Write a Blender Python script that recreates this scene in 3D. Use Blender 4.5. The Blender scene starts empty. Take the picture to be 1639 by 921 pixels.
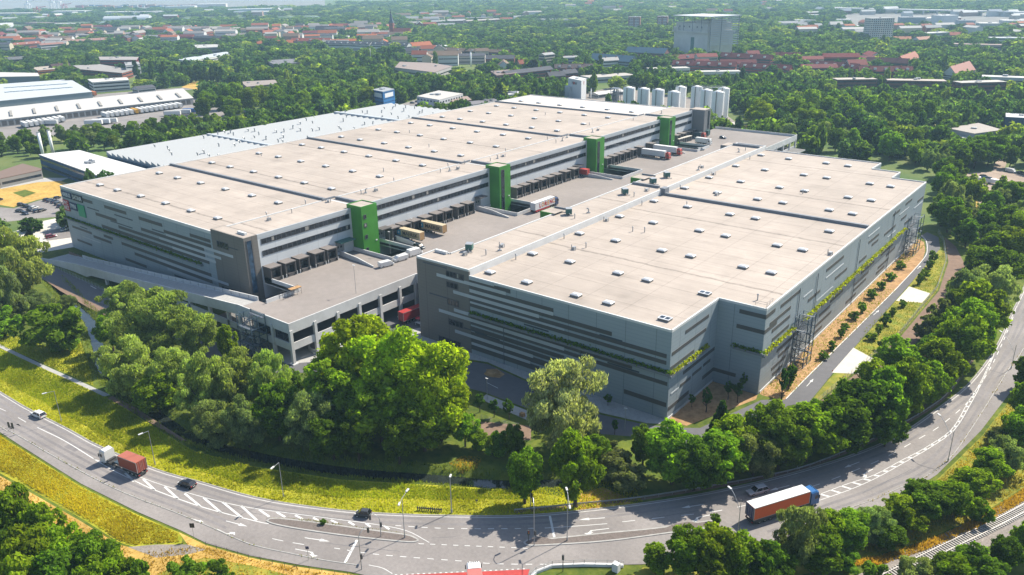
import bpy, bmesh, math, random
import numpy as np
from mathutils import Vector, Matrix
R = math.radians
SC = bpy.context.scene
COL = SC.collection

# ------------------------------------------------------------------ camera, sky, sun, exposure
F_PX, PITCH, YAW, ROLL = 1290.968, 0.36780, -0.67380, -0.0156
CAM = np.array([76.934, -155.112, 100.0])
CX, CY = 819.5, 460.5
_fwd = np.array([math.sin(YAW)*math.cos(PITCH), math.cos(YAW)*math.cos(PITCH), -math.sin(PITCH)])
_r0 = np.array([math.cos(YAW), -math.sin(YAW), 0.0]); _u0 = np.cross(_r0, _fwd)
_rt = _r0*math.cos(ROLL)+_u0*math.sin(ROLL); _up = -_r0*math.sin(ROLL)+_u0*math.cos(ROLL)
def G(px, py, z=0.0):
    """world point at height z that a surveyor's sighting (px, py) from the drone hits"""
    d = _fwd*F_PX+_rt*(px-CX)-_up*(py-CY)
    return CAM+d*((z-CAM[2])/d[2])
def G2(px, py, z=0.0):
    p = G(px, py, z); return (float(p[0]), float(p[1]))
def PX(x, y, z=0.0):
    d = np.array([x, y, z])-CAM; w = d@_fwd
    return (CX+F_PX*(d@_rt)/w, CY-F_PX*(d@_up)/w)

cam = bpy.data.cameras.new('camera'); camo = bpy.data.objects.new('camera', cam); COL.objects.link(camo)
m = Matrix(((_rt[0], _up[0], -_fwd[0], CAM[0]), (_rt[1], _up[1], -_fwd[1], CAM[1]), (_rt[2], _up[2], -_fwd[2], CAM[2]), (0, 0, 0, 1)))
camo.matrix_world = m
cam.sensor_width = 36.0; cam.lens = F_PX/1639.0*36.0
cam.clip_start = 1.0; cam.clip_end = 60000.0
SC.camera = camo

SUN_EL, SUN_AZ = 45.0, 15.0            # azimuth from +Y towards +X
w = bpy.data.worlds.new('World'); SC.world = w; w.use_nodes = True
nt = w.node_tree; nt.nodes.clear()
sky = nt.nodes.new('ShaderNodeTexSky'); sky.sky_type = 'NISHITA'; sky.sun_disc = False
sky.sun_elevation = R(SUN_EL); sky.sun_rotation = R(SUN_AZ); sky.air_density = 1.0; sky.dust_density = 1.0
bgn = nt.nodes.new('ShaderNodeBackground'); bgn.inputs['Strength'].default_value = 0.112
wo = nt.nodes.new('ShaderNodeOutputWorld')
nt.links.new(sky.outputs[0], bgn.inputs[0]); nt.links.new(bgn.outputs[0], wo.inputs[0])
sl = bpy.data.lights.new('sun', 'SUN'); sl.energy = 4.9; sl.angle = R(0.53); sl.color = (1.0, 0.93, 0.80)
so = bpy.data.objects.new('sun', sl); COL.objects.link(so)
sd = Vector((math.sin(R(SUN_AZ))*math.cos(R(SUN_EL)), math.cos(R(SUN_AZ))*math.cos(R(SUN_EL)), math.sin(R(SUN_EL))))
so.rotation_euler = sd.to_track_quat('Z', 'Y').to_euler(); so.location = (0, 0, 400)
SC.view_settings.view_transform = 'Standard'; SC.view_settings.look = 'None'
SC.view_settings.exposure = 1.0; SC.view_settings.gamma = 1.0; SC.view_settings.use_curve_mapping = False
SC.cycles.max_bounces = 6; SC.cycles.diffuse_bounces = 2; SC.cycles.glossy_bounces = 2
SC.cycles.transmission_bounces = 4; SC.cycles.volume_bounces = 0; SC.cycles.transparent_max_bounces = 8
SC.cycles.use_denoising = True

# ------------------------------------------------------------------ materials
MATS = {}
SOFT = ('meadow', 'weeds', 'lawn', 'far_ground', 'dry_grass', 'mulch', 'water', 'glass', 'glass_blue')   # plants, soil, water: measured values as they are
def mat(name, col, rough=0.8, var=0.12, scale=0.3, spec=0.3, metal=0.0, detail=4.0, col2=None, bump=0.0, coords='pos', var2=0.0, scale2=0.02):
    m = bpy.data.materials.new(name); m.use_nodes = True; MATS[name] = m
    if name not in SOFT: col = tuple(x*0.72 for x in col); col2 = col2 and tuple(x*0.72 for x in col2)
    t = m.node_tree; b = t.nodes['Principled BSDF']
    b.inputs['Roughness'].default_value = rough; b.inputs['Metallic'].default_value = metal
    b.inputs['Specular IOR Level'].default_value = spec
    c = (*col, 1.0)
    if var <= 0:
        b.inputs['Base Color'].default_value = c; return m
    if coords == 'pos':
        g = t.nodes.new('ShaderNodeNewGeometry'); src = g.outputs['Position']
    else:
        g = t.nodes.new('ShaderNodeTexCoord'); src = g.outputs['Object']
    n = t.nodes.new('ShaderNodeTexNoise'); n.inputs['Scale'].default_value = scale; n.inputs['Detail'].default_value = detail
    n.inputs['Roughness'].default_value = 0.65
    t.links.new(src, n.inputs['Vector'])
    rmp = t.nodes.new('ShaderNodeValToRGB'); rmp.color_ramp.elements[0].position = 0.32; rmp.color_ramp.elements[1].position = 0.68
    lo = tuple(max(0, x*(1-var)) for x in col) if col2 is None else col
    hi = tuple(min(1, x*(1+var)) for x in col) if col2 is None else col2
    rmp.color_ramp.elements[0].color = (*lo, 1); rmp.color_ramp.elements[1].color = (*hi, 1)
    t.links.new(n.outputs['Fac'], rmp.inputs[0]); out = rmp.outputs[0]
    if var2 > 0:
        n2 = t.nodes.new('ShaderNodeTexNoise'); n2.inputs['Scale'].default_value = scale2; n2.inputs['Detail'].default_value = 3
        t.links.new(src, n2.inputs['Vector'])
        mr = t.nodes.new('ShaderNodeMapRange'); mr.inputs[1].default_value = .3; mr.inputs[2].default_value = .7
        mr.inputs[3].default_value = 1-var2; mr.inputs[4].default_value = 1+var2
        t.links.new(n2.outputs['Fac'], mr.inputs[0])
        mx = t.nodes.new('ShaderNodeVectorMath'); mx.operation = 'SCALE'
        t.links.new(out, mx.inputs[0]); t.links.new(mr.outputs[0], mx.inputs['Scale']); out = mx.outputs[0]
    t.links.new(out, b.inputs['Base Color'])
    if bump > 0:
        bp = t.nodes.new('ShaderNodeBump'); bp.inputs['Strength'].default_value = bump; bp.inputs['Distance'].default_value = 0.3
        t.links.new(n.outputs['Fac'], bp.inputs['Height']); t.links.new(bp.outputs[0], b.inputs['Normal'])
    return m
def multiply_in(mname, build):
    """multiply the base colour of a material by a factor node built by build(tree, position socket)"""
    m = MATS[mname]; t = m.node_tree; b = t.nodes['Principled BSDF']
    g = t.nodes.new('ShaderNodeNewGeometry'); fac = build(t, g.outputs['Position'])
    mx = t.nodes.new('ShaderNodeVectorMath'); mx.operation = 'SCALE'
    l = b.inputs['Base Color'].links
    if l: t.links.new(l[0].from_socket, mx.inputs[0])
    else: mx.inputs[0].default_value = b.inputs['Base Color'].default_value[:3]
    t.links.new(fac, mx.inputs['Scale']); t.links.new(mx.outputs[0], b.inputs['Base Color'])
def M_(t, op, a, b=None, c=None):
    n = t.nodes.new('ShaderNodeMath'); n.operation = op
    for i, v in enumerate((a, b, c)):
        if v is None: continue
        if isinstance(v, (int, float)): n.inputs[i].default_value = v
        else: t.links.new(v, n.inputs[i])
    return n.outputs[0]
def panel_joints(t, pos, step=8.3, width=0.02, dark=0.6, hstep=1.0, hdark=0.93):
    s = t.nodes.new('ShaderNodeSeparateXYZ'); t.links.new(pos, s.inputs[0])
    xy = M_(t, 'ADD', s.outputs[0], s.outputs[1])
    f = M_(t, 'FRACT', M_(t, 'DIVIDE', M_(t, 'ADD', xy, 1000.0), step))
    v = M_(t, 'MULTIPLY_ADD', M_(t, 'LESS_THAN', f, width), dark-1, 1.0)
    h = M_(t, 'FRACT', M_(t, 'DIVIDE', M_(t, 'ADD', s.outputs[2], 50.0), hstep))
    hv = M_(t, 'MULTIPLY_ADD', M_(t, 'LESS_THAN', h, 0.25), hdark-1, 1.0)
    return M_(t, 'MULTIPLY', v, hv)
def roof_lines(y0):
    def f(t, pos):
        s = t.nodes.new('ShaderNodeSeparateXYZ'); t.links.new(pos, s.inputs[0])
        nz = t.nodes.new('ShaderNodeTexNoise'); nz.inputs['Scale'].default_value = 0.25; nz.inputs['Detail'].default_value = 6; t.links.new(pos, nz.inputs['Vector'])
        nz2 = t.nodes.new('ShaderNodeTexNoise'); nz2.inputs['Scale'].default_value = 0.9; nz2.inputs['Detail'].default_value = 2; t.links.new(pos, nz2.inputs['Vector'])
        yy = M_(t, 'ADD', s.outputs[1], M_(t, 'MULTIPLY', M_(t, 'SUBTRACT', nz.outputs[0], 0.5), 1.6))
        # brown dirt line in each valley, 49 m apart
        f1 = M_(t, 'FRACT', M_(t, 'DIVIDE', M_(t, 'ADD', yy, 980.0-y0), 49.0))
        dv = M_(t, 'ABSOLUTE', M_(t, 'SUBTRACT', f1, 0.5))
        k = M_(t, 'SUBTRACT', 1.0, M_(t, 'MINIMUM', 1.0, M_(t, 'DIVIDE', dv, 0.016)))
        v1 = M_(t, 'SUBTRACT', 1.0, M_(t, 'MULTIPLY', M_(t, 'MULTIPLY', k, nz2.outputs[0]), 0.85))
        # membrane seams and puddle spots along them
        f2 = M_(t, 'FRACT', M_(t, 'DIVIDE', M_(t, 'ADD', s.outputs[1], 1000.0), 8.2))
        v2 = M_(t, 'MULTIPLY_ADD', M_(t, 'LESS_THAN', f2, 0.03), M_(t, 'MULTIPLY', nz2.outputs[0], -0.5), 1.0)
        f3 = M_(t, 'FRACT', M_(t, 'DIVIDE', M_(t, 'ADD', s.outputs[0], 1000.0), 12.3))
        v3 = M_(t, 'MULTIPLY_ADD', M_(t, 'LESS_THAN', f3, 0.02), M_(t, 'MULTIPLY', nz2.outputs[0], -0.35), 1.0)
        st = t.nodes.new('ShaderNodeTexNoise'); st.inputs['Scale'].default_value = 1.0; st.inputs['Detail'].default_value = 3
        mp = t.nodes.new('ShaderNodeMapping'); mp.inputs['Scale'].default_value = (0.05, 0.9, 0.05); t.links.new(pos, mp.inputs[0]); t.links.new(mp.outputs[0], st.inputs['Vector'])
        v4 = M_(t, 'MULTIPLY_ADD', M_(t, 'SUBTRACT', st.outputs[0], 0.5), 0.26, 1.0)
        n5 = t.nodes.new('ShaderNodeTexNoise'); n5.inputs['Scale'].default_value = 0.13; n5.inputs['Detail'].default_value = 7; t.links.new(pos, n5.inputs['Vector'])
        mr = t.nodes.new('ShaderNodeMapRange'); mr.inputs[1].default_value = .56; mr.inputs[2].default_value = .70; mr.inputs[3].default_value = 1.0; mr.inputs[4].default_value = .90; t.links.new(n5.outputs[0], mr.inputs[0])
        v4 = M_(t, 'MULTIPLY', v4, mr.outputs[0])
        return M_(t, 'MULTIPLY', M_(t, 'MULTIPLY', v1, v4), M_(t, 'MULTIPLY', v2, v3))
    return f
def tint_mat(name, rough=0.35, spec=0.5, metal=0.0):
    """paint whose colour is the object's own colour property"""
    m = bpy.data.materials.new(name); m.use_nodes = True; MATS[name] = m
    t = m.node_tree; b = t.nodes['Principled BSDF']; oi = t.nodes.new('ShaderNodeObjectInfo')
    tc = t.nodes.new('ShaderNodeTexCoord'); n = t.nodes.new('ShaderNodeTexNoise'); n.inputs['Scale'].default_value = 2.5
    t.links.new(tc.outputs['Object'], n.inputs['Vector'])
    mr = t.nodes.new('ShaderNodeMapRange'); mr.inputs[3].default_value = .68; mr.inputs[4].default_value = .80; t.links.new(n.outputs[0], mr.inputs[0])
    mx = t.nodes.new('ShaderNodeVectorMath'); mx.operation = 'SCALE'; t.links.new(oi.outputs['Color'], mx.inputs[0]); t.links.new(mr.outputs[0], mx.inputs['Scale'])
    t.links.new(mx.outputs[0], b.inputs['Base Color'])
    b.inputs['Roughness'].default_value = rough; b.inputs['Specular IOR Level'].default_value = spec; b.inputs['Metallic'].default_value = metal
    return m
def leaf_mat(name, far=False):
    m = bpy.data.materials.new(name); m.use_nodes = True; MATS[name] = m
    t = m.node_tree; t.nodes.clear(); o = t.nodes.new('ShaderNodeOutputMaterial')
    oi = t.nodes.new('ShaderNodeObjectInfo')
    if far:
        rp = t.nodes.new('ShaderNodeValToRGB'); e = rp.color_ramp.elements
        e[0].position = 0.0; e[0].color = (0.036, 0.080, 0.018, 1); e[1].position = 1.0; e[1].color = (0.25, 0.30, 0.03, 1)
        for p, c in ((0.35, (0.062, 0.115, 0.02, 1)), (0.7, (0.115, 0.175, 0.022, 1)), (0.88, (0.08, 0.14, 0.055, 1))):
            k = e.new(p); k.color = c
        t.links.new(oi.outputs['Random'], rp.inputs[0]); col = rp.outputs[0]
    else:
        col = oi.outputs['Color']
    at = t.nodes.new('ShaderNodeAttribute'); at.attribute_name = 'leafvar'
    mx = t.nodes.new('ShaderNodeVectorMath'); mx.operation = 'SCALE'
    t.links.new(col, mx.inputs[0]); t.links.new(at.outputs['Fac'], mx.inputs['Scale'])
    d = t.nodes.new('ShaderNodeBsdfDiffuse'); tr = t.nodes.new('ShaderNodeBsdfTranslucent')
    t.links.new(mx.outputs[0], d.inputs[0])
    tm = t.nodes.new('ShaderNodeMix'); tm.data_type = 'RGBA'; tm.blend_type = 'MULTIPLY'; tm.inputs[0].default_value = 1.0
    t.links.new(mx.outputs[0], tm.inputs[6]); tm.inputs[7].default_value = (1.3, 1.42, 0.5, 1)
    t.links.new(tm.outputs[2], tr.inputs[0])
    ms = t.nodes.new('ShaderNodeMixShader'); ms.inputs[0].default_value = 0.52
    t.links.new(d.outputs[0], ms.inputs[1]); t.links.new(tr.outputs[0], ms.inputs[2]); t.links.new(ms.outputs[0], o.inputs[0])
    return m
def glass_mat(name, col, rough=0.08):
    return mat(name, col, rough=rough, var=0.5, scale=0.6, spec=0.35, detail=1)

mat('roof_membrane', (0.465, 0.40, 0.345), 0.9, 0.10, 0.09, 0.2, detail=9, var2=0.10, scale2=0.02); multiply_in('roof_membrane', roof_lines(13.0))
mat('roof_membrane_pale', (0.66, 0.60, 0.55), 0.9, 0.07, 0.06, 0.2, detail=6, var2=0.06, scale2=0.015); multiply_in('roof_membrane_pale', roof_lines(13.0))
mat('roof_trim', (0.22, 0.235, 0.26), 0.6, 0.1, 0.3)
mat('white_trim', (0.72, 0.72, 0.71), 0.6, 0.06, 0.3)
mat('cladding', (0.34, 0.395, 0.43), 0.5, 0.05, 0.05, 0.4); multiply_in('cladding', panel_joints)
mat('clad_dark', (0.10, 0.098, 0.096), 0.55, 0.08, 0.2); 
mat('clad_light', (0.52, 0.55, 0.575), 0.5, 0.05, 0.2)
mat('clad_slate', (0.055, 0.075, 0.10), 0.5, 0.1, 0.2)
mat('clad_brown', (0.20, 0.183, 0.165), 0.6, 0.06, 0.1); multiply_in('clad_brown', panel_joints)
mat('white_panel', (0.66, 0.68, 0.69), 0.6, 0.05, 0.08); multiply_in('white_panel', lambda t, p: panel_joints(t, p, 8.3, 0.012, 0.7, 30, 1.0))
mat('tower_green', (0.065, 0.28, 0.03), 0.5, 0.12, 0.25, detail=6, var2=0.12, scale2=0.12); multiply_in('tower_green', lambda t, p: panel_joints(t, p, 2.4, 0.03, 0.85, 2.0, 0.98))
mat('tower_grey', (0.20, 0.20, 0.205), 0.55, 0.06, 0.1)
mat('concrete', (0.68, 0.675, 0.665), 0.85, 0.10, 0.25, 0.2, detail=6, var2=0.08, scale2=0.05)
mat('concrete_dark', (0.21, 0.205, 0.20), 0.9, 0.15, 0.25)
mat('deck_asphalt', (0.30, 0.265, 0.242), 0.9, 0.07, 0.5, 0.2, detail=7, var2=0.12, scale2=0.035, bump=0.1)
mat('asphalt', (0.28, 0.256, 0.243), 0.9, 0.11, 1.4, 0.2, detail=9, var2=0.17, scale2=0.07, bump=0.1)
mat('asphalt_worn', (0.245, 0.228, 0.226), 0.9, 0.12, 0.9, 0.2, detail=9, var2=0.15, scale2=0.09)
mat('asphalt_new', (0.155, 0.152, 0.16), 0.9, 0.08, 0.6, 0.2, detail=8, var2=0.08, scale2=0.06)
mat('paving', (0.46, 0.45, 0.43), 0.9, 0.10, 0.8, 0.2, detail=5)
multiply_in('paving', lambda t, p: panel_joints(t, p, 2.1, 0.05, 0.85, 30, 1.0))
mat('pad_concrete', (0.66, 0.62, 0.55), 0.9, 0.06, 0.4, 0.2)
mat('kerb', (0.42, 0.41, 0.39), 0.9, 0.15, 0.8)
mat('paint_white', (0.74, 0.74, 0.72), 0.7, 0.14, 0.9, detail=6)
mat('paint_red', (0.48, 0.06, 0.055), 0.8, 0.12, 0.9)
mat('island_setts', (0.185, 0.155, 0.14), 0.9, 0.2, 2.5, 0.2, detail=3)
mat('dirt_path', (0.255, 0.175, 0.13), 0.95, 0.15, 0.5, 0.1, detail=7)
mat('dry_grass', (0.30, 0.19, 0.045), 0.95, 0.3, 0.7, 0.1, detail=8, col2=(0.50, 0.33, 0.10), var2=0.2, scale2=0.12)
mat('mulch', (0.22, 0.13, 0.06), 0.95, 0.3, 0.7, 0.1, detail=8, col2=(0.42, 0.26, 0.13), var2=0.18, scale2=0.15)
mat('meadow', (0.19, 0.22, 0.016), 0.95, 0.3, 0.4, 0.1, detail=12, col2=(0.36, 0.32, 0.028), var2=0.25, scale2=0.05, bump=0.4)
mat('weeds', (0.10, 0.15, 0.02), 0.95, 0.3, 0.35, 0.1, detail=10, col2=(0.30, 0.24, 0.04), var2=0.2, scale2=0.1, bump=0.8)
mat('lawn', (0.04, 0.075, 0.012), 0.95, 0.3, 0.35, 0.1, detail=12, col2=(0.13, 0.15, 0.022), var2=0.25, scale2=0.03, bump=0.8)
mat('far_ground', (0.06, 0.11, 0.03), 0.95, 0.3, 0.02, 0.1, detail=8, col2=(0.13, 0.15, 0.05), var2=0.25, scale2=0.004)
mat('gravel', (0.30, 0.265, 0.235), 0.95, 0.3, 2.5, 0.1, detail=5, var2=0.15, scale2=0.2)
mat('yard_dirt', (0.40, 0.315, 0.25), 0.95, 0.15, 0.15, 0.1, detail=8, var2=0.12, scale2=0.05)
mat('town_ground', (0.25, 0.24, 0.22), 0.95, 0.3, 0.05, 0.1, detail=6)
mat('water', (0.018, 0.024, 0.02), 0.06, 0.3, 0.5, 0.6)
mat('river_water', (0.16, 0.20, 0.20), 0.12, 0.1, 0.02, 0.6)
glass_mat('glass', (0.022, 0.027, 0.034)); glass_mat('glass_blue', (0.03, 0.06, 0.10))
mat('mullion', (0.10, 0.10, 0.11), 0.5, 0.0)
mat('skylight_dome', (0.68, 0.69, 0.70), 0.3, 0.05, 1.0, 0.5)
mat('skylight_base', (0.20, 0.185, 0.17), 0.7, 0.1, 1.0)
mat('zinc', (0.42, 0.43, 0.44), 0.45, 0.1, 1.0, 0.5, metal=0.4)
mat('dock_frame', (0.115, 0.105, 0.10), 0.6, 0.12, 0.6)
mat('dock_roof', (0.215, 0.19, 0.18), 0.7, 0.1, 0.6)
mat('dock_door', (0.30, 0.305, 0.30), 0.5, 0.1, 0.6)
mat('black_rubber', (0.018, 0.018, 0.02), 0.8, 0.2, 2.0)
mat('steel_blue', (0.05, 0.09, 0.13), 0.5, 0.1, 1.0, 0.5)
mat('steel_grey', (0.15, 0.17, 0.20), 0.5, 0.1, 1.0, 0.5, metal=0.2)
mat('dark_metal', (0.06, 0.062, 0.065), 0.5, 0.1, 1.0)
mat('hvac_green', (0.05, 0.15, 0.13), 0.5, 0.1, 1.0)
mat('sign_navy', (0.015, 0.035, 0.13), 0.4, 0.05, 1.0); mat('sign_black', (0.02, 0.03, 0.035), 0.4, 0.05, 1)
mat('sign_red', (0.55, 0.03, 0.045), 0.4, 0.05, 1.0); mat('sign_green', (0.02, 0.36, 0.17), 0.4, 0.05, 1.0)
mat('letter_white', (0.80, 0.80, 0.80), 0.5, 0.0); mat('letter_black', (0.03, 0.03, 0.035), 0.5, 0.0)
mat('letter_orange', (0.75, 0.28, 0.02), 0.5, 0.0); mat('letter_red', (0.55, 0.03, 0.03), 0.5, 0.0); mat('letter_blue', (0.02, 0.30, 0.50), 0.5, 0.0)
tint_mat('car_paint', 0.25, 0.6); tint_mat('matt_paint', 0.6, 0.35); tint_mat('wall_paint', 0.9, 0.2); tint_mat('roof_paint', 0.85, 0.2)
mat('car_glass', (0.012, 0.014, 0.017), 0.06, 0.0, spec=0.8)
mat('lamp_red', (0.45, 0.015, 0.015), 0.3, 0.0); mat('lamp_clear', (0.7, 0.7, 0.7), 0.2, 0.0, spec=0.7)
mat('bark', (0.10, 0.075, 0.05), 0.9, 0.25, 3.0, 0.1, coords='obj')
mat('rail_steel', (0.55, 0.52, 0.49), 0.4, 0.1, 1.0, 0.5, metal=0.3); mat('sleeper_concrete', (0.50, 0.47, 0.43), 0.9, 0.12, 1.0)
mat('brick_red', (0.28, 0.075, 0.045), 0.9, 0.15, 0.3); mat('timber_grey', (0.33, 0.31, 0.28), 0.8, 0.15, 1.0)
mat('bunker_concrete', (0.62, 0.605, 0.57), 0.95, 0.14, 0.06, 0.1, detail=7, var2=0.1, scale2=0.02)
mat('silo_white', (0.98, 0.98, 0.96), 0.5, 0.04, 0.15)
leaf_mat('leaf'); leaf_mat('leaf_far', True)

# ------------------------------------------------------------------ mesh builder, tagging
class MB:
    def __init__(s): s.v = []; s.f = []; s.m = []
    def face(s, pts, mi=0):
        i = len(s.v); s.v += [tuple(map(float, p)) for p in pts]; s.f.append(tuple(range(i, i+len(pts)))); s.m.append(mi)
    def box(s, x0, x1, y0, y1, z0, z1, mi=0, top=None, bottom=True):
        i = len(s.v); s.v += [(x0, y0, z0), (x1, y0, z0), (x1, y1, z0), (x0, y1, z0), (x0, y0, z1), (x1, y0, z1), (x1, y1, z1), (x0, y1, z1)]
        fs = [(4, 5, 6, 7), (0, 1, 5, 4), (1, 2, 6, 5), (2, 3, 7, 6), (3, 0, 4, 7)]
        ms = [mi if top is None else top, mi, mi, mi, mi]
        if bottom: fs.append((3, 2, 1, 0)); ms.append(mi)
        s.f += [tuple(i+k for k in f) for f in fs]; s.m += ms
    def obox(s, c, ang, l, wd, z0, z1, mi=0, top=None):
        """box l long along ang, wd wide, centred on c"""
        ca, sa = math.cos(ang), math.sin(ang)
        p = [(c[0]+ca*a-sa*b, c[1]+sa*a+ca*b) for a, b in ((-l/2, -wd/2), (l/2, -wd/2), (l/2, wd/2), (-l/2, wd/2))]
        s.prism(p, z0, z1, mi, top)
    def prism(s, poly, z0, z1, mi=0, top=None, bottom=True):
        a = sum(poly[k][0]*poly[(k+1) % len(poly)][1]-poly[(k+1) % len(poly)][0]*poly[k][1] for k in range(len(poly)))
        if a < 0: poly = poly[::-1]
        n = len(poly); i = len(s.v)
        s.v += [(x, y, z0) for x, y in poly]+[(x, y, z1) for x, y in poly]
        for k in range(n):
            q = (k+1) % n; s.f.append((i+k, i+q, i+n+q, i+n+k)); s.m.append(mi)
        s.f.append(tuple(i+n+k for k in range(n))); s.m.append(mi if top is None else top)
        if bottom: s.f.append(tuple(i+k for k in range(n))[::-1]); s.m.append(mi)
    def sheet(s, poly, z, mi=0):
        a = sum(poly[k][0]*poly[(k+1) % len(poly)][1]-poly[(k+1) % len(poly)][0]*poly[k][1] for k in range(len(poly)))
        if a < 0: poly = poly[::-1]
        s.face([(x, y, z) for x, y in poly], mi)
    def tube(s, p0, p1, r0, r1=None, n=8, mi=0, cap=True):
        r1 = r0 if r1 is None else r1
        p0 = Vector(p0); p1 = Vector(p1); d = (p1-p0)
        if d.length < 1e-6: return
        d.normalize(); a = d.orthogonal().normalized(); b = d.cross(a); i = len(s.v)
        for p, r in ((p0, r0), (p1, r1)):
            for k in range(n):
                t = 2*math.pi*k/n; s.v.append(tuple(p+(a*math.cos(t)+b*math.sin(t))*r))
        for k in range(n):
            q = (k+1) % n; s.f.append((i+k, i+q, i+n+q, i+n+k)); s.m.append(mi)
        if cap:
            s.f.append(tuple(i+n+k for k in range(n))); s.m.append(mi); s.f.append(tuple(i+k for k in range(n))[::-1]); s.m.append(mi)
    def path(s, pts, r, n=6, mi=0):
        for a, b in zip(pts, pts[1:]): s.tube(a, b, r, r, n, mi)
    def loft(s, rings, mi=0, caps=True):
        n = len(rings[0]); i = len(s.v)
        for rg in rings: s.v += [tuple(p) for p in rg]
        for k in range(len(rings)-1):
            for j in range(n):
                q = (j+1) % n; s.f.append((i+k*n+j, i+k*n+q, i+(k+1)*n+q, i+(k+1)*n+j)); s.m.append(mi)
        if caps:
            s.f.append(tuple(i+j for j in range(n))[::-1]); s.m.append(mi)
            s.f.append(tuple(i+(len(rings)-1)*n+j for j in range(n))); s.m.append(mi)
    def build(s, name, mats, parent=None, smooth=False):
        me = bpy.data.meshes.new(name); me.from_pydata(s.v, [], s.f)
        if isinstance(mats, str): mats = [mats]
        for q in mats: me.materials.append(MATS[q])
        me.polygons.foreach_set('material_index', s.m)
        if smooth: me.polygons.foreach_set('use_smooth', [True]*len(me.polygons))
        me.update()
        return link(name, me, parent)
def link(name, me, parent=None, loc=None):
    o = bpy.data.objects.new(name, me); COL.objects.link(o)
    if parent: o.parent = parent
    if loc is not None: o.location = loc
    return o
def tag(o, label=None, cat=None, group=None, kind=None):
    if label: o['label'] = label
    if cat: o['category'] = cat
    if group: o['group'] = group
    if kind: o['kind'] = kind
    return o
def thing(name, loc, label, cat, rz=0.0, group=None):
    o = bpy.data.objects.new(name, None); COL.objects.link(o); o.location = loc; o.rotation_euler = (0, 0, rz)
    o.empty_display_size = 0.5
    return tag(o, label, cat, group)
def copy_tree(o, parent=None):
    c = o.copy(); COL.objects.link(c); c.parent = parent
    for ch in list(o.children): copy_tree(ch, c)
    return c
def paint(o, col):
    o.color = (*col, 1)
    for c in o.children: paint(c, col)
ORD = ['first', 'second', 'third', 'fourth', 'fifth', 'sixth', 'seventh', 'eighth', 'ninth', 'tenth', 'eleventh', 'twelfth', 'thirteenth', 'fourteenth', 'fifteenth', 'sixteenth', 'seventeenth', 'eighteenth', 'nineteenth', 'twentieth']
ORD += ['twenty-'+x for x in ORD[:9]]+['thirtieth']+['thirty-'+x for x in ORD[:9]]+['fortieth']+['forty-'+x for x in ORD[:9]]+['fiftieth']
def text_mesh(name, txt, size, mats, parent, M, bold=0.0, squeeze=1.0):
    """lettering as a flat mesh; M maps text axes (x right, y up, z out) to the parent's space"""
    cu = bpy.data.curves.new('lettering', 'FONT'); cu.body = txt; cu.size = size; cu.align_x = 'CENTER'; cu.align_y = 'CENTER'
    cu.offset = bold; cu.extrude = 0.02; cu.resolution_u = 2
    to = bpy.data.objects.new('lettering', cu); COL.objects.link(to)
    dg = bpy.context.evaluated_depsgraph_get(); dg.update()
    me = bpy.data.meshes.new_from_object(to.evaluated_get(dg)); bpy.data.objects.remove(to)
    me.transform(Matrix.Diagonal((squeeze, 1, 1, 1))); me.transform(M)
    me.materials.clear(); me.materials.append(MATS[mats])
    return link(name, me, parent)
def face_matrix(origin, right, up=(0, 0, 1)):
    r = Vector(right).normalized(); u = Vector(up).normalized(); n = r.cross(u)
    return Matrix(((r[0], u[0], n[0], origin[0]), (r[1], u[1], n[1], origin[1]), (r[2], u[2], n[2], origin[2]), (0, 0, 0, 1)))
def inpoly(x, y, poly):
    c = False; j = len(poly)-1
    for i in range(len(poly)):
        xi, yi = poly[i]; xj, yj = poly[j]
        if (yi > y) != (yj > y) and x < (xj-xi)*(y-yi)/(yj-yi)+xi: c = not c
        j = i
    return c
def resample(pts, step):
    pts = [Vector((p[0], p[1])) for p in pts]; out = [pts[0]]; carry = 0.0
    for a, b in zip(pts, pts[1:]):
        L = (b-a).length; t = step-carry
        while t <= L:
            out.append(a+(b-a)*(t/L)); t += step
        carry = (carry+L) % step
    return out
def smooth_line(pts, n=6):
    P = [np.array(p[:2], float) for p in pts]; P = [2*P[0]-P[1]]+P+[2*P[-1]-P[-2]]; out = []
    for i in range(1, len(P)-2):
        for k in range(n):
            t = k/n; a, b, c, d = P[i-1], P[i], P[i+1], P[i+2]
            out.append(tuple(0.5*((2*b)+(c-a)*t+(2*a-5*b+4*c-d)*t*t+(-a+3*b-3*c+d)*t**3)))
    out.append(tuple(P[-2])); return out
def ribbon(mb, pts, w0, w1, z, mi=0):
    """flat strip along a polyline, from w0 to w1 metres to its left"""
    P = [Vector((p[0], p[1])) for p in pts]; L = []; Rr = []
    for i, p in enumerate(P):
        d = (P[min(i+1, len(P)-1)]-P[max(i-1, 0)]).normalized(); n = Vector((-d.y, d.x))
        L.append(p+n*w1); Rr.append(p+n*w0)
    for i in range(len(P)-1):
        q = [Rr[i], Rr[i+1], L[i+1], L[i]]
        if abs(w1-w0) > 0: mb.face([(a.x, a.y, z) for a in q], mi)
def wall_strip(mb, pts, w0, w1, z0, z1, mi=0):
    """upright strip with thickness along a polyline"""
    P = [Vector((p[0], p[1])) for p in pts]; L = []; Rr = []
    for i, p in enumerate(P):
        d = (P[min(i+1, len(P)-1)]-P[max(i-1, 0)]).normalized(); n = Vector((-d.y, d.x))
        L.append(p+n*w1); Rr.append(p+n*w0)
    zz0 = z0 if hasattr(z0, '__len__') else [z0]*len(P); zz1 = z1 if hasattr(z1, '__len__') else [z1]*len(P)
    rings = [[(Rr[i].x, Rr[i].y, zz0[i]), (L[i].x, L[i].y, zz0[i]), (L[i].x, L[i].y, zz1[i]), (Rr[i].x, Rr[i].y, zz1[i])] for i in range(len(P))]
    mb.loft(rings, mi)
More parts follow.
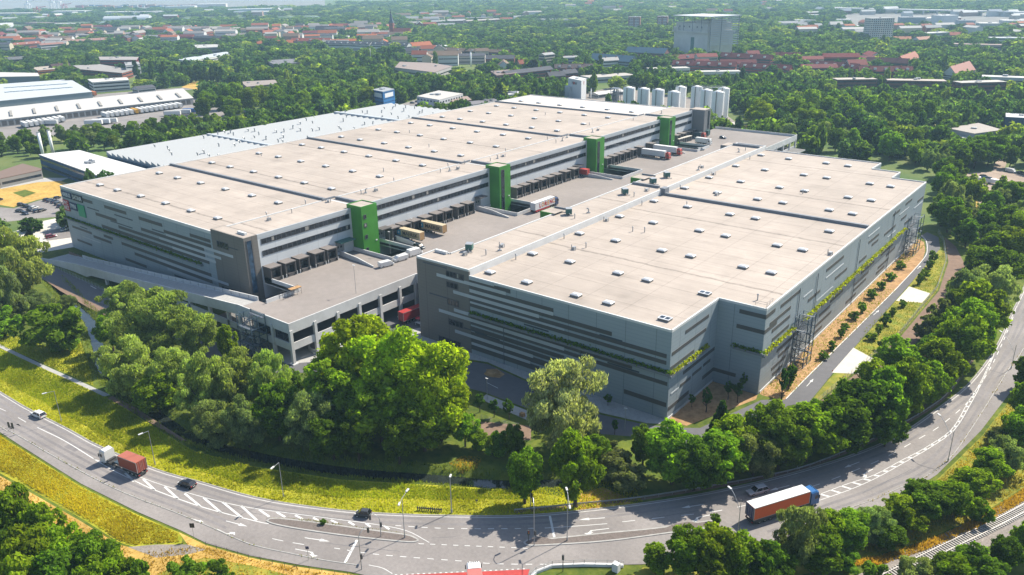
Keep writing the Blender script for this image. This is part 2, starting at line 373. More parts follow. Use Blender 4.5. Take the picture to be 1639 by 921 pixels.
# ------------------------------------------------------------------ terrain with the ditch
def GP(pts, z=0.0): return [G2(x, y, z) for x, y in pts]
def struct(o): o['kind'] = 'structure'; return o
DITCH = smooth_line([(-252, -58), (-232, -60)]+GP([(60, 432), (98, 462), (120, 488), (143, 512), (158, 560), (165, 585), (206, 626), (262, 668), (310, 696), (400, 723), (545, 748), (700, 761), (815, 770), (930, 764), (1000, 748)]), 5)
DA = np.array(DITCH)
def ditch_dist(x, y):
    a = DA[:-1]; b = DA[1:]; d = b-a; q = np.array([x, y])-a
    t = np.clip((q*d).sum(1)/(d*d).sum(1), 0, 1); r = q-d*t[:, None]
    return float(np.sqrt((r*r).sum(1).min()))
def ground_z(x, y):
    if -256 < x < 25 and -112 < y < 0:
        d = ditch_dist(x, y)
        if d < 3.6:
            s = 1-d/3.6; s = s*s*(3-2*s); return -1.7*s
    return 0.0
def make_ground():
    xs = [-30000, -9000, -4000, -2500, -1500, -900, -600, -400, -330, -290]+list(np.arange(-260, 30, 1.8))+[40, 70, 110, 160, 260, 500, 900, 1500, 3000, 9000, 30000]
    ys = [-3000, -800, -300, -180, -130]+list(np.arange(-114, 2, 1.5))+[20, 60, 120, 200, 300, 360, 450, 600, 900, 1400, 2200, 3500, 5500, 9000, 15000, 40000]
    nx, ny = len(xs), len(ys); mb = MB()
    for y in ys:
        for x in xs: mb.v.append((float(x), float(y), ground_z(x, y)))
    for j in range(ny-1):
        for i in range(nx-1):
            k = j*nx+i; mb.f.append((k, k+1, k+1+nx, k+nx))
            mb.m.append(0 if (xs[i] > -300 and xs[i+1] <= 160 and ys[j+1] < 210) else 1)
    o = struct(mb.build('ground', ['lawn', 'far_ground'])); o.data.polygons.foreach_set('use_smooth', [True]*len(o.data.polygons))
make_ground()
mb = MB(); ribbon(mb, DITCH, -1.8, 1.8, -1.0); struct(mb.build('stream', 'water'))

# zones of ground cover, each a sheet a few millimetres above the one below
UP = smooth_line([(-420, -82), (-320, -88), (-230, -92)]+GP([(0, 628), (110, 688), (160, 715), (250, 752), (320, 772), (410, 797), (500, 812), (600, 822), (720, 826), (830, 826), (930, 818), (1030, 806), (1130, 790), (1230, 768), (1330, 740), (1400, 715), (1450, 690), (1500, 655), (1545, 620), (1575, 585), (1600, 545), (1620, 500), (1639, 460)])+[(51, 200), (44, 270), (30, 360), (5, 470)], 4)
LOW_R = [(24, 475), (47, 362), (60, 272), (65.5, 202)]+GP([(1639, 600), (1570, 690), (1500, 760), (1440, 800), (1370, 830), (1300, 852), (1228, 868), (1130, 890), (1028, 904), (928, 906), (885, 907), (856, 918), (846, 945), (840, 1010)])
LOW_L = GP([(560, 1010), (606, 945), (600, 925), (560, 916), (480, 905), (400, 890), (330, 870), (290, 850), (220, 820), (130, 775), (30, 712)])+[(-180, -102.5), (-260, -102), (-320, -97), (-420, -91)]
mb = MB(); mb.sheet(UP+LOW_R+LOW_L, 0.075); struct(mb.build('main_road', 'asphalt'))
NS = [0]
def sheet(name, poly, z, m):
    NS[0] += 1; mb = MB(); mb.sheet(poly, z+NS[0]*0.0006); return struct(mb.build(name, m))
# the meadow between road and ditch
sheet('meadow_verge', [p for p in UP if -235 < p[0] < 14 and p[1] < -28]+GP([(935, 800), (830, 785), (700, 777), (545, 768), (400, 746), (310, 722), (260, 692), (180, 640), (120, 612), (60, 585), (0, 558)])+[(-200, -62), (-235, -66)], 0.012, 'meadow')
sheet('meadow_bank', GP([(-20, 545), (60, 578), (120, 604), (150, 618), (140, 575), (128, 545), (100, 560), (40, 545), (0, 520), (-30, 500)]), 0.012, 'meadow')
sheet('meadow_corner', GP([(30, 716), (130, 779), (220, 824), (286, 852), (292, 862), (290, 872), (215, 876), (190, 868), (130, 830), (60, 790), (0, 758), (-60, 720), (-60, 660)]), 0.012, 'meadow')
sheet('dry_corner', GP([(230, 882), (300, 872), (286, 852), (330, 873), (400, 893), (480, 908), (560, 919), (600, 930), (600, 960), (300, 1000), (-60, 980), (-60, 740), (0, 762), (60, 795), (130, 835), (190, 872)]), 0.008, 'dry_grass')
sheet('lawn_corner', GP([(250, 921), (290, 900), (330, 893), (400, 905), (460, 920), (520, 960), (300, 1000), (200, 980)]), 0.016, 'weeds')
sheet('dry_patch_roadside', GP([(925, 818), (930, 790), (965, 780), (1005, 797), (1010, 806)]), 0.016, 'dry_grass')
sheet('dry_bank', GP([(1300, 858), (1370, 838), (1440, 808), (1500, 768), (1570, 700), (1639, 612), (1700, 600), (1700, 740), (1639, 780), (1560, 830), (1480, 865), (1400, 890), (1340, 905), (1250, 930), (1080, 960), (1000, 930), (1030, 908), (1130, 895), (1228, 873)]), 0.008, 'weeds')
sheet('footpath', [tuple(p) for p in resample(smooth_line(GP([(-60, 520), (0, 551), (60, 580), (120, 607), (180, 634)])), 2)]+[tuple(p) for p in resample(smooth_line(GP([(-60, 526), (0, 557), (60, 586), (118, 612), (172, 638)])), 2)][::-1], 0.02, 'paving')
sheet('dirt_track', GP([(180, 634), (220, 655), (290, 700), (300, 706), (290, 706), (215, 662), (172, 638)]), 0.02, 'dirt_path')
sheet('gravel_patch', GP([(205, 876), (250, 872), (300, 872), (330, 880), (300, 888), (250, 893)]), 0.018, 'gravel')
sheet('dirt_bank', GP([(52, 395), (80, 430), (150, 478), (185, 500), (178, 510), (140, 492), (95, 465), (60, 440)]), 0.012, 'dirt_path')
sheet('bare_ground', GP([(770, 675), (850, 682), (850, 705), (770, 702)]), 0.012, 'dirt_path')
# street in front of the warehouses
NORTH = [(-262, -37.5), (-190, -38), (-120, -39), (-100, -37), (-86, -22), (-76, -10)]+GP([(780, 583), (847, 613), (961, 664), (1031, 680)])
SOUTH = GP([(1011, 699), (961, 695), (846, 655), (775, 628)])+[(-78, -22), (-90, -36), (-105, -47), (-190, -46.5), (-262, -46)]
WEST = [(3.0, -2.2), (8, 1.5), (14.2, 23)]+GP([(1256, 640), (1300, 597), (1369, 529), (1436, 462), (1477, 416), (1483, 401), (1481, 386), (1473, 378), (1484, 372), (1502, 380)])
sheet('service_street', NORTH+WEST+GP([(1505, 398), (1453, 459), (1429, 486), (1366, 558), (1296, 643)])+[(20.5, 24), (17.5, 6), (9, -8)]+SOUTH, 0.024, 'asphalt_new')
sheet('under_deck_road', [(-134, -20), (-97.5, -20), (-83, 12), (-76.5, 14), (-76.5, 310), (-134, 310)], 0.02, 'asphalt_new')
sheet('deck_forecourt', [(-134, -37), (-99, -36), (-84, -20), (-76.5, -9), (-76.5, 14), (-83, 12), (-97.5, -20), (-134, -20)], 0.016, 'paving')
mb = MB(); mb.prism([(-76.5, -9)]+GP([(780, 580), (847, 610), (961, 661), (1035, 678)])+[(1.5, -1.5), (0.5, -0.05), (-81.9, -0.05), (-84, -8)], 0.0, 0.13); struct(mb.build('pavement', ['paving']))
mb = MB(); mb.prism(GP([(778, 632), (846, 659), (858, 668), (850, 676), (770, 640)]), 0.0, 0.12); struct(mb.build('pavement', ['paving']))
sheet('sand_heap_bed', GP([(778, 592), (795, 591), (808, 600), (800, 606), (782, 604)]), 0.14, 'mulch')
sheet('mulch_border', [(12.45, 26), (13.5, 25.5)]+GP([(1256, 642), (1436, 463), (1476, 418), (1481, 402), (1479, 388)])+[(12.45, 186)], 0.012, 'mulch')
sheet('mulch_corner', [(0.1, 0.2), (5, 0.5), (13, 22.5), (12.4, 24.9), (0.1, 24.9)], 0.012, 'mulch')
sheet('weed_strip', GP([(1302, 649), (1341, 618), (1439, 538), (1500, 466), (1515, 420), (1512, 398), (1500, 402), (1454, 459), (1430, 486), (1367, 558), (1297, 644)]), 0.012, 'weeds')
sheet('concrete_pad', GP([(1434, 482), (1455, 459), (1489, 470), (1476, 485)]), 0.03, 'pad_concrete')
sheet('concrete_pad', GP([(1331, 597), (1366, 557), (1399, 575), (1374, 599)]), 0.03, 'pad_concrete')
sheet('dirt_path', GP([(1300, 652), (1341, 622), (1441, 540), (1503, 466), (1518, 420), (1512, 380), (1530, 395), (1545, 425), (1530, 465), (1500, 510), (1470, 545), (1400, 600), (1330, 660), (1305, 665)]), 0.016, 'dirt_path')
sheet('dirt_yard', GP([(1518, 300), (1525, 282), (1560, 276), (1588, 275), (1592, 262), (1602, 252), (1612, 260), (1606, 275), (1680, 285), (1680, 330), (1625, 318), (1600, 322), (1580, 345), (1572, 352), (1565, 320), (1530, 308)]), 0.02, 'yard_dirt')
sheet('dry_patch_yard', GP([(1562, 320), (1580, 345), (1576, 368), (1562, 350)]), 0.024, 'dry_grass')
# left of the big warehouse: dry field, car park, approach road
sheet('dry_field', GP([(-60, 300), (0, 300), (60, 292), (98, 290), (120, 300), (110, 312), (60, 320), (22, 332), (-60, 318)]), 0.012, 'dry_grass')
sheet('green_patch', GP([(20, 309), (40, 304), (58, 309), (38, 316)]), 0.02, 'lawn')
sheet('car_park', GP([(-80, 325), (22, 334), (60, 322), (112, 312), (125, 345), (60, 350), (-80, 365)]), 0.016, 'asphalt')
sheet('forecourt', GP([(5, 298), (65, 285), (110, 285), (98, 290), (60, 292), (0, 303)]), 0.02, 'paving')
sheet('approach_road', [(-262, -36), (-252, -5), (-258, -5)]+GP([(112, 345), (60, 356), (50, 362), (-20, 385), (-20, 420), (62, 412)])+[(-262, -46)], 0.02, 'pad_concrete')
sheet('access_road', GP([(68, 372), (112, 362), (118, 380), (75, 386)])+[], 0.03, 'asphalt')
sheet('lorry_yard', GP([(-60, 198), (310, 158), (425, 185), (395, 195), (180, 208), (80, 218), (-60, 226)]), 0.02, 'asphalt')
sheet('lorry_yard', GP([(-40, 172), (145, 152), (300, 140), (320, 142), (180, 158), (-40, 180)]), 0.02, 'asphalt')
sheet('dry_lot', GP([(290, 140), (310, 131), (385, 136), (385, 143), (330, 146)]), 0.03, 'dry_grass')
sheet('office_car_park', GP([(620, 178), (640, 168), (690, 152), (745, 172), (700, 185), (650, 190)]), 0.02, 'asphalt')
sheet('town_ground', GP([(-200, 92), (0, 85), (200, 75), (420, 62), (420, 48), (200, 46), (0, 56), (-200, 60)]), 0.03, 'town_ground')
sheet('harbour_ground', GP([(-400, 22), (520, 14), (520, -2), (-400, -2)]), 0.03, 'town_ground')
sheet('industrial_ground', GP([(1350, 46), (1700, 44), (1700, 20), (1350, 22)]), 0.03, 'town_ground')
sheet('river', [(-1500, 1420)]+GP([(520, 30.5), (460, 28), (400, 31), (280, 33), (150, 40), (0, 46), (-200, 55), (-200, 49), (0, 42), (130, 36.5), (280, 29), (400, 27), (520, 26)]), 0.05, 'river_water')
sheet('canal', GP([(130, 51), (160, 47.5), (235, 45.5), (300, 44), (300, 46), (215, 49), (150, 53.5)]), 0.05, 'river_water')
sheet('silo_yard', GP([(860, 165), (980, 140), (1130, 160), (1190, 205), (1150, 212), (1000, 172), (880, 172)]), 0.02, 'gravel')

# ------------------------------------------------------------------ kerbs, islands, markings
mb = MB()
near = [p for p in UP if -240 < p[0] < 60 and p[1] < 240]
wall_strip(mb, near, 0.0, 0.18, 0.0, 0.13); struct(mb.build('kerb', 'kerb'))
KERB_L = smooth_line([(-240, -98), (-180, -98.8)]+GP([(0, 682), (20, 692), (100, 738), (190, 785), (280, 820), (340, 845), (400, 871), (460, 885), (520, 897), (575, 905)]), 4)
mb = MB(); wall_strip(mb, KERB_L, -0.18, 0.0, 0.03, 0.14); struct(mb.build('kerb', 'kerb'))
KERB_R = smooth_line([(62, 230), (62, 150)]+GP([(1639, 558), (1616, 590), (1580, 648), (1550, 695), (1520, 735), (1480, 765), (1440, 782), (1400, 800), (1350, 818), (1300, 836), (1235, 858)]), 4)
mb = MB(); wall_strip(mb, KERB_R, -0.15, 0.0, 0.03, 0.14); struct(mb.build('kerb', 'kerb'))
Z6 = lambda pts: [(410+x/3.99, 690+y/3.99) for x, y in pts]
Z7 = lambda pts: [(820+x/3.99, 690+y/3.99) for x, y in pts]
Z8 = lambda pts: [(1229+x/3.99, 690+y/3.99) for x, y in pts]
Z5 = lambda pts: [(x/3.99, 690+y/3.99) for x, y in pts]
Z4 = lambda pts: [(1229+x/4.0, 460+y/4.0) for x, y in pts]
def island(px):
    o = smooth_line(GP(px)+[G2(*px[0])], 4)[:-1]; c = (sum(p[0] for p in o)/len(o), sum(p[1] for p in o)/len(o))
    mb = MB(); mb.prism(o, 0.0, 0.19)
    inn = []
    P = [Vector(p) for p in o]
    for i, p in enumerate(P):
        d = (P[(i+1) % len(P)]-P[i-1]).normalized(); n = Vector((-d.y, d.x))
        if n.dot(Vector(c)-p) < 0 and abs(n.dot(Vector(c)-p)) > 0.3: n = -n
        a = p+n*0.35
        inn.append((a.x, a.y))
    mb2 = MB(); mb2.sheet(inn, 0.198)
    k = struct(mb.build('traffic_island', 'kerb')); mb2.build('island_paving', 'island_setts', k)
island(Z6([(62, 580), (100, 560), (220, 566), (420, 590), (650, 622), (850, 648), (970, 666), (1030, 690), (1035, 708), (990, 716), (900, 710), (700, 690), (480, 663), (250, 628), (110, 600)]))
island(Z7([(70, 715), (110, 695), (250, 688), (600, 652), (900, 624), (1180, 585), (1285, 575), (1296, 600), (1270, 622), (1000, 658), (600, 710), (200, 736), (95, 735)]))
PAINT = MB(); ZP = 0.081
def stroke(a, b, wd):
    a = Vector(a); b = Vector(b); d = (b-a).normalized(); n = Vector((-d.y, d.x))*wd/2
    PAINT.sheet([tuple(a-n), tuple(b-n), tuple(b+n), tuple(a+n)], ZP)
def solid(px, wd=0.14, world=False):
    P = px if world else smooth_line(GP(px), 4)
    ribbon(PAINT, P, -wd/2, wd/2, ZP)
def dashed(px, wd=0.16, on=2.2, off=2.2, world=False):
    P = [Vector(p) for p in (px if world else smooth_line(GP(px), 6))]; s = 0.0; cur = []; acc = 0.0
    Q = resample([tuple(p) for p in P], 0.2); k = int((on+off)/0.2); n = int(on/0.2)
    for i in range(0, len(Q)-n, k): ribbon(PAINT, [tuple(q) for q in Q[i:i+n+1]], -wd/2, wd/2, ZP)
def offset(P, w):
    P = [Vector(p[:2]) for p in P]; out = []
    for i, p in enumerate(P):
        d = (P[min(i+1, len(P)-1)]-P[max(i-1, 0)]).normalized(); out.append((p.x-d.y*w, p.y+d.x*w))
    return out
def arrow(pa, pb, turn=0, wd=0.17):
    """lane arrow pointing from pa to pb; turn 1 = bent to the left, -1 = to the right"""
    a = Vector(G2(*pa)); b = Vector(G2(*pb)); d = (b-a).normalized(); n = Vector((-d.y, d.x)); L = (b-a).length
    def q(pts): PAINT.sheet([tuple(a+d*u+n*v) for u, v in pts], ZP)
    if turn == 0:
        q([(0, -wd/2), (L*.62, -wd/2), (L*.62, wd/2), (0, wd/2)]); q([(L*.62, -.38), (L, 0), (L*.62, .38)])
    else:
        s = turn
        q([(0, -wd/2), (L*.72, -wd/2), (L*.72, wd/2), (0, wd/2)]); q([(L*.62, s*wd/2), (L*.72, s*wd/2), (L*.86, s*.6), (L*.76, s*.6)])
        q([(L*.62, s*.55), (L*.98, s*.55), (L*.84, s*1.15)])
solid(offset(near, -0.45), 0.13, True)
solid([(60, 685), (103, 706), (150, 735), (180, 753), (213, 769), (250, 786), (326, 813), (410, 835), (430, 839)], 0.2)
solid([(150, 735), (190, 751), (226, 765), (263, 778), (313, 793), (363, 806), (410, 815), (470, 823), (540, 832), (600, 840), (650, 850), (687, 869)], 0.14)
dashed([(-40, 638), (10, 659), (50, 681), (62, 686)], 0.15, 4, 6)
for a, b in [((800, 270), (855, 325)), ((915, 310), (990, 380)), ((1052, 358), (1138, 436)), ((1180, 402), (1280, 484)), ((1300, 428), (1412, 524)), ((1422, 456), (1545, 556)), ((1540, 480), (1640, 572))]:
    stroke(*GP(Z5([a, b])), 0.45)
for a, b in [((20, 505), (85, 550)), ((130, 520), (185, 552)), ((250, 540), (298, 566)), ((365, 556), (405, 580)), ((478, 572), (520, 592)), ((590, 582), (628, 604)), ((700, 592), (730, 614)), ((815, 606), (850, 630))]:
    stroke(*GP(Z6([a, b])), 0.45)
dashed([(633, 842), (700, 846), (760, 847), (816, 847), (872, 846)], 0.16, 1.4, 1.4)
solid([(872, 846), (920, 843), (972, 839)], 0.14)
dashed([(996, 836), (1060, 829), (1140, 820), (1200, 808), (1260, 791), (1310, 776), (1345, 763), (1404, 739), (1432, 725), (1460, 709), (1490, 692), (1505, 682), (1530, 662), (1550, 643), (1568, 618), (1586, 588), (1602, 555), (1616, 522), (1629, 488), (1638, 460)], 0.16, 2.6, 3.4)
dashed([(670, 871), (741, 874), (813, 877), (850, 879)], 0.16, 1.2, 1.2)
dashed([(535, 878), (594, 887), (660, 893), (741, 899), (790, 903), (860, 904), (940, 903)], 0.16, 1.4, 1.4)
dashed([(436, 863), (460, 868), (490, 873), (512, 877)], 0.15, 2.5, 2.0)
solid([(306, 804), (359, 785)], 0.1) if False else None
U2 = [(1304, 795), (1354, 776), (1399, 761), (1442, 738), (1480, 718), (1523, 688), (1549, 645), (1567, 617), (1580, 590), (1590, 567)]
L2 = [(1304, 804), (1359, 785), (1404, 765), (1449, 740), (1492, 715), (1528, 688), (1553, 648), (1569, 618), (1581, 592), (1591, 568)]
solid(U2, 0.13); solid(L2, 0.13)
ua = [Vector(p) for p in resample(smooth_line(GP(U2), 6), 0.5)]; la = [Vector(p) for p in resample(smooth_line(GP(L2), 6), 0.5)]
for i in range(3, min(len(ua), len(la))-10, 6):
    j = min(range(len(la)), key=lambda q: (la[q]-ua[i]).length)
    if j+2 < len(la): stroke(tuple(ua[i]), tuple(la[min(j+2, len(la)-1)]), 0.45)
for a, b, t in [(Z5([(1222, 562)])[0], Z5([(1302, 586)])[0], 0), ((346, 847), (373, 860), 1), (Z5([(1445, 577)])[0], Z5([(1580, 612)])[0], 0), (Z6([(310, 684)])[0], Z6([(470, 708)])[0], 0), (Z6([(250, 756)])[0], Z6([(408, 788)])[0], -1),
                (Z7([(592, 557)])[0], Z7([(428, 569)])[0], 0), (Z7([(618, 625)])[0], Z7([(450, 645)])[0], 1), (Z7([(1222, 471)])[0], Z7([(1078, 494)])[0], 0), (Z7([(1280, 535)])[0], Z7([(1130, 566)])[0], 1), (Z8([(585, 200)])[0], Z8([(488, 237)])[0], 0), (Z8([(670, 246)])[0], Z8([(585, 290)])[0], 1), (Z8([(138, 350)])[0], Z8([(10, 383)])[0], 0)]:
    arrow(a, b, t)
stroke(*GP(Z6([(645, 698), (565, 848)])), 0.5); stroke(*GP(Z7([(240, 545), (268, 680)])), 0.45)
solid([(590, 905), (612, 910), (628, 919)], 0.13)
# small street: edge line, dash and arrows
solid([(1258, 639), (1300, 596), (1369, 528), (1436, 461), (1478, 415), (1484, 400), (1482, 385), (1474, 377)], 0.22)
stroke(*GP([(779, 613), (797, 622)]), 0.16); stroke(*GP([(145, 458), (154, 463)]), 0.25)
arrow((1291, 619), (1302, 607)); arrow((1398, 505), (1407, 497)); arrow((1468, 431), (1474, 426))
struct(PAINT.build('road_marking', 'paint_white'))
mb = MB(); mb.sheet(GP([(628, 922), (742, 917), (848, 912), (842, 930), (620, 940)]), 0.084); struct(mb.build('red_cycle_crossing', 'paint_red'))
PAINT = MB(); ZP = 0.087
dashed([(632, 921), (742, 916), (846, 911)], 0.2, 0.5, 0.5); struct(PAINT.build('road_marking', 'paint_white'))
# repaired patches and tar seams on the road
mb = MB()
for px in ([(430, 829), (470, 834), (462, 838), (424, 833)], [(980, 818), (1030, 812), (1034, 817), (984, 823)], [(1080, 842), (1150, 832), (1156, 837), (1086, 848)], [(330, 795), (352, 801), (345, 805), (322, 799)], [(110, 712), (128, 720), (120, 724), (102, 716)], [(1560, 640), (1572, 622), (1578, 626), (1566, 645)]): mb.sheet(GP(px), 0.0775)
struct(mb.build('asphalt_patch', 'asphalt_worn'))
mb = MB()
lane = [p for p in UP if -260 < p[0] < 56 and p[1] < 190]
for w_ in (1.15, 2.75): ribbon(mb, offset(lane, -w_), -.32, .32, 0.0765)
kl = [tuple(p) for p in KERB_L if p[0] < -48]
for w_ in (1.2, 2.8): ribbon(mb, offset(kl, w_), -.32, .32, 0.0768)
kr = [tuple(p) for p in KERB_R]
for w_ in (1.2, 2.8): ribbon(mb, offset(kr, -w_), -.32, .32, 0.0768)
struct(mb.build('wheel_track', 'asphalt_worn'))
mb = MB()
for pa, pb, wd in [((690, 862), (730, 860), .05), ((330, 800), (420, 826), .05), ((1040, 830), (1120, 818), .05), ((1380, 790), (1460, 752), .06), ((520, 870), (640, 884), .05)]:
    a, b = GP([pa, pb]); n = 14
    ps = [(a[0]+(b[0]-a[0])*k/n+random.Random(k).uniform(-.12, .12), a[1]+(b[1]-a[1])*k/n+random.Random(k+9).uniform(-.12, .12)) for k in range(n+1)]
    ribbon(mb, ps, -wd, wd, 0.0785)
struct(mb.build('tar_seam', 'asphalt_new'))
# ------------------------------------------------------------------ the two warehouses and the raised truck deck
rnd = random.Random(7)
def foliage_strip(name, pts, parent, seed, r=0.55, n_per_m=16, col=(0.07, 0.15, 0.012)):
    """bushy planting along a line of points (x, y, z)"""
    rg = np.random.default_rng(seed); V = []; Fc = []; lv = []
    for a, b in zip(pts, pts[1:]):
        a = np.array(a, float); b = np.array(b, float); L = np.linalg.norm(b-a); n = int(L*n_per_m)
        for _ in range(n):
            c = a+(b-a)*rg.random()+rg.normal(0, r*0.42, 3)*np.array([1, 1, 0.8]); d = rg.normal(size=3)+np.array([0, 0, 0.8]); d /= np.linalg.norm(d)
            t = np.cross(d, rg.normal(size=3)); t /= np.linalg.norm(t); u = np.cross(d, t); s = rg.uniform(.14, .34); i = len(V)
            V += [c-t*s, c-u*s, c+t*s, c+u*s]; Fc.append((i, i+1, i+2, i+3)); lv.append(rg.uniform(.6, 1.35))
    me = bpy.data.meshes.new(name); me.from_pydata([tuple(v) for v in V], [], Fc); me.materials.append(MATS['leaf'])
    at = me.attributes.new('leafvar', 'FLOAT', 'FACE'); at.data.foreach_set('value', lv)
    o = link(name, me, parent); o.color = (*col, 1); return o
def stripes_x(mb, y, lst, out=-0.05):
    """horizontal cladding stripes on a wall y=const: (x0, x1, z, height, slot)"""
    for k, (x0, x1, z, h, mi) in enumerate(lst):
        t = out*(1+0.12*(k % 5)); mb.box(x0, x1, min(y, y+t), max(y, y+t), z-h/2, z+h/2, mi)
def stripes_y(mb, x, lst, out=0.05):
    for k, (y0, y1, z, h, mi) in enumerate(lst):
        t = out*(1+0.12*(k % 5)); mb.box(min(x, x+t), max(x, x+t), y0, y1, z-h/2, z+h/2, mi)
def skylight_mesh():
    mb = MB(); mb.box(-1.3, 1.3, -.95, .95, 0, 0.5, 1)
    mb.loft([[(-1.35, -1.0, .5), (1.35, -1.0, .5), (1.35, 1.0, .5), (-1.35, 1.0, .5)], [(-1.28, -.93, .66), (1.28, -.93, .66), (1.28, .93, .66), (-1.28, .93, .66)], [(-.8, -.5, .9), (.8, -.5, .9), (.8, .5, .9), (-.8, .5, .9)]], 0)
    me_o = mb.build('skylight', ['skylight_dome', 'skylight_base']); me = me_o.data; bpy.data.objects.remove(me_o); return me
def skylight_open_mesh():
    mb = MB(); mb.box(-1.45, 1.45, -1.05, 1.05, 0, 0.5, 1); mb.box(-1.5, 1.5, -1.1, 1.1, .5, .62, 0)
    for x in (-.7, .7): mb.box(x-.55, x+.55, -.7, .7, .62, .64, 2)
    me_o = mb.build('skylight', ['skylight_dome', 'skylight_base', 'glass']); me = me_o.data; bpy.data.objects.remove(me_o); return me
SKY_ME = skylight_mesh(); SKY_OPEN = skylight_open_mesh()
def vent_mesh(kind):
    mb = MB(); rr = random.Random(kind)
    if kind == 0:
        mb.tube((0, 0, 0), (0, 0, 1.5), .16); mb.tube((0, 0, 1.5), (0, 0, 1.75), .32, .1)
    elif kind == 1:
        mb.tube((0, 0, 0), (0, 0, 1.3), .22); mb.path([(0, 0, 1.3), (.25, 0, 1.65), (.7, 0, 1.6)], .22)
        mb.box(-.5, .5, -.5, .5, 0, .3)
    else:
        mb.box(-.6, .6, -.4, .4, .25, .9); mb.tube((.2, .9, 0), (.2, .9, 1.4), .12); mb.tube((-.5, -.8, 0), (-.5, -.8, 1.1), .1); mb.box(-.7, .7, -.5, .5, 0, .25)
    o = mb.build('roof_vent', 'zinc'); me = o.data; bpy.data.objects.remove(o); return me
VENTS = [vent_mesh(k) for k in range(3)]
def hvac(parent, x, y, z, rz=0):
    mb = MB(); mb.box(-1.2, 1.2, -1.0, 1.0, .5, 2.2); mb.box(-1.25, 1.25, -1.05, 1.05, 2.2, 2.3, 1)
    for a in (-1, 1):
        for b in (-.8, .8): mb.box(a*1.0-.08, a*1.0+.08, b-.08, b+.08, 0, .5, 1)
    mb.path([(1.2, 0, .9), (1.9, 0, .9), (2.2, .4, .3), (2.2, 1.4, .3)], .14, 6, 1); mb.box(-2.6, -1.3, -.35, .35, .05, .35, 1)
    o = mb.build('air_handler', ['hvac_green', 'zinc'], parent); o.location = (x, y, z); o.rotation_euler = (0, 0, rz); return o
def railing(mb, pts, h=1.1, step=2.0, mi=0):
    for a, b in zip(pts, pts[1:]):
        a = Vector(a); b = Vector(b); n = max(1, int((b-a).length/step))
        for k in range(n+1):
            p = a+(b-a)*k/n; mb.tube(p, p+Vector((0, 0, h)), .04, n=4, mi=mi)
        for hh in (h, h*.5): mb.tube(a+Vector((0, 0, hh)), b+Vector((0, 0, hh)), .035, n=4, mi=mi)
def window_grid(name, parent, axis, c, a0, a1, z0, z1, step, depth=0.12, side=1, gm='glass'):
    """glass band with frame bars. axis 'x': wall x=c running along y; axis 'y': wall y=c running along x"""
    mb = MB(); d0, d1 = c-side*0.02, c+side*depth*.5; f1 = c+side*depth
    def bx(u0, u1, za, zb, e, mi):
        lo, hi = min(d0, e), max(d0, e)
        if axis == 'x': mb.box(lo, hi, u0, u1, za, zb, mi)
        else: mb.box(u0, u1, lo, hi, za, zb, mi)
    bx(a0, a1, z0, z1, d1, 0); n = max(1, round((a1-a0)/step))
    for k in range(n+1):
        u = a0+(a1-a0)*k/n; bx(u-.09, u+.09, z0, z1, f1, 1)
    bx(a0-.09, a1+.09, z0-.1, z0+.06, f1+side*.003, 1); bx(a0-.09, a1+.09, z1-.06, z1+.1, f1+side*.003, 1)
    rr = random.Random(int(a0*7+z0*3))
    for k in range(n):                                   # blinds drawn in some panes
        if rr.random() < .05:
            u = a0+(a1-a0)*k/n; e = (a1-a0)/n; bx(u+.15, u+e*rr.uniform(.4, .85), z0+.25, z1-.1, d1+side*.02, 2)
    return mb.build(name, [gm, 'mullion', 'timber_grey'], parent)

# --- long warehouse with the four green stair towers
XA0, XA1, YA0, YA1, XS = -257.6, -134.6, -21.7, 288.0, -151.2
WA = thing('warehouse', (0, 0, 0), 'long flat-roofed logistics warehouse with green stair towers and rows of truck docks', 'warehouse')
mb = MB()
mb.box(XA0, XS, YA0, YA1, 0, 25.15, 0); mb.box(XS, XA1, YA0, YA1, 0, 25.95, 3)
mb.box(XS-1.2, XA1+.03, YA0-.04, YA0+4.9, 0, 26.35, 2)      # taupe corner block
for x0, x1, y0, y1, h in ((XA0-.02, XS-1.3, YA0-.02, YA0+.4, 25.55), (XA0-.03, XA0+.4, YA0+.4, YA1+.01, 25.55), (XA0+.4, XS, YA1-.4, YA1+.02, 25.55)):
    mb.box(x0, x1, y0, y1, 24.6, h, 4)
for k, (y0, y1) in enumerate(((YA0+4.9, 22), (28.2, 96.2), (103.4, 169), (177, 241), (249.5, YA1))):
    mb.box(XA1-.4, XA1+.05, y0, y1, 25.0, 26.35, 1)
stripes_x(mb, YA0, [(-222.7, -206.8, 22.6, 1.2, 5), (-231, -215.2, 18.4, 1.2, 5), (-198, -182.5, 22.3, 1.2, 5), (-197.7, -158, 18.3, 1.1, 5), (-214.5, -158, 16.2, 1.1, 5), (-228, -156, 14.2, 1.2, 5), (-165.4, -153.4, 22.0, 1.1, 5),
    (-182, -153.4, 20.3, 1.1, 5), (-214.7, -156, 9.8, 1.1, 5), (-236.8, -223, 8.4, 1.0, 5), (-206, -156, 7.4, 1.1, 5), (-228, -221, 10.3, 1.0, 5), (-214, -199, 3.8, 1.0, 5), (-239.5, -232, 22.6, 1.2, 5), (-254, -238, 9.4, .9, 5), (-252, -240, 4.2, .9, 5),
    (-181, -141.5, 19.1, .9, 6), (-186, -148.6, 17.1, .9, 6), (-178, -152, 15.2, .9, 6), (-190, -146.5, 8.6, .9, 6), (-184, -149.5, 6.2, .9, 6), (-246, -232, 6.6, .35, 6),
    (-216, -203, 20.6, .4, 7), (-220, -204, 17.5, .35, 7), (-237, -228, 20.0, .4, 7), (-247, -241, 10.6, .4, 7), (-190, -182, 19.6, .4, 7), (-180, -170, 4.7, .6, 7), (-168, -160, 16.2, .35, 7), (-145, -138.2, 22.0, .3, 7), (-147, -139, 6.3, .3, 7)], -0.06)
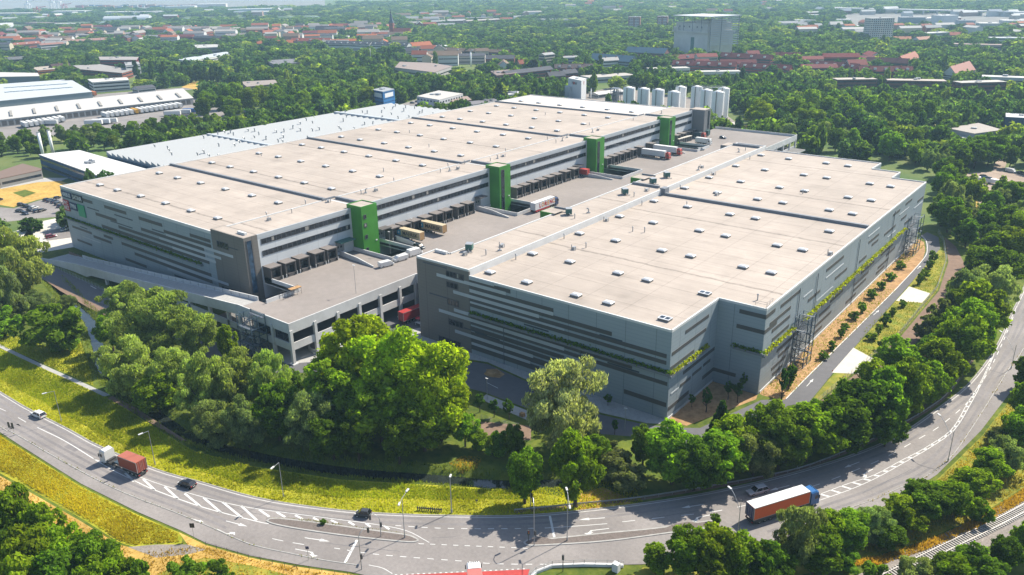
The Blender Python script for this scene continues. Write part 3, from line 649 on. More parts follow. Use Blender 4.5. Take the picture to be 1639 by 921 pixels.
mb.build('wall', ['cladding', 'clad_light', 'clad_brown', 'white_panel', 'white_trim', 'clad_dark', 'clad_light', 'clad_slate'], WA)
mb = MB()
for a, b in ((YA0+.4, 25.0), (26.0, 99.6), (100.6, 174.0), (175.0, 249.4), (250.4, YA1-.4)):
    mb.sheet([(XA0+.4, a), (XS-.2, a), (XS-.2, b), (XA0+.4, b)], 25.2, 1 if a > 240 else 0)
    mb.sheet([(XS+.3, max(a, YA0+5)), (XA1-.4, max(a, YA0+5)), (XA1-.4, b), (XS+.3, b)], 26.0)
mb.sheet([(XS-.8, YA0+.4), (XA1-.35, YA0+.4), (XA1-.35, YA0+4.6), (XS-.8, YA0+4.6)], 26.36)
mb.build('roof', ['roof_membrane', 'roof_membrane_pale'], WA)
for k, y in enumerate((25.0, 99.6, 174.0, 249.4)):
    for q in ((XA0+.2, XS-2.5, y, y+1.0, 25.0, 26.0), (XS+1.5, XA1-.6, y+2.2, y+3.2, 25.8, 26.9), (XS-.2, XS+.25, y-2.5, y+3.2, 25.1, 26.7)): mb = MB(); mb.box(*q); mb.build('fire_wall', 'roof_trim', WA)
mb = MB()
for a, b in ((YA0+5, 22), (29, 96), (104, 170), (178, 245), (253, YA1)): mb = MB(); mb.box(XS-.18, XS+.2, a, b, 25.1, 26.28); mb.build('roof_upstand', 'white_trim', WA)
mb = MB(); mb.box(-141, -137, -19.5, -18.6, 26.36, 27.1)
mb.build('roof_upstand', 'white_trim', WA)
for x in (-245, -231, -214.5, -197.5, -180.5, -164):
    for k in range(12):
        y = -11.5+24.7*k+rnd.uniform(-.4, .4)
        if y > 284: continue
        o = link('skylight', SKY_ME, WA, (x+rnd.uniform(-.3, .3), y, 25.2))
for i, (x, y) in enumerate([(-147, 37.2), (-147, 39.4), (-146, 43.6), (-147.4, 80.3), (-145.7, 84), (-145.3, 88.6), (-144.3, 108.4), (-145, 114.2), (-145.5, 118.6), (-144.4, 157.3), (-144.6, 162.8), (-146, -4), (-147, 6), (-145, 190), (-145.6, 196), (-146, 232), (-145, 262), (-148, 22.5), (-149.5, 97.5), (-147.5, 171)]):
    link('roof_vent', VENTS[i % 3], WA, (x, y, 26.0)).rotation_euler = (0, 0, i*.7)
for i, (x, y) in enumerate([(-153, 0), (-155, 18), (-153.5, 60), (-154, 92), (-153.2, 130), (-155, 165), (-170, 70), (-190, 118), (-160, 210), (-200, 225), (-240, 60), (-225, 140)]):
    link('roof_vent', VENTS[0], WA, (x, y, 25.2))
bands = ((-15.6, 20.2), (29.6, 95), (105, 168), (179, 241), (252, 279))
for a, b in bands:
    window_grid('window_band', WA, 'x', XA1, a, b, 22.95, 24.55, 1.9); window_grid('window_band', WA, 'x', XA1, a, b, 19.1, 20.65, 1.9)
window_grid('window', WA, 'y', YA0-.06, -149.5, -143.5, 21.0, 23.0, 1.5, side=-1); window_grid('window', WA, 'y', YA0-.06, -150.5, -145, 5.3, 7.3, 1.5, side=-1)
window_grid('corner_glazing', WA, 'x', XA1+.05, YA0+.8, YA0+2.6, 8.0, 25.2, 1.8, gm='glass_blue')
mb = MB(); mb.box(-258.3, -160, YA0-.9, YA0-.08, 12.2, 12.75); mb.build('planter', 'roof_trim', WA)
foliage_strip('planter_hedge', [(-258, YA0-.5, 13.1), (-160.2, YA0-.5, 13.1)], WA, 3, .65, 20, (0.10, 0.17, 0.012))
# docks
def dock(parent, y0, open_=True):
    mb = MB(); x0, x1, w, zb = XA1, -130.6, 4.1, 11.2
    mb.box(x0, x1, y0, y0+.28, zb, 15.6); mb.box(x0, x1, y0+w-.28, y0+w, zb, 15.6)
    mb.prism([(x0, y0-.1), (x1+.15, y0-.1), (x1+.15, y0+w+.1), (x0, y0+w+.1)], 15.6, 15.95, 0, 1)
    mb.box(x1-.5, x1-.002, y0+.28, y0+.75, zb+1.1, 15.6, 2); mb.box(x1-.5, x1-.002, y0+w-.75, y0+w-.28, zb+1.1, 15.6, 2); mb.box(x1-.5, x1-.004, y0+.75, y0+w-.75, 14.9, 15.6, 2)
    mb.box(x0, x1+.1, y0+.28, y0+w-.28, zb, zb+1.1, 0); mb.box(x1+.1, x1+.35, y0+.5, y0+.8, zb+.4, zb+1.05, 2); mb.box(x1+.1, x1+.35, y0+w-.8, y0+w-.5, zb+.4, zb+1.05, 2)
    mb.box(x1+.02, x1+.2, y0-.12, y0+.08, zb, zb+1.2, 3); mb.box(x1+.02, x1+.2, y0+w-.05, y0+w+.15, zb, zb+1.2, 3)
    o = mb.build('dock_shelter', ['dock_frame', 'dock_roof', 'black_rubber', 'paint_white'], parent)
    m2 = MB(); m2.box(x1-2.6, x1-2.5, y0+.7, y0+w-.7, zb+1.1, 14.95)
    for k in range(4): m2.box(x1-2.5, x1-2.48, y0+.7, y0+w-.7, zb+1.9+k*.85, zb+1.94+k*.85, 1)
    m2.build('dock_door', ['dock_door', 'dock_frame'], o); return o
for y in (-16.2, -10.6, -5.2, 1.2, 6.4, 36.2, 41.6, 47.0, 53.0, 59.2, 64.4, 71.5, 77.4, 109.2, 114.8, 121.0, 127.0, 133.0, 138.8, 145.8, 152.6, 181.5, 188, 194, 200, 206.4, 214.6, 226.5, 255, 262, 269, 275.5): dock(WA, y)
for y in (13.0, 32.0, 86.0, 157.0, 233.0):
    mb = MB(); mb.box(XA1, -131.2, y, y+6.6 if y < 30 else y+4.6, 16.1, 16.4, 0); mb.build('door_canopy', 'hvac_green' if y < 30 else 'dock_frame', WA)
    mb = MB(); mb.box(XA1, XA1+.12, y+.3, y+3.8, 12.2, 15.9); mb.box(XA1+.12, XA1+.16, y+.8, y+1.5, 13.6, 14.3, 1); mb.box(XA1+.12, XA1+.16, y+2.1, y+2.8, 13.6, 14.3, 1); mb.build('loading_door', ['dock_door', 'glass'], WA)
# green stair towers
for k, (y0, y1) in enumerate(((21.2, 28.4), (96.0, 103.2), (169.0, 176.2), (241.5, 248.8))):
    xt = -129.2
    mb = MB(); mb.box(XA1-2, xt, y0, y1, 0, 27.2, 0); mb.box(XA1-1.7, xt-.3, y0+.3, y1-.3, 27.2, 27.22, 1); 
    for q in ((XA1-2, xt, y0, y0+.3), (XA1-2, xt, y1-.3, y1), (XA1-2, XA1-1.7, y0+.3, y1-.3), (xt-.3, xt, y0+.3, y1-.3)): mb.box(*q, 27.2, 27.5, 0)
    t = mb.build('stair_tower', ['tower_green', 'roof_membrane'], WA)
    if k == 0:
        for z in (24.4, 21.4, 17.2, 12.6): window_grid('window', t, 'x', xt, y0+.9, y0+2.0, z-1.3, z, 1.1)
    else:
        window_grid('stair_glazing', t, 'x', xt, y0+1.2, y0+3.0, 8.5, 26.0, 1.8)
    mb = MB(); mb.box(xt, xt+.25, y1-1.6, y1-1.0, 14.2, 14.6); mb.build('wall_lamp', 'letter_white', t)
mb = MB(); mb.box(XA1-2, -127.0, 280, 288.1, 0, 26.9); mb.box(XA1-1.7, -127.3, 280.3, 287.8, 26.9, 26.95, 1)
t = mb.build('stair_tower', ['tower_grey', 'roof_membrane'], WA); tag(t, 'dark grey stair tower at the far end of the dock front'); window_grid('stair_glazing', t, 'x', -127.0, 284.6, 286.6, 9, 26, 2.0)
# tenants' signs
def sign(parent, x0, x1, z0, z1, m, txts, label):
    mb = MB(); mb.box(x0, x1, YA0-.35, YA0-.08, z0, z1); o = mb.build('sign_panel', m, parent); tag(o, label)
    for txt, size, dz, mm in txts: text_mesh('lettering', txt, size, mm, o, face_matrix(((x0+x1)/2, YA0-.37, (z0+z1)/2+dz), (1, 0, 0)), .03)
sign(WA, -257.0, -248.8, 21.3, 23.9, 'sign_navy', [('AIRBUS', 2.3, 0, 'letter_white')], 'navy sign with white lettering')
sign(WA, -247.6, -239.8, 21.3, 23.9, 'sign_black', [('SATAIR', 2.3, 0, 'letter_white')], 'black sign with white lettering')
sign(WA, -257.0, -252.4, 15.9, 20.3, 'sign_red', [('PFC', 2.2, .9, 'letter_white'), ('NEZ', 2.2, -1.0, 'letter_white')], 'red square sign with two lines of white letters')
sign(WA, -251.4, -245.8, 17.0, 20.0, 'sign_navy', [('7PIN', 2.4, 0, 'letter_white')], 'royal blue sign with white lettering')
sign(WA, -244.8, -239.4, 15.4, 20.2, 'sign_green', [('ABCD', .9, -1.7, 'letter_white')] if False else [], 'tall plain green sign')

# --- near warehouse
WB = thing('warehouse', (0, 0, 0), 'nearer grey-blue striped warehouse with stepped right corners, planted ledges and steel outdoor stairs', 'warehouse')
XB0, XBs, HB, HS = -76.0, -62.0, 23.6, 25.3
mb = MB()
polyB = [(XBs, 0), (0, 0), (0, 25), (12.4, 25), (12.4, 184), (0, 184), (0, 196), (-11, 196), (-11, 209), (XBs, 209)]
mb.prism(polyB, 0, HB-.4, 0)
def parap(seq, z0, z1, th, mi):
    for (a, b) in zip(seq, seq[1:]):
        a = Vector(a); b = Vector(b); d = (b-a).normalized(); n = Vector((-d.y, d.x))
        q = [a-n*.03, b-n*.03, b+n*th, a+n*th]; mb.prism([(p.x, p.y) for p in q], z0, z1, mi)
parap([(XBs, 0), (-.001, 0), (0, 25)], HB-.6, HB, .35, 4); parap([(0, 25.0), (12.4, 25.0), (12.4, 184), (0, 184), (0, 196), (-11, 196), (-11, 209), (XBs, 209)], HB-.6, HB+.003, .35, 4)
mb.box(XB0, XBs, 0, 209, 0, HS-.4, 2); mb.box(-82.0, XB0, 0, 7.5, 0, HS-.4, 2)
for q in ((XBs-.4, XBs+.02, .35, 208.6), (XB0-.02, XB0+.35, 7.85, 208.6), (-82.02, -81.65, .35, 7.5), (-82, XBs+.02, -.04, .35), (-82, XB0, 7.5, 7.85), (XB0, XBs, 208.6, 209.02)): mb.box(*q, HS-.6, HS, 4)
mb.box(XBs, XBs+.06, .4, 208.6, HB-.4, HS-.61, 4)
D, Lg, S, Br = 5, 6, 7, 2
mb.box(-82.03, XBs, -.05, 0, 0, HS-.62, 2)
stripes_x(mb, 0, [(-61.9, -47.5, 22.2, 1.1, D), (-61.9, -33.5, 20.3, 1.1, D), (-61.9, -16, 18.4, 1.1, D), (-61.9, -1, 16.7, 1.05, D), (-61.9, -1, 15.0, 1.0, D), (-61.9, -10, 11.2, 1.0, D), (-61.9, -.4, 9.6, 1.0, D), (-61.9, -30, 7.9, 1.2, D), (-61.9, -25, 6.3, 1.1, D), (-61.9, -33, 4.4, 1.6, D), (-61.9, -38, 2.2, 1.6, D), (-12, -.4, 4.0, 1.2, D), (-61.9, -52, 23.1, .6, 3),
   (-43, -35, 14.0, .4, S), (-19.5, -13, 17.3, .4, S), (-17, -8, 10.4, .4, S), (-60.5, -51.5, 6.6, 1.1, S), (-79.5, -70.2, 24.0, .35, S), (-77.5, -70, 14.9, .35, S), (-64.5, -56, 7.3, .35, S)], -0.06)
stripes_x(mb, 0, [(-74.2, -49, 21.3, .95, Lg), (-61.9, -33.5, 19.3, .95, Lg), (-68, -38, 17.5, .95, Lg), (-61.8, -30, 15.8, .5, Lg), (-68, -34, 12.0, .95, Lg), (-74, -30, 10.4, .95, Lg), (-68, -40, 5.4, .95, Lg), (-61.8, -41, 3.3, .8, Lg), (-61.9, -53, 22.9, .8, Lg)], -0.12)
stripes_y(mb, 0, [(7, 19.5, 20.6, .9, D), (.6, 18.5, 17.3, .9, D), (.3, 12.5, 13.7, .8, D), (7.2, 24.6, 9.7, .9, D), (6, 11.5, 6.7, .8, D), (12.5, 17.5, 7.0, .8, D), (18.5, 22.5, 7.2, .8, D), (.3, 11, 2.9, 1.0, D), (18.5, 24.9, 3.6, 1.0, D), (1.4, 5.2, 6.5, .4, Lg), (11.5, 18.5, 10.9, .4, S)], 0.06)
stripes_x(mb, 25, [(5.6, 12.42, 21.4, 1.1, D), (5.2, 12.42, 17.3, 1.1, D), (.1, 6.2, 3.6, 1.0, D)], -0.06)
ry = random.Random(5); lst = [(25.2, 31, 21.4, 1.1, D), (25.2, 33, 17.3, 1.1, D)]
for z in (20.6, 18.2, 15.6, 13.4, 8.6, 6.4, 4.2, 2.2):
    y = 26+ry.uniform(0, 14)
    while y < 176:
        L = ry.uniform(7, 16); c = D if ry.random() < .85 else Lg
        lst.append((y, min(y+L, 183), z+ry.uniform(-.5, .5), .95 if c == D else .45, c)); y += L+ry.uniform(7, 26)
stripes_y(mb, 12.4, lst, 0.06)
mb.box(12.4, 12.55, 26, 183, 0, .6, 4); mb.box(.06, .2, .2, 24.8, 0, .6, 4)
mb.build('wall', ['cladding', 'clad_light', 'clad_brown', 'white_panel', 'white_trim', 'clad_dark', 'clad_light', 'clad_slate'], WB)
mb = MB(); i1 = [(XBs+.06, .35), (-.35, .35), (-.35, 25.35), (12.05, 25.35), (12.05, 108.8), (XBs+.06, 108.8)]; i2 = [(XBs+.06, 110.2), (12.05, 110.2), (12.05, 183.6), (-.35, 183.6), (-.35, 195.6), (-11.35, 195.6), (-11.35, 208.6), (XBs+.06, 208.6)]
mb.sheet(i1, HB-.37); mb.sheet(i2, HB-.37); mb.sheet([(XB0+.35, 7.5), (XB0+.35, 208.6), (XBs-.4, 208.6), (XBs-.4, 7.5)], HS-.37); mb.sheet([(-81.65, .35), (XBs-.4, .35), (XBs-.4, 7.5), (-81.65, 7.5)], HS-.37)
mb.build('roof', 'roof_membrane', WB)
for q in ((XBs+1.62, 12.0, 108.9, 110.1, HB-.4, HB+.55), (XB0+.4, XBs-2.2, 111.0, 112.0, HS-.37, HS+.5), (XBs-.6, XBs+1.6, 108.8, 112, HB-.37, HS+.5), (XB0+.4, XBs-1, 203, 204, HS-.37, HS+.6)): mb = MB(); mb.box(*q); mb.build('fire_wall', 'roof_trim', WB)
mb = MB(); mb.box(-81, -76.5, 6.6, 7.45, HS-.3, HS+.45); mb.build('roof_upstand', 'white_trim', WB)
for x in (-59, -46, -30, -20.8, -4.5, 3.4):
    for k, y in enumerate((5.5, 25.6, 50.2, 74.4, 98.0, 122.3, 143.5, 168.5, 195.5)):
        if x > -11 and y > 190 or x > 0 and y < 26: continue
        if x == -4.5 and y == 98.0: continue
        op = (x in (-4.5,) and y < 30)
        link('skylight', SKY_OPEN if op else SKY_ME, WB, (x+rnd.uniform(-.2, .2), y+rnd.uniform(-.4, .4), HB-.37))
for x, y in ((-73.5, 13.5), (-71.5, 62), (-70, 96), (-69.5, 116), (-70, 128)): hvac(WB, x, y, HS-.37, .1*x)
for i, (x, y) in enumerate([(-66.9, 13.2), (-66.2, 18.7), (-68, 22), (-67.2, 59.3), (-67.2, 67.6), (-66, 105), (-65.7, 95.3), (-65.8, 147.2), (-66.5, 152), (-66, 195), (-67, 190), (-72, 9.8)]):
    link('roof_vent', VENTS[i % 3], WB, (x, y, HS-.37)).rotation_euler = (0, 0, i)
for i, (x, y) in enumerate([(-60.5, 19), (-60.5, 43.5), (-60.3, 68), (-60.5, 92), (-60.4, 121), (-60.3, 150), (-60, 186), (-50, 40), (-52, 36.5), (-47, 62.5), (-43.5, 64), (-45, 120), (-47, 100), (8, 30), (11, 76), (-20, 140)]):
    link('roof_vent', VENTS[(0, 0, 2)[i % 3]], WB, (x, y, HB-.37)).rotation_euler = (0, 0, i)
mb = MB(); railing(mb, [(9, 26.2, HB), (11.9, 26.2, HB), (11.9, 30, HB)], 1.1, 1.5); mb.build('roof_railing', 'steel_grey', WB)
for x0, x1, z0, z1 in ((-70.4, -63.9, 21.7, 23.3), (-70.5, -66.2, 18.5, 20.1), (-70.4, -66.2, 13.2, 14.9), (-70.3, -64.9, 7.0, 8.7), (-74.5, -66, .2, 2.2)): window_grid('window', WB, 'y', -.05, x0, x1, z0, z1, 1.4, side=-1)
mb = MB(); mb.box(-62, .1, -.95, -.1, 12.0, 12.6); mb.box(-.1+.2, .95, -.95, 19.6, 11.8, 12.45); mb.build('planter', 'roof_trim', WB)
mb = MB(); mb.box(5, 13.3, 24.1, 24.92, 11.2, 11.8); mb.box(12.5, 13.3, 24.95, 45.8, 10.6, 11.2); mb.box(12.5, 13.3, 52.5, 159.5, 10.2, 10.8); mb.build('planter', 'roof_trim', WB)
for i, ps in enumerate(([(-62, -.5, 13.0), (.5, -.5, 13.0)], [(.5, -.5, 12.9), (.55, 19.4, 12.7)], [(5, 24.5, 12.1), (13, 24.5, 12.1)], [(12.9, 25, 11.6), (12.9, 45.7, 11.4)], [(12.9, 52.6, 11.2), (12.9, 159.3, 11.0)])):
    foliage_strip('planter_hedge', ps, WB, 20+i, .7, 26, (0.10, 0.18, 0.012) if i in (0, 2) else (0.30, 0.32, 0.012))
for y0 in (58, 118):   # green stair heads on the deck side
    mb = MB(); mb.box(-80.5, XB0-.05, y0, y0+6.5, 0, HS+.3); mb.box(-80.2, XB0+1.5, y0+.3, y0+6.2, HS+.3, HS+.34, 1); mb.box(-79, -73, y0+6.2, y0+6.5, HS+.3, HS+.9, 2); t = mb.build('stair_tower', ['tower_green', 'roof_membrane', 'roof_trim'], WB); tag(t, 'green stair tower on the deck side')
mb = MB(); mb.box(-79.5, XB0-.05, 198, 206, 0, HS+.2); mb.box(-79.2, XB0-.1, 198.3, 205.7, HS+.2, HS+.24, 1); mb.build('stair_tower', ['tower_grey', 'roof_membrane'], WB)
# downpipes
mb = MB()
for x in (-50, -25): mb.tube((x, -.16, 0), (x, -.16, 12), .09, n=6)
for y in (48, 62, 100, 140): mb.tube((12.6, y, 0), (12.6, y, 22), .09, n=6)
mb.build('downpipe', 'steel_grey', WB)

# --- steel outdoor stair towers
def steel_stair(name, x0, y0, wx, wy, h, label, m='steel_blue'):
    root = thing(name, (x0, y0, 0), label, 'outdoor stair')
    mb = MB()
    for a in (0, wx):
        for b in (0, wy/2, wy): mb.box(a-.1, a+.1, b-.1, b+.1, 0, h+1.1)
    n = int(round(h/2.6)); st = h/n
    for k in range(n+1):
        z = k*st
        for a in (0, wx): mb.box(a-.07, a+.07, .1, wy-.1, z+.9 if k == n else z-.1, z+1.0 if k == n else z+.08)
        for b in (0, wy): mb.box(.1, wx-.1, b-.07, b+.07, z+.9 if k == n else z-.1, z+1.0 if k == n else z+.08)
        if k < n and k % 2 == 0: mb.tube((wx, 0, z), (wx, wy/2, z+st), .06, n=4); mb.tube((0, 0, z), (wx, 0, z+st), .06, n=4)
        elif k < n: mb.tube((wx, wy, z), (wx, wy/2, z+st), .06, n=4); mb.tube((wx, 0, z), (0, 0, z+st), .06, n=4)
    mb.build('frame', m, root)
    mb = MB()
    for k in range(n):
        z = k*st; a, b = (.9, wy-.9) if k % 2 == 0 else (wy-.9, .9); xa = wx*.28 if k % 2 == 0 else wx*.72
        ns = 9
        for j in range(ns):
            yy = a+(b-a)*(j+.5)/ns; mb.box(xa-.5, xa+.5, yy-.2, yy+.2, z+st*(j+.6)/ns, z+st*(j+.6)/ns+.08)
        for sgn in (-.52, .52):
            mb.tube((xa+sgn, a, z+1.0), (xa+sgn, b, z+st+1.0), .045, n=4); mb.tube((xa+sgn, a, z+.1), (xa+sgn, b, z+st+.1), .09, n=4)
    mb.build('stair_flight', 'steel_grey', root)
    mb = MB()
    for k in range(1, n+1):
        z = k*st; yy = (wy-.9, wy) if k % 2 == 1 else (0, .9)
        mb.box(.1, wx-.1, yy[0]+.12*(yy[0] < 1), yy[1]-.12*(yy[1] > 1), z-.02, z+.06)
    mb.build('landing', 'steel_grey', root)
    return root
steel_stair('outdoor_stair', 12.9, 46.0, 3.4, 6.0, 13.2, 'steel outdoor stair tower on the near end of the right facade, above the concrete pad')
steel_stair('outdoor_stair', 12.9, 161.5, 3.4, 9.0, 13.2, 'steel outdoor stair tower at the far end of the right facade, beside the bend')
steel_stair('outdoor_stair', -113.5, -40.6, 6.4, 4.8, 12.0, 'blue steel stair tower against the front of the truck deck, behind the willows')

# --- raised truck deck
def rects(mb, x0, x1, y0, y1, holes, z0, z1, mi=0, top=0):
    xs = sorted({x0, x1}|{v for h in holes for v in h[:2] if x0 < v < x1}); ys = sorted({y0, y1}|{v for h in holes for v in h[2:] if y0 < v < y1})
    ok = lambda i, j: 0 <= i < len(xs)-1 and 0 <= j < len(ys)-1 and not any(h[0] <= (xs[i]+xs[i+1])/2 <= h[1] and h[2] <= (ys[j]+ys[j+1])/2 <= h[3] for h in holes)
    for i in range(len(xs)-1):
        for j in range(len(ys)-1):
            if not ok(i, j): continue
            a, b, c, d = xs[i], xs[i+1], ys[j], ys[j+1]
            mb.face([(a, c, z1), (b, c, z1), (b, d, z1), (a, d, z1)], top); mb.face([(a, c, z0), (a, d, z0), (b, d, z0), (b, c, z0)], mi)
            if not ok(i-1, j): mb.face([(a, c, z0), (a, c, z1), (a, d, z1), (a, d, z0)], mi)
            if not ok(i+1, j): mb.face([(b, c, z0), (b, d, z0), (b, d, z1), (b, c, z1)], mi)
            if not ok(i, j-1): mb.face([(a, c, z0), (b, c, z0), (b, c, z1), (a, c, z1)], mi)
            if not ok(i, j+1): mb.face([(a, d, z0), (a, d, z1), (b, d, z1), (b, d, z0)], mi)
DECK = thing('truck_deck', (0, 0, 0), 'raised concrete truck yard on columns between the two warehouses', 'truck deck')
HOLES = [(-134.3, -115.4, 21.0, 33.0), (-134.3, -114.4, 88.5, 104.5), (-134.3, -112.6, 166, 184), (-134.3, -112, 242, 256)]
ZD = 11.2
mb = MB(); rects(mb, -117.0, -97.3, -35.0, -16.2, [], 10.3, ZD, 1, 0); rects(mb, -134.5, -97.3, -16.2, 14.2, [], 10.3, ZD, 1, 0); rects(mb, -134.5, -76.1, 14.2, 209, [(-76.5, -70, 0, 0)]+HOLES, 10.3, ZD, 1, 0); rects(mb, -134.5, -84, 209, 312, HOLES, 10.3, ZD, 1, 0)
rects(mb, -121.2, -117.0, -35.0, -28.1, [], 10.3, ZD, 1, 0)
mb.build('deck_slab', ['deck_asphalt', 'concrete'], DECK)
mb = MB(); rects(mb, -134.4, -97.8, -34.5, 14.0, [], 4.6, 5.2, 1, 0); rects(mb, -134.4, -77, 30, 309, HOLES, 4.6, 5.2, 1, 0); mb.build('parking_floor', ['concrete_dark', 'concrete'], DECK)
mb = MB(); PT = 12.45
def pw(x0, x1, y0, y1, z0=10.0, z1=PT): mb = MB(); mb.box(x0, x1, y0, y1, z0, z1); mb.build('parapet', 'concrete', DECK)
pw(-121.3, -97.0, -35.3, -35.0, 9.3); pw(-97.29, -96.99, -35.0, 14.3, 9.3); pw(-96.98, -76.2, 14.0, 14.3, 9.3)
pw(-134.4, -117.0, -16.2, -15.9); pw(-117.3, -117.0, -28.0, -16.2); 
for h in HOLES:
    pw(h[0], h[1], h[2]-.3, h[2]); pw(h[0], h[1], h[3], h[3]+.3); pw(h[1], h[1]+.3, h[2]-.3, h[3]+.3)
pw(-134.4, -83.7, 312, 312.3, 9.3); pw(-84, -83.7, 209.1, 311.99, 9.3)
mb = MB()
for y, ya in ((14.2, 12.4), (38.2, 36.6), (86.0, 84), (160.0, 161.5), (236, 234)):
    mb = MB(); wall_strip(mb, [(-133.8, y), (-124, (y+ya)/2), (-115, ya)], -.18, .18, 11.15, [13.0, 12.7, 11.7]); mb.build('ramp_wall', 'concrete', DECK)
mb = MB()
for q in ((-120.8, -97.6, -35.25, -34.95), (-97.27, -97.0, -34.9, 14.2), (-84.1, -83.85, 209.2, 312)): mb = MB(); mb.box(*q, 4.2, 6.4); mb.build('spandrel', 'concrete', DECK)
COLS = [(-97.15, y) for y in (-34.9, -26.6, -18.3, -10, -1.7, 6.6, 13.6)]+[(x, -35.1) for x in (-105, -113, -120.6)]+[(-84.0, y) for y in (212, 222, 232, 242, 252, 262, 272, 282, 292, 302, 311)]
for i, (x, y) in enumerate(COLS):
    mb = MB(); mb.box(x-.45, x+.45, y-.45, y+.45, .35, 10.3); mb.box(x-.9, x+.9, y-.9, y+.9, 0, .35); mb.build('column', 'concrete', DECK)
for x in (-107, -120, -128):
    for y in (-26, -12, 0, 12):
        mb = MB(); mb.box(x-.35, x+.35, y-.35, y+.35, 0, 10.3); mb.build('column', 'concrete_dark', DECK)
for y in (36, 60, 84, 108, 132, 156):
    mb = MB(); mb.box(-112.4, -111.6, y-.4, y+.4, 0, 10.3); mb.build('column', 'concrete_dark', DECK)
mb = MB(); mb.tube((-88, 8, 0), (-88, 8, 10.3), .75, n=16); mb.tube((-88, 8, 0), (-88, 8, .5), 1.5, n=16); tag(mb.build('round_column', 'concrete', DECK, True))
window_grid('window_strip', DECK, 'y', -34.6, -112.6, -98, 6.5, 9.2, 3.0, side=-1)
mb = MB(); railing(mb, [(-117.15, -22, PT), (-117.15, -16.4, PT)], 1.2, 1.5)
mb.build('railing', 'dark_metal', DECK)
# smoking shelter with the rusty roof by the front opening
sh = thing('bin_shelter', (-116.2, -20, ZD), 'small open shelter with rust red roof by the deck opening', 'shelter')
mb = MB(); mb.box(-.9, .9, -.2, 3.6, 2.1, 2.25); mb.build('roof', 'mulch', sh)
mb = MB()
for a in (-.8, .8):
    for b in (-3.4, -1.6, 0, 1.8, 3.4): mb.tube((a, b, 0), (a, b, 2.1), .05, n=5)
for a in (-.8, .8): mb.tube((a, -3.4, 2.0), (a, 3.4, 2.0), .05, n=5); mb.tube((a, -3.4, 1), (a, 3.4, 1), .04, n=5)
mb.build('frame', 'dark_metal', sh)
# ramp climbing along the front of the long warehouse
def ramp_z(x): return max(0.0, ZD*(x+250)/(250-121.2))
RP = thing('truck_ramp', (0, 0, 0), 'long concrete ramp along the shaded front of the long warehouse to the truck deck', 'ramp')
xs = [-250+i*(128.8/28) for i in range(29)]
yo = lambda x: -35.3-2.2*max(0, (-225-x)/25)**1.5; yi = lambda x: -28.0+2.0*max(0, (-228-x)/22)**1.5
mb = MB(); mb.loft([[(x, yo(x), ramp_z(x)-.9), (x, yi(x), ramp_z(x)-.9), (x, yi(x), ramp_z(x)+.03), (x, yo(x), ramp_z(x)+.03)] for x in xs]); mb.build('ramp_slab', 'concrete', RP)
mb = MB(); mb.loft([[(x, yo(x)+.4, ramp_z(x)+.035), (x, yi(x)-.4, ramp_z(x)+.035), (x, yi(x)-.4, ramp_z(x)+.05), (x, yo(x)+.4, ramp_z(x)+.05)] for x in xs]); mb.build('roadway', 'paving', RP)
mb = MB()
mb.loft([[(x, yo(x)-.15, ramp_z(x)-1.9 if x > -215 else -.2), (x, yo(x)+.15, ramp_z(x)-1.9 if x > -215 else -.2), (x, yo(x)+.15, ramp_z(x)+1.25), (x, yo(x)-.15, ramp_z(x)+1.25)] for x in xs])
x2 = [x for x in xs if x > -240]
mb.loft([[(x, yi(x)-.15, ramp_z(x)-1.2), (x, yi(x)+.15, ramp_z(x)-1.2), (x, yi(x)+.15, ramp_z(x)+1.25), (x, yi(x)-.15, ramp_z(x)+1.25)] for x in x2]); mb.build('parapet', 'concrete', RP)
mb = MB()
for x in xs[1:-1:1]: mb.box(x-.05, x+.05, yi(x)-.22, yi(x)-.16, ramp_z(x)+.1, ramp_z(x)+1.2)
mb.build('wall_rib', 'roof_trim', RP)
for x in (-203, -192, -181, -170, -159, -148, -137, -127):
    mb = MB(); mb.box(x-.5, x+.5, -35.2, -34.3, -.3, ramp_z(x)-.9); mb.box(x-.45, x+.45, -29, -28.2, 0, ramp_z(x)-.9); mb.build('pier', 'concrete', RP)
mb = MB(); mb.box(-165, -121.5, -35.2, -34.95, 3.9, 6.0); mb.build('spandrel', 'concrete', RP)
mb = MB(); mb.loft([[(x, -27.2, -.2), (x, -26.9, -.2), (x, -26.9, 1.3), (x, -27.2, 1.3)] for x in (-249, -230, -205)]); mb.build('screen_wall', 'dirt_path', RP)
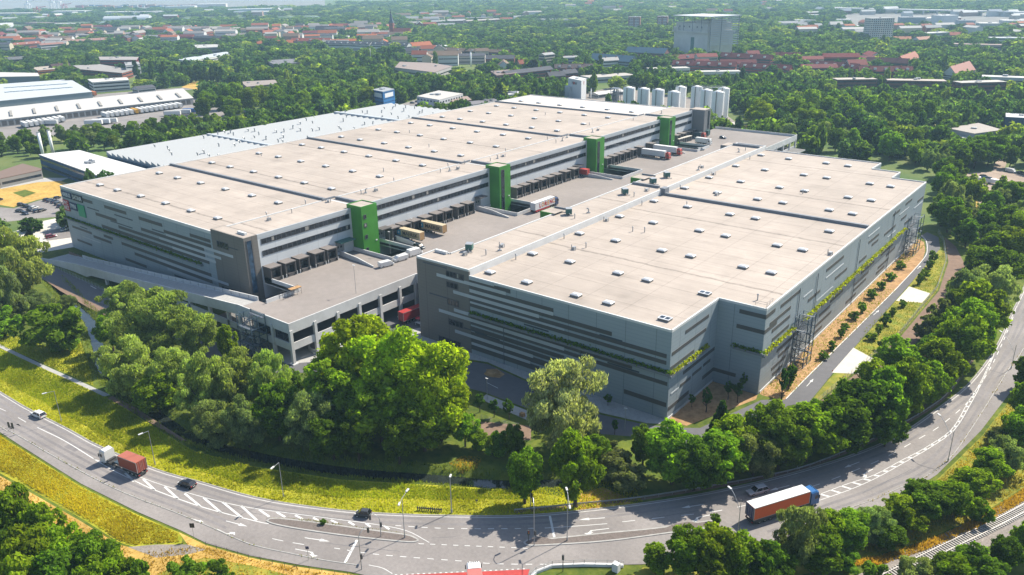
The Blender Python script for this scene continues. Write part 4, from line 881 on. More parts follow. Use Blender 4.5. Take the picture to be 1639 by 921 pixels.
# ------------------------------------------------------------------ buildings round about
FOOT = []          # footprints (polygons) kept free of woodland
VIEW = []          # (polygon, metres) strip in front of it kept free too
def keep(poly, margin=5.0, front=0.0):
    c = np.mean(np.array(poly), axis=0); P = []
    for p in poly:
        d = np.array(p)-c; L = np.linalg.norm(d)+1e-6; P.append(tuple(c+d*(L+margin)/L))
    FOOT.append(P)
    if front > 0:
        t = CAM[:2]-c; dd = float(np.linalg.norm(t)); front = front+dd*.04; t = t/np.linalg.norm(t)*front; FOOT.append([tuple(np.array(p)+t) for p in P]); FOOT.append([tuple(np.array(p)+t*.5) for p in P]); FOOT.append([tuple(np.array(p)+t*.75) for p in P]); FOOT.append([tuple(np.array(p)+t*.25) for p in P])
def colored(o, c): o.color = (*c, 1); return o
def facade_windows(root, poly, zs, h, step, seed=0, mat_='glass', ribbon_=False):
    """rows of windows on the walls of a polygon that face the drone"""
    a2 = sum(poly[k][0]*poly[(k+1) % len(poly)][1]-poly[(k+1) % len(poly)][0]*poly[k][1] for k in range(len(poly)))
    if a2 < 0: poly = poly[::-1]
    for k in range(len(poly)):
        a = np.array(poly[k]); b = np.array(poly[(k+1) % len(poly)]); d = b-a; L = np.linalg.norm(d)
        if L < 4: continue
        d = d/L; n = np.array([d[1], -d[0]])
        if n@(CAM[:2]-a) <= 0: continue
        cnt = max(1, int(L/step)); e = L/cnt; ww = e*(.96 if ribbon_ else .55)
        if (np.linalg.norm(CAM[:2]-(a+b)/2) > 720 and len(zs) < 6) or ribbon_:       # a band of glazing per storey
            for z in zs:
                q0, q1 = a+d*.5+n*.05, b-d*.5+n*.05; mb = MB(); mb.face([(*q0, z), (*q1, z), (*q1, z+h), (*q0, z+h)]); mb.build('window_band', [mat_, 'white_trim'], root)
            continue
        for z in zs:
            for j in range(cnt):
                mb = MB()
                c = a+d*(j+.5)*e; q = [c-d*ww/2+n*.05, c+d*ww/2+n*.05]
                mb.face([(q[0][0], q[0][1], z), (q[1][0], q[1][1], z), (q[1][0], q[1][1], z+h), (q[0][0], q[0][1], z+h)])
                mb.face([(q[0][0]-n[0]*.06, q[0][1]-n[1]*.06, z-.12), (q[1][0]-n[0]*.06, q[1][1]-n[1]*.06, z-.12), (q[1][0]+n[0]*.1, q[1][1]+n[1]*.1, z-.08), (q[0][0]+n[0]*.1, q[0][1]+n[1]*.1, z-.08)], 1); mb.build('window', [mat_, 'white_trim'], root)
def flat_building(name, poly, h, wall, roof, label, cat='building', storeys=0, group=None, step=3.2, rim=True, clutter=2, front=12, ribbon_=False, seed=0, wh=1.3):
    c = np.mean(np.array(poly), axis=0); root = thing(name, (float(c[0]), float(c[1]), 0), label, cat, 0, group)
    P = [(float(x-c[0]), float(y-c[1])) for x, y in poly]
    mb = MB(); mb.prism(P, 0, h-.35); colored(mb.build('wall', 'wall_paint', root), wall)
    Q = [(x*1.006, y*1.006) for x, y in P]; mb = MB(); mb.prism(Q, h-.349, h); colored(mb.build('roof', 'roof_paint', root), roof)
    rr = random.Random(seed+int(c[0]))
    for k in range(clutter):
        u, v = rr.uniform(-.5, .5), rr.uniform(-.5, .5); x = sum(p[0] for p in P[:2])/2*u*1.2; y = sum(p[1] for p in P[1:3])/2*v*1.2
        s = rr.uniform(.8, 2.2); mb = MB(); mb.box(x-s, x+s, y-s*.7, y+s*.7, h, h+rr.uniform(.6, 1.6)); mb.build('roof_unit', 'zinc', root)
    if storeys:
        st = (h-.5)/storeys; W_ = [(x+c[0], y+c[1]) for x, y in P]; k0 = len(root.children)
        facade_windows(root, W_, [st*i+st*.35 for i in range(storeys)], min(wh, st*.5), step, seed, ribbon_=ribbon_)
        for o in list(root.children)[k0:]: o.location = (-float(c[0]), -float(c[1]), 0)
    keep(poly, 4, front); return root
def poly_at(px, h): return [G2(x, y, h) for x, y in px]
def line_rect(pa, pb, depth, z=0):
    a = np.array(G2(*pa, z)); b = np.array(G2(*pb, z)); d = (b-a)/np.linalg.norm(b-a); n = np.array([-d[1], d[0]])
    if n@(a-CAM[:2]) < 0: n = -n
    return [tuple(a), tuple(b), tuple(b+n*depth), tuple(a+n*depth)]
def gable_building(name, poly, h, rh, wall, roof, label, cat='house', group=None, storeys=2, dormers=0, step=3.0, front=10, chim=1, seed=0):
    """poly: front left, front right, back right, back left; ridge runs along the front"""
    c = np.mean(np.array(poly), axis=0); root = thing(name, (float(c[0]), float(c[1]), 0), label, cat, 0, group)
    P = [np.array([x-c[0], y-c[1]]) for x, y in poly]; ra = (P[0]+P[3])/2; rb = (P[1]+P[2])/2
    mb = MB(); q = [tuple(map(float, p)) for p in P]; mb.prism(q, 0, h)
    mb.face([(*q[1], h), (*q[2], h), (float(rb[0]), float(rb[1]), h+rh)]); mb.face([(*q[3], h), (*q[0], h), (float(ra[0]), float(ra[1]), h+rh)])
    colored(mb.build('wall', 'wall_paint', root), wall)
    d = (P[1]-P[0])/np.linalg.norm(P[1]-P[0]); n = (P[3]-P[0])/np.linalg.norm(P[3]-P[0]); mb = MB(); ov = .4
    R0 = ra-d*ov; R1 = rb+d*ov
    for A, B, s in ((P[0], P[1], -1), (P[3], P[2], 1)):
        a = A-d*ov+n*s*ov; b = B+d*ov+n*s*ov; dz = rh*ov/(np.linalg.norm(P[3]-P[0])/2)
        lo = [(*a, h-dz+.05), (*b, h-dz+.05), (*R1, h+rh+.05), (*R0, h+rh+.05)]; up = [(x, y, z+.25) for x, y, z in lo]
        mb.loft([lo, up])
    rf = colored(mb.build('roof', 'roof_paint', root), roof)
    L = np.linalg.norm(P[1]-P[0]); rr = random.Random(seed+int(c[0]*3))
    for k in range(chim):
        t = (k+.5)/chim+rr.uniform(-.06, .06); p = ra+(rb-ra)*t; mb = MB(); mb.box(p[0]-.45, p[0]+.45, p[1]-.45, p[1]+.45, h+rh-.4, h+rh+1.3); mb.build('chimney', 'brick_red', rf)
    ang = math.atan2(d[1], d[0])
    for k in range(dormers):
        t = (k+.5)/dormers; p = P[0]+(P[1]-P[0])*t+n*(np.linalg.norm(P[3]-P[0])*.22); mb = MB(); mb.obox(p, ang, min(2.6, L/dormers*.6), 2.2, h+.2, h+rh*.72, 0, 1); mb.build('dormer', ['white_trim', 'roof_trim'], rf)
    st = h/storeys; k0 = len(root.children)
    facade_windows(root, [tuple(x) for x in np.array(P)+c], [st*i+st*.35 for i in range(storeys)], min(1.4, st*.5), step)
    for o in list(root.children)[k0:]: o.location = (-float(c[0]), -float(c[1]), 0)
    keep(poly, 3, front); return root
WHITE, CREAM, GREY, DGREY = (.62, .62, .60), (.55, .48, .36), (.35, .35, .35), (.14, .14, .145)
BRICK, DBRICK, RED, ORANGE = (.25, .085, .055), (.15, .065, .05), (.24, .04, .035), (.38, .115, .045)
SLATE, BROWN, TILE, MAROON = (.085, .085, .10), (.20, .14, .10), (.30, .09, .05), (.17, .035, .035)

# --- left: haulage yard and neighbours
h = flat_building('freight_hall', poly_at([(-45, 177), (292, 142), (309, 157), (-45, 197)], 5.6), 5.6, GREY, (.55, .53, .50), 'very long low freight hall with cream white roof and grey roof vents', 'hall', 0, clutter=0, front=25)
P8 = poly_at([(-45, 177), (292, 142), (309, 157), (-45, 197)], 5.6); hc = np.mean(np.array(P8), axis=0)
for k in range(10):
    t = (k+.6)/10.2; a = np.array(P8[0])+(np.array(P8[1])-np.array(P8[0]))*t; b = np.array(P8[3])+(np.array(P8[2])-np.array(P8[3]))*t
    e = (b-a); p0 = a+e*.45-hc; p1 = a+e*.86-hc; dd = (p1-p0)/np.linalg.norm(p1-p0); mb = MB(); mb.obox((p0+p1)/2, math.atan2(dd[1], dd[0]), float(np.linalg.norm(p1-p0)), 1.8, 5.6, 6.5); mb.build('roof_vent', 'timber_grey', h)
a = np.array(P8[3]); b = np.array(P8[2]); d = (b-a)/np.linalg.norm(b-a); n = np.array([d[1], -d[0]]); L = np.linalg.norm(b-a)
for k in range(int(L/4.6)):
    c = a+d*(k+.5)*4.6+n*.06-hc; q0, q1 = c-d*1.7, c+d*1.7; mb = MB(); mb.face([(*q0, .9), (*q1, .9), (*q1, 4.3), (*q0, 4.3)]); mb.build('dock_door', 'dock_frame', h)
h = flat_building('storage_hall', poly_at([(-45, 138), (112, 127), (147, 147), (-45, 166)], 9), 9, (.30, .34, .38), (.50, .53, .55), 'wide grey metal hall with rows of roof lights behind the long freight hall', 'hall', 0, clutter=0, front=15)
for t in (.35, .62):
    P9 = [np.array(p) for p in poly_at([(0, 133), (112, 127), (147, 147), (0, 160)], 9)]; hc = np.mean(np.array(poly_at([(-45, 138), (112, 127), (147, 147), (-45, 166)], 9)), axis=0)
    for k in range(9):
        u = .1+k*.09; p = (P9[0]*(1-u)+P9[1]*u)*(1-t)+(P9[3]*(1-u)+P9[2]*u)*t-hc; mb = MB(); mb.box(p[0]-2, p[0]+2, p[1]-3, p[1]+3, 9, 9.35); mb.build('roof_light', 'glass_blue', h)
flat_building('storage_hall', poly_at([(-45, 115), (60, 117), (63, 122), (-45, 124)], 9), 9, (.22, .25, .29), (.56, .54, .50), 'grey storage hall with cream roof at the left edge behind the wide metal hall', 'hall', 0, clutter=0)
flat_building('office_block', poly_at([(140, 127), (203, 124), (206, 128), (148, 132)], 10), 10, WHITE, (.62, .60, .55), 'white three-storey office block with long window bands by the freight hall', 'office', 3, ribbon_=True, step=6)
gable_building('shed', line_rect((222, 150), (250, 147), 14), 4, 2, WHITE, SLATE, 'small white shed with grey pitched roof beside the white office block', 'shed', storeys=1, chim=0)
flat_building('factory_wing', poly_at([(117, 105), (160, 103), (212, 112), (195, 117), (128, 111)], 8), 8, BRICK, (.33, .31, .29), 'long flat-roofed red brick factory wing with rows of tall windows', 'factory', 2, step=3)
flat_building('factory_block', poly_at([(158, 91), (222, 91), (218, 96), (160, 96)], 11), 11, (.26, .04, .04), (.34, .31, .29), 'dark red brick factory block behind the long brick wing, left of the poplars', 'factory', 3, step=4)
flat_building('factory_block', poly_at([(199, 100), (222, 99), (224, 103), (201, 105)], 13), 13, WHITE, GREY, 'white and grey stair block of the brick factory beside the poplars', 'factory', 3)
flat_building('workshop', poly_at([(50, 108), (90, 105), (95, 110), (60, 113)], 5), 5, ORANGE, (.42, .36, .30), 'low orange brick workshop with flat beige roof left of the brick factory', 'workshop', 1)
gable_building('house', line_rect((88, 116), (116, 113), 12), 4, 5, DBRICK, (.07, .04, .04), 'dark brick house with steep dark gable left of the brick factory', 'house')
gable_building('house', line_rect((12, 104), (42, 102), 14), 6, 3, DBRICK, DGREY, 'brick house with low grey roof among trees at the left edge', 'house')
flat_building('pale_hall', poly_at([(283, 95), (362, 83), (372, 86), (300, 98)], 6), 6, WHITE, (.50, .54, .57), 'long pale metal-roofed hall behind the row of poplars', 'hall', 1, clutter=1)
flat_building('office_block', poly_at([(309, 72), (352, 71), (357, 75), (315, 77)], 9), 9, GREY, (.46, .45, .43), 'grey flat-roofed block between trees behind the pale metal-roofed hall', 'office', 2, ribbon_=True, step=5)
flat_building('garage_hall', poly_at([(385, 131), (440, 128), (445, 134), (395, 139)], 5), 5, (.22, .18, .16), (.33, .28, .25), 'low brown hall half hidden by trees right of the freight hall', 'hall', 0)
flat_building('filling_station', poly_at([(-20, 281), (0, 274), (36, 262), (66, 270), (66, 272), (0, 286), (-20, 290)], 5), 5, (.30, .29, .27), (.22, .155, .125), 'low pavilion with brown roof and white fascia beside the dry field', 'pavilion', 1, ribbon_=True, step=4, clutter=0, front=0)
r = flat_building('blue_office', [(-426, 38), (-337, 31), (-330, 54), (-419, 58)], 8, (.05, .11, .20), (.64, .64, .63), 'white-roofed two-storey building with blue framed windows below the twin chimneys', 'office', 2, step=4, ribbon_=True, front=0, clutter=4)
# the factory with the saw-tooth roof
SAW = thing('sawtooth_factory', (-350, 170, 0), 'white saw-tooth factory roof with many bent vent pipes behind the long warehouse', 'factory')
SX0, SX1, SY0, SY1 = -392, -300, 61, 285
mb = MB(); mb.box(SX0+350, SX1+350, SY0-170, SY1-170, 0, 8.0); colored(mb.build('wall', 'wall_paint', SAW), (.25, .29, .34))
mb = MB(); n = 15; e = (SX1-SX0)/n
for k in range(n):
    a = SX0+350+k*e; y0, y1 = SY0-170.3, SY1-169.7
    mb.face([(a, y0, 8.0), (a+e, y0, 8.0), (a+.5, y0, 9.9)]); mb.face([(a, y1, 8.0), (a+.5, y1, 9.9), (a+e, y1, 8.0)])
    mb.face([(a+.5, y0, 9.9), (a+e, y0, 8.0), (a+e, y1, 8.0), (a+.5, y1, 9.9)]); mb.face([(a, y0, 8.0), (a+.5, y0, 9.9), (a+.5, y1, 9.9), (a, y1, 8.0)])
colored(mb.build('roof', 'roof_paint', SAW), (.42, .435, .44))
for q in ((125-170, 127-170, 8.6, 10.3), (228-170, 231-170, 8.6, 10.6)): mb = MB(); mb.box(SX0+350.2, SX1+349.8, *q); mb.build('fire_wall', 'clad_light', SAW)
facade_windows(SAW, [(SX0-.02, SY0-.02), (SX1, SY0-.02), (SX1, SY1), (SX0, SY1)], [1.2, 4.6], 2.4, 4.0, ribbon_=True, mat_='glass_blue')
for o in [c for c in SAW.children if c.name.startswith('window')]: o.location = (350, -170, 0)
mb = MB(); mb.box(-.5, .5, -.5, .5, 0, .4); mb.tube((0, 0, .2), (0, 0, 2.0), .34, n=7); mb.path([(0, 0, 2.0), (.3, -.3, 2.6), (1.0, -1.0, 2.5)], .34, 7)
vo = mb.build('vent_pipe', 'zinc', SAW); vme = vo.data; bpy.data.objects.remove(vo); vr = random.Random(4)
for i in range(74):
    x = SX0+6+((i*37) % 90)/90*(SX1-SX0-12); y = SY0+8+vr.random()**.8*(SY1-SY0-16); link('vent_pipe', vme, SAW, (x+350, y-170, 8.9)).rotation_euler = (0, 0, vr.uniform(-.5, .5))
keep([(SX0, SY0), (SX1, SY0), (SX1, SY1), (SX0, SY1)], 6, 20)
for px, hh, lb in (((70, 254), 16, 'left one of the twin white steel chimneys behind the blue framed office'), ((86, 250), 16, 'right one of the twin white steel chimneys behind the blue framed office')):
    p = G2(*px); o = thing('chimney', (p[0], p[1], 0), lb, 'chimney', 0, 'twin steel chimneys'); mb = MB(); mb.tube((0, 0, 0), (0, 0, hh), .9, .85, 14); mb.build('flue', 'silo_white', o, True); mb = MB(); mb.tube((0, 0, hh-.3), (0, 0, hh+.15), 1.0, n=14); mb.box(-1.4, 1.4, -1.4, 1.4, 0, .5); mb.build('collar', 'zinc', o)
# blue block
bt = [np.array(G2(598, 172)), np.array(G2(615, 176)), np.array(G2(633, 171))]; c4 = bt[0]+bt[2]-bt[1]
B = flat_building('blue_office', [tuple(bt[0]), tuple(bt[1]), tuple(bt[2]), tuple(c4)], 14.5, (.03, .17, .42), (.34, .36, .38), 'blue cube-shaped block with white banners, sticking up behind the white saw-tooth roof', 'office', 0, front=30, clutter=2)
cB = (bt[0]+bt[2])/2
for a, b in ((bt[0], bt[1]), (bt[1], bt[2])):
    d = (b-a)/np.linalg.norm(b-a); n = np.array([d[1], -d[0]]); n = n if n@(CAM[:2]-a) > 0 else -n
    L = np.linalg.norm(b-a); m = (a+b)/2+n*.1-cB; mb = MB(); q0, q1 = m-d*L*.36, m+d*L*.36; mb.face([(*q0, 9.2), (*q1, 9.2), (*q1, 12.6), (*q0, 12.6)]); mb.build('banner', 'letter_white', B)
    mb = MB(); m2 = (a+b)/2+n*.06-cB
    for z in (5.2, 8.0, 13.0): q0, q1 = m2-d*L*.47, m2+d*L*.47; mb.face([(*q0, z), (*q1, z), (*q1, z+.5), (*q0, z+.5)])
    mb.build('glazing_strip', 'glass_blue', B)
# --- centre: buildings behind the long warehouse
flat_building('white_office', poly_at([(667, 154), (702, 145), (741, 150), (703, 160)], 8), 8, (.58, .59, .60), (.52, .50, .46), 'white two-storey workshop office right of the blue cube block', 'office', 2, step=4, front=15)
flat_building('shed', poly_at([(715, 157), (748, 154), (755, 160), (725, 163)], 5), 5, BRICK, (.33, .25, .21), 'low red brick shed right of the white workshop office', 'shed', 1)
flat_building('shed', poly_at([(748, 163), (790, 158), (800, 161), (757, 168)], 4), 4, GREY, (.20, .19, .20), 'flat dark shed tucked behind the roof edge of the long warehouse', 'shed', 0)
flat_building('market_hall', poly_at([(632, 108), (640, 99), (690, 101), (724, 106), (695, 116)], 7), 7, (.42, .41, .40), (.30, .24, .215), 'low hall with brown roof in the middle of the woodland', 'hall', 1, clutter=3)
flat_building('school', poly_at([(425, 97), (475, 94), (482, 100), (440, 104)], 6), 6, (.3, .27, .25), (.19, .19, .20), 'low dark flat-roofed building between trees left of centre', 'building', 1)
flat_building('villa', poly_at([(785, 114), (820, 111), (828, 117), (795, 121)], 8), 8, DBRICK, (.24, .18, .16), 'brown apartment house with white balconies left of the brick estate', 'house', 2)
ROWS = [  # (front-left px, front-right px, depth, eaves, roof rise, wall, roof, label, group, dormers)
 ((812, 131), (886, 122), 11, 7, 3, BRICK, SLATE, 'long red brick terrace with slate roof behind the far roof corner of the long warehouse', 0),
 ((888, 122), (952, 121), 11, 8, 3.5, DBRICK, (.10, .07, .07), 'dark brick terrace with light dormer boxes above the factory letters', 4),
 ((880, 133), (905, 131), 10, 6, 4, DBRICK, SLATE, 'small brick house with slate gable beside the white silo tower', 0),
 ((905, 128), (925, 126), 10, 6, 3.5, BRICK, SLATE, 'brick house with grey roof just behind the white silo tower', 0),
 ((832, 113), (848, 112), 9, 7, 4, (.50, .25, .22), TILE, 'little pink house with red roof left of the tall cream house', 0),
 ((872, 107), (888, 105), 10, 13, 2, CREAM, GREY, 'tall cream apartment house among trees above the brick estate', 0),
 ((900, 104), (926, 103), 10, 8, 1.5, (.5, .52, .54), GREY, 'pale grey house with flat pitched roof left of the tall dark cypress', 0),
 ((965, 108), (998, 106), 12, 7, 3, WHITE, (.40, .38, .36), 'white gabled house in front of the blue school roofs', 0),
 ((942, 103), (1008, 108), 16, 6, 6, (.25, .30, .33), (.065, .135, .19), 'large school hall with steep blue roof, nearer one of the two', 0),
 ((1000, 91), (1063, 94), 16, 6, 6, (.28, .12, .09), (.065, .135, .19), 'school hall with steep blue roof and brick gables, farther one below the bunker', 0),
 ((1072, 103), (1132, 99), 11, 5, 4.5, (.30, .07, .06), MAROON, 'dark red tiled terrace at the foot of the bunker, left end of the estate', 3),
 ((1075, 113), (1176, 116), 11, 6, 4.5, (.30, .07, .06), MAROON, 'long dark red tiled terrace with white dormers, nearest row below the bunker', 6),
 ((1150, 99), (1232, 104), 11, 6, 4.5, (.30, .07, .06), MAROON, 'dark red tiled terrace right of the bunker, partly behind trees', 4),
 ((1182, 117), (1262, 122), 11, 6, 4.5, (.30, .07, .06), MAROON, 'dark red tiled terrace with white dormers in the middle of the red estate', 5),
 ((1285, 112), (1368, 120), 11, 6, 4.5, (.30, .07, .06), MAROON, 'dark red tiled terrace with two rows of white dormers behind the beige flats', 6),
 ((1374, 124), (1460, 125), 11, 6, 4.5, (.30, .07, .06), MAROON, 'dark red tiled terrace at the right end of the red estate', 5),
 ((1384, 108), (1452, 111), 11, 6, 4.5, DBRICK, (.12, .035, .04), 'shaded dark red terrace behind the right end of the red estate', 0),
 ((1236, 99), (1280, 100), 11, 6, 4.5, (.30, .07, .06), MAROON, 'short dark red terrace between trees behind the red estate', 0),
 ((1449, 109), (1472, 100), 14, 5, 7, (.5, .2, .15), (.38, .16, .11), 'house with broad steep pale red roof turned side-on right of the red estate', 0),
 ((1530, 128), (1560, 118), 14, 4, 8, WHITE, (.42, .22, .18), 'house with big weathered red roof and white dormer at the right', 0),
 ((1430, 70), (1458, 70), 12, 6, 3.5, WHITE, (.45, .19, .10), 'white house with orange roof right of the tall apartment slab', 0),
 ((1470, 71), (1503, 69), 12, 6, 3.5, WHITE, (.42, .22, .15), 'white house with pale orange roof farther right of the apartment slab', 0),
 ((1520, 63), (1542, 63), 12, 6, 4, (.4, .3, .3), (.42, .12, .07), 'small house with red hipped roof among trees at the upper right', 0),
 ((412, 60), (450, 57), 11, 7, 4, WHITE, TILE, 'white house with red roof at the left end of the old town', 0),
 ((412, 78), (470, 76), 12, 7, 4, WHITE, ORANGE, 'white house with bright orange roof nearest in the old town', 0),
 ((466, 74), (528, 74), 11, 8, 4, (.45, .30, .25), (.32, .08, .05), 'red roofed terrace right of the bright orange roof', 3),
 ((520, 80), (592, 82), 12, 9, 4, WHITE, SLATE, 'long dark roofed terrace with white dormers in the old town', 7),
 ((594, 82), (652, 84), 12, 9, 4, WHITE, (.07, .07, .085), 'dark roofed terrace with white gable end left of the orange house', 5),
 ((656, 83), (692, 80), 12, 7, 5, WHITE, ORANGE, 'house with wide orange roof right of the dark terrace', 0),
 ((665, 88), (742, 92), 10, 8, 3, DBRICK, BROWN, 'brown brick terrace half hidden by the tree line, centre', 4),
 ((744, 92), (812, 95), 10, 8, 3, DBRICK, BROWN, 'brown brick terrace half hidden by the tree line, right of centre', 3),
 ((505, 53), (540, 53), 10, 8, 5, WHITE, (.10, .07, .08), 'dark steep house with white gable left of the church', 0),
 ((470, 52), (505, 51), 11, 8, 4, WHITE, TILE, 'house with red roof left of the dark steep gable house', 0),
 ((560, 48), (612, 45), 11, 8, 3, WHITE, (.30, .14, .11), 'pale terrace with brownish red roof left of the church spire', 0),
 ((690, 42), (742, 40), 12, 9, 2, (.4, .22, .18), GREY, 'brick flats with grey roof right of the church', 0),
 ((748, 41), (800, 38), 12, 9, 2, (.42, .25, .2), (.4, .36, .33), 'brick flats with pale roof farther right of the church', 0),
 ((225, 55), (335, 52), 12, 9, 3, (.35, .28, .25), (.20, .15, .14), 'very long brown roofed tenement row near the canal', 8),
 ((232, 66), (332, 66), 11, 7, 3, WHITE, (.30, .28, .28), 'row of white gabled houses below the long tenement', 8),
 ((310, 69), (352, 70), 11, 9, 3, DBRICK, (.06, .06, .07), 'dark house in front of the row of white gables', 0),
 ((340, 54), (400, 53), 12, 9, 2, CREAM, (.42, .38, .33), 'cream tenement right of the long brown roofed row', 0),
 ((362, 64), (398, 63), 11, 7, 3, WHITE, (.35, .30, .28), 'white houses right of the tall dark poplar', 3),
 ((36, 62), (118, 58), 12, 8, 2.5, (.42, .40, .37), (.36, .33, .31), 'long grey tenement at the far left', 6),
 ((122, 64), (216, 61), 12, 8, 2.5, (.36, .34, .33), (.28, .25, .24), 'grey brown tenement left of the long tenement row', 6),
 ((-5, 72), (32, 70), 12, 8, 3, (.35, .12, .09), TILE, 'red roofed house at the left edge', 0),
 ((24, 82), (68, 78), 12, 9, 3, BRICK, (.27, .10, .07), 'red brick row behind the left tree group', 3),
 ((68, 87), (106, 84), 12, 13, 2, (.60, .60, .58), (.30, .15, .12), 'tall white tenement wall behind the left trees', 0),
 ((105, 76), (190, 70), 12, 8, 3, (.4, .33, .3), (.30, .17, .14), 'reddish roofed tenement behind the left trees', 5)]
for i, (a, b, dp, hh, rh, wl, rf, lb, dm) in enumerate(ROWS):
    gable_building('terraced_house' if 'terrace' in lb or 'row' in lb else 'house', line_rect(a, b, dp), hh, rh, wl, rf, lb, 'house', None, 2 if hh < 10 else 4, dm, 3.4, 30, 2, i)
FLATS = [
 ((945, 134), (1017, 129), 22, 5.5, (.56, .56, .53), (.46, .42, .38), 'low white sports hall with window band behind the silos', 1),
 ((1040, 120), (1104, 118), 14, 6, WHITE, (.52, .50, .46), 'long white flat-roofed block in front of the red estate, left one', 1),
 ((1116, 125), (1186, 124), 14, 6, WHITE, (.50, .48, .45), 'long white flat-roofed block with window band in front of the red estate, right one', 1),
 ((1338, 146), (1402, 145), 13, 10, DBRICK, (.47, .42, .37), 'brick flats with pale roof rim, left one of three', 3),
 ((1418, 147), (1512, 149), 13, 10, DBRICK, (.48, .41, .36), 'long stepped brick flats with pale roof, middle one of three', 3),
 ((1536, 152), (1608, 150), 13, 10, DBRICK, (.50, .47, .43), 'brick flats with pale roof, right one of three', 3),
 ((1570, 133), (1645, 136), 14, 6, WHITE, (.58, .57, .54), 'white flat-roofed school block at the right edge above the brick flats', 1),
 ((490, 67), (558, 66), 13, 8, WHITE, (.60, .57, .52), 'white flat-roofed building in the middle of the old town', 2),
 ((700, 81), (722, 80), 14, 6, WHITE, (.75, .75, .74), 'small building with brilliant white metal roof in the centre', 0),  # near-white roof colour stands in for the sun glint on it
 ((855, 16), (892, 16), 16, 8, WHITE, (.60, .59, .56), 'white slab block far away at the top centre', 2),
 ((858, 36), (912, 36), 16, 7, WHITE, (.60, .58, .54), 'white flat school block among far trees', 1),
 ((720, 36), (790, 34), 16, 9, (.45, .3, .26), GREY, 'long brick flats far behind the church', 2),
 ((640, 13), (700, 11), 20, 8, WHITE, (.60, .60, .60), 'pale hall far away above the church spire', 0),
 ((1268, 38), (1305, 38), 20, 7, WHITE, (.62, .61, .58), 'white low hall left of the tall apartment slab', 0),
 ((1295, 29), (1310, 29), 20, 7, WHITE, (.62, .61, .58), 'small white hall far behind the apartment slab', 0),
 ((1335, 37), (1362, 37), 20, 7, WHITE, (.62, .61, .58), 'white hall just left of the apartment slab', 0),
 ((1370, 47), (1386, 47), 16, 6, WHITE, (.62, .61, .58), 'tiny white building at the foot of the apartment slab', 0),
 ((1440, 38), (1480, 38), 30, 12, (.22, .27, .30), GREY, 'dark blue-grey industrial hall on the upper right skyline', 0),
 ((1482, 37), (1508, 36), 30, 9, WHITE, (.66, .65, .62), 'white industrial hall right of the dark one on the skyline', 0),
 ((1508, 40), (1532, 39), 30, 17, (.60, .62, .63), (.6, .6, .6), 'tall white industrial block with pointed corner on the skyline', 0),
 ((1534, 44), (1560, 44), 30, 12, (.40, .45, .48), (.2, .22, .25), 'grey industrial block with dark cap on the skyline', 0),
 ((1568, 46), (1600, 46), 30, 9, (.5, .5, .5), (.58, .57, .55), 'pale industrial hall near the right edge of the skyline', 0),
 ((1605, 42), (1650, 42), 30, 10, WHITE, (.66, .65, .63), 'white industrial hall at the right edge of the skyline', 0),
 ((1585, 70), (1645, 70), 18, 8, WHITE, (.55, .57, .58), 'white two-storey block at the right edge below the skyline', 2),
 ((1525, 78), (1605, 80), 18, 6, (.4, .32, .28), (.34, .26, .23), 'low brown row half hidden among trees at the right', 1),
 ((1484, 62), (1520, 60), 18, 8, WHITE, (.58, .57, .54), 'white block behind the pale orange roofed house', 2),
 ((-30, 26), (55, 25), 60, 8, GREY, (.55, .54, .50), 'broad pale dock shed at the upper left', 0),
 ((76, 24), (136, 23), 60, 11, (.40, .42, .43), (.60, .60, .58), 'white dock shed under the twin harbour cranes', 0),
 ((58, 32), (78, 31), 30, 8, GREY, (.70, .69, .66), 'small white roofed shed left of the dock shed', 0),
 ((160, 23), (262, 22), 50, 7, GREY, (.66, .65, .62), 'long white quay shed at the upper left', 0),
 ((265, 17), (312, 16), 60, 14, WHITE, (.66, .65, .64), 'tall pale terminal hall beyond the river, left one', 0),
 ((316, 14), (362, 13), 60, 16, (.60, .55, .50), (.66, .65, .64), 'tall cream terminal hall beyond the river, middle one', 0),
 ((366, 20), (440, 18), 60, 9, (.45, .5, .55), (.58, .60, .62), 'long blue grey terminal hall beyond the river', 0),
 ((0, 43), (22, 41), 20, 7, WHITE, (.6, .6, .6), 'white shed corner at the left edge below the dock sheds', 0),
 ((40, 40), (78, 41), 24, 6, (.35, .24, .2), (.26, .2, .18), 'brown roofed works left of the canal', 0),
 ((82, 42), (126, 42), 24, 6, (.4, .4, .4), (.55, .53, .5), 'pale roofed works beside the canal', 0)]
for i, (a, b, dp, hh, wl, rf, lb, stn) in enumerate(FLATS):
    flat_building('flat_roofed_block' if stn else 'industrial_hall', line_rect(a, b, dp), hh, wl, rf, lb, 'building', stn, None, 3.4, clutter=2, front=16, seed=i)
flat_building('storage_hall', poly_at([(1516, 205), (1566, 197), (1605, 208), (1560, 214)], 7), 7, (.30, .34, .36), (.40, .36, .32), 'grey metal hall with pale roof behind the dirt yard', 'hall', 0, clutter=1, front=10)
flat_building('storage_hall', poly_at([(1610, 181), (1660, 184), (1665, 190), (1610, 187)], 8), 8, (.05, .10, .17), (.66, .66, .66), 'blue hall with white roof at the right edge', 'hall', 0, clutter=1, front=8)
flat_building('low_shed', poly_at([(1495, 220), (1545, 216), (1556, 222), (1505, 229)], 4), 4, GREY, (.60, .58, .53), 'small pale shed by the yellow crane', 'shed', 0, clutter=0, front=0)
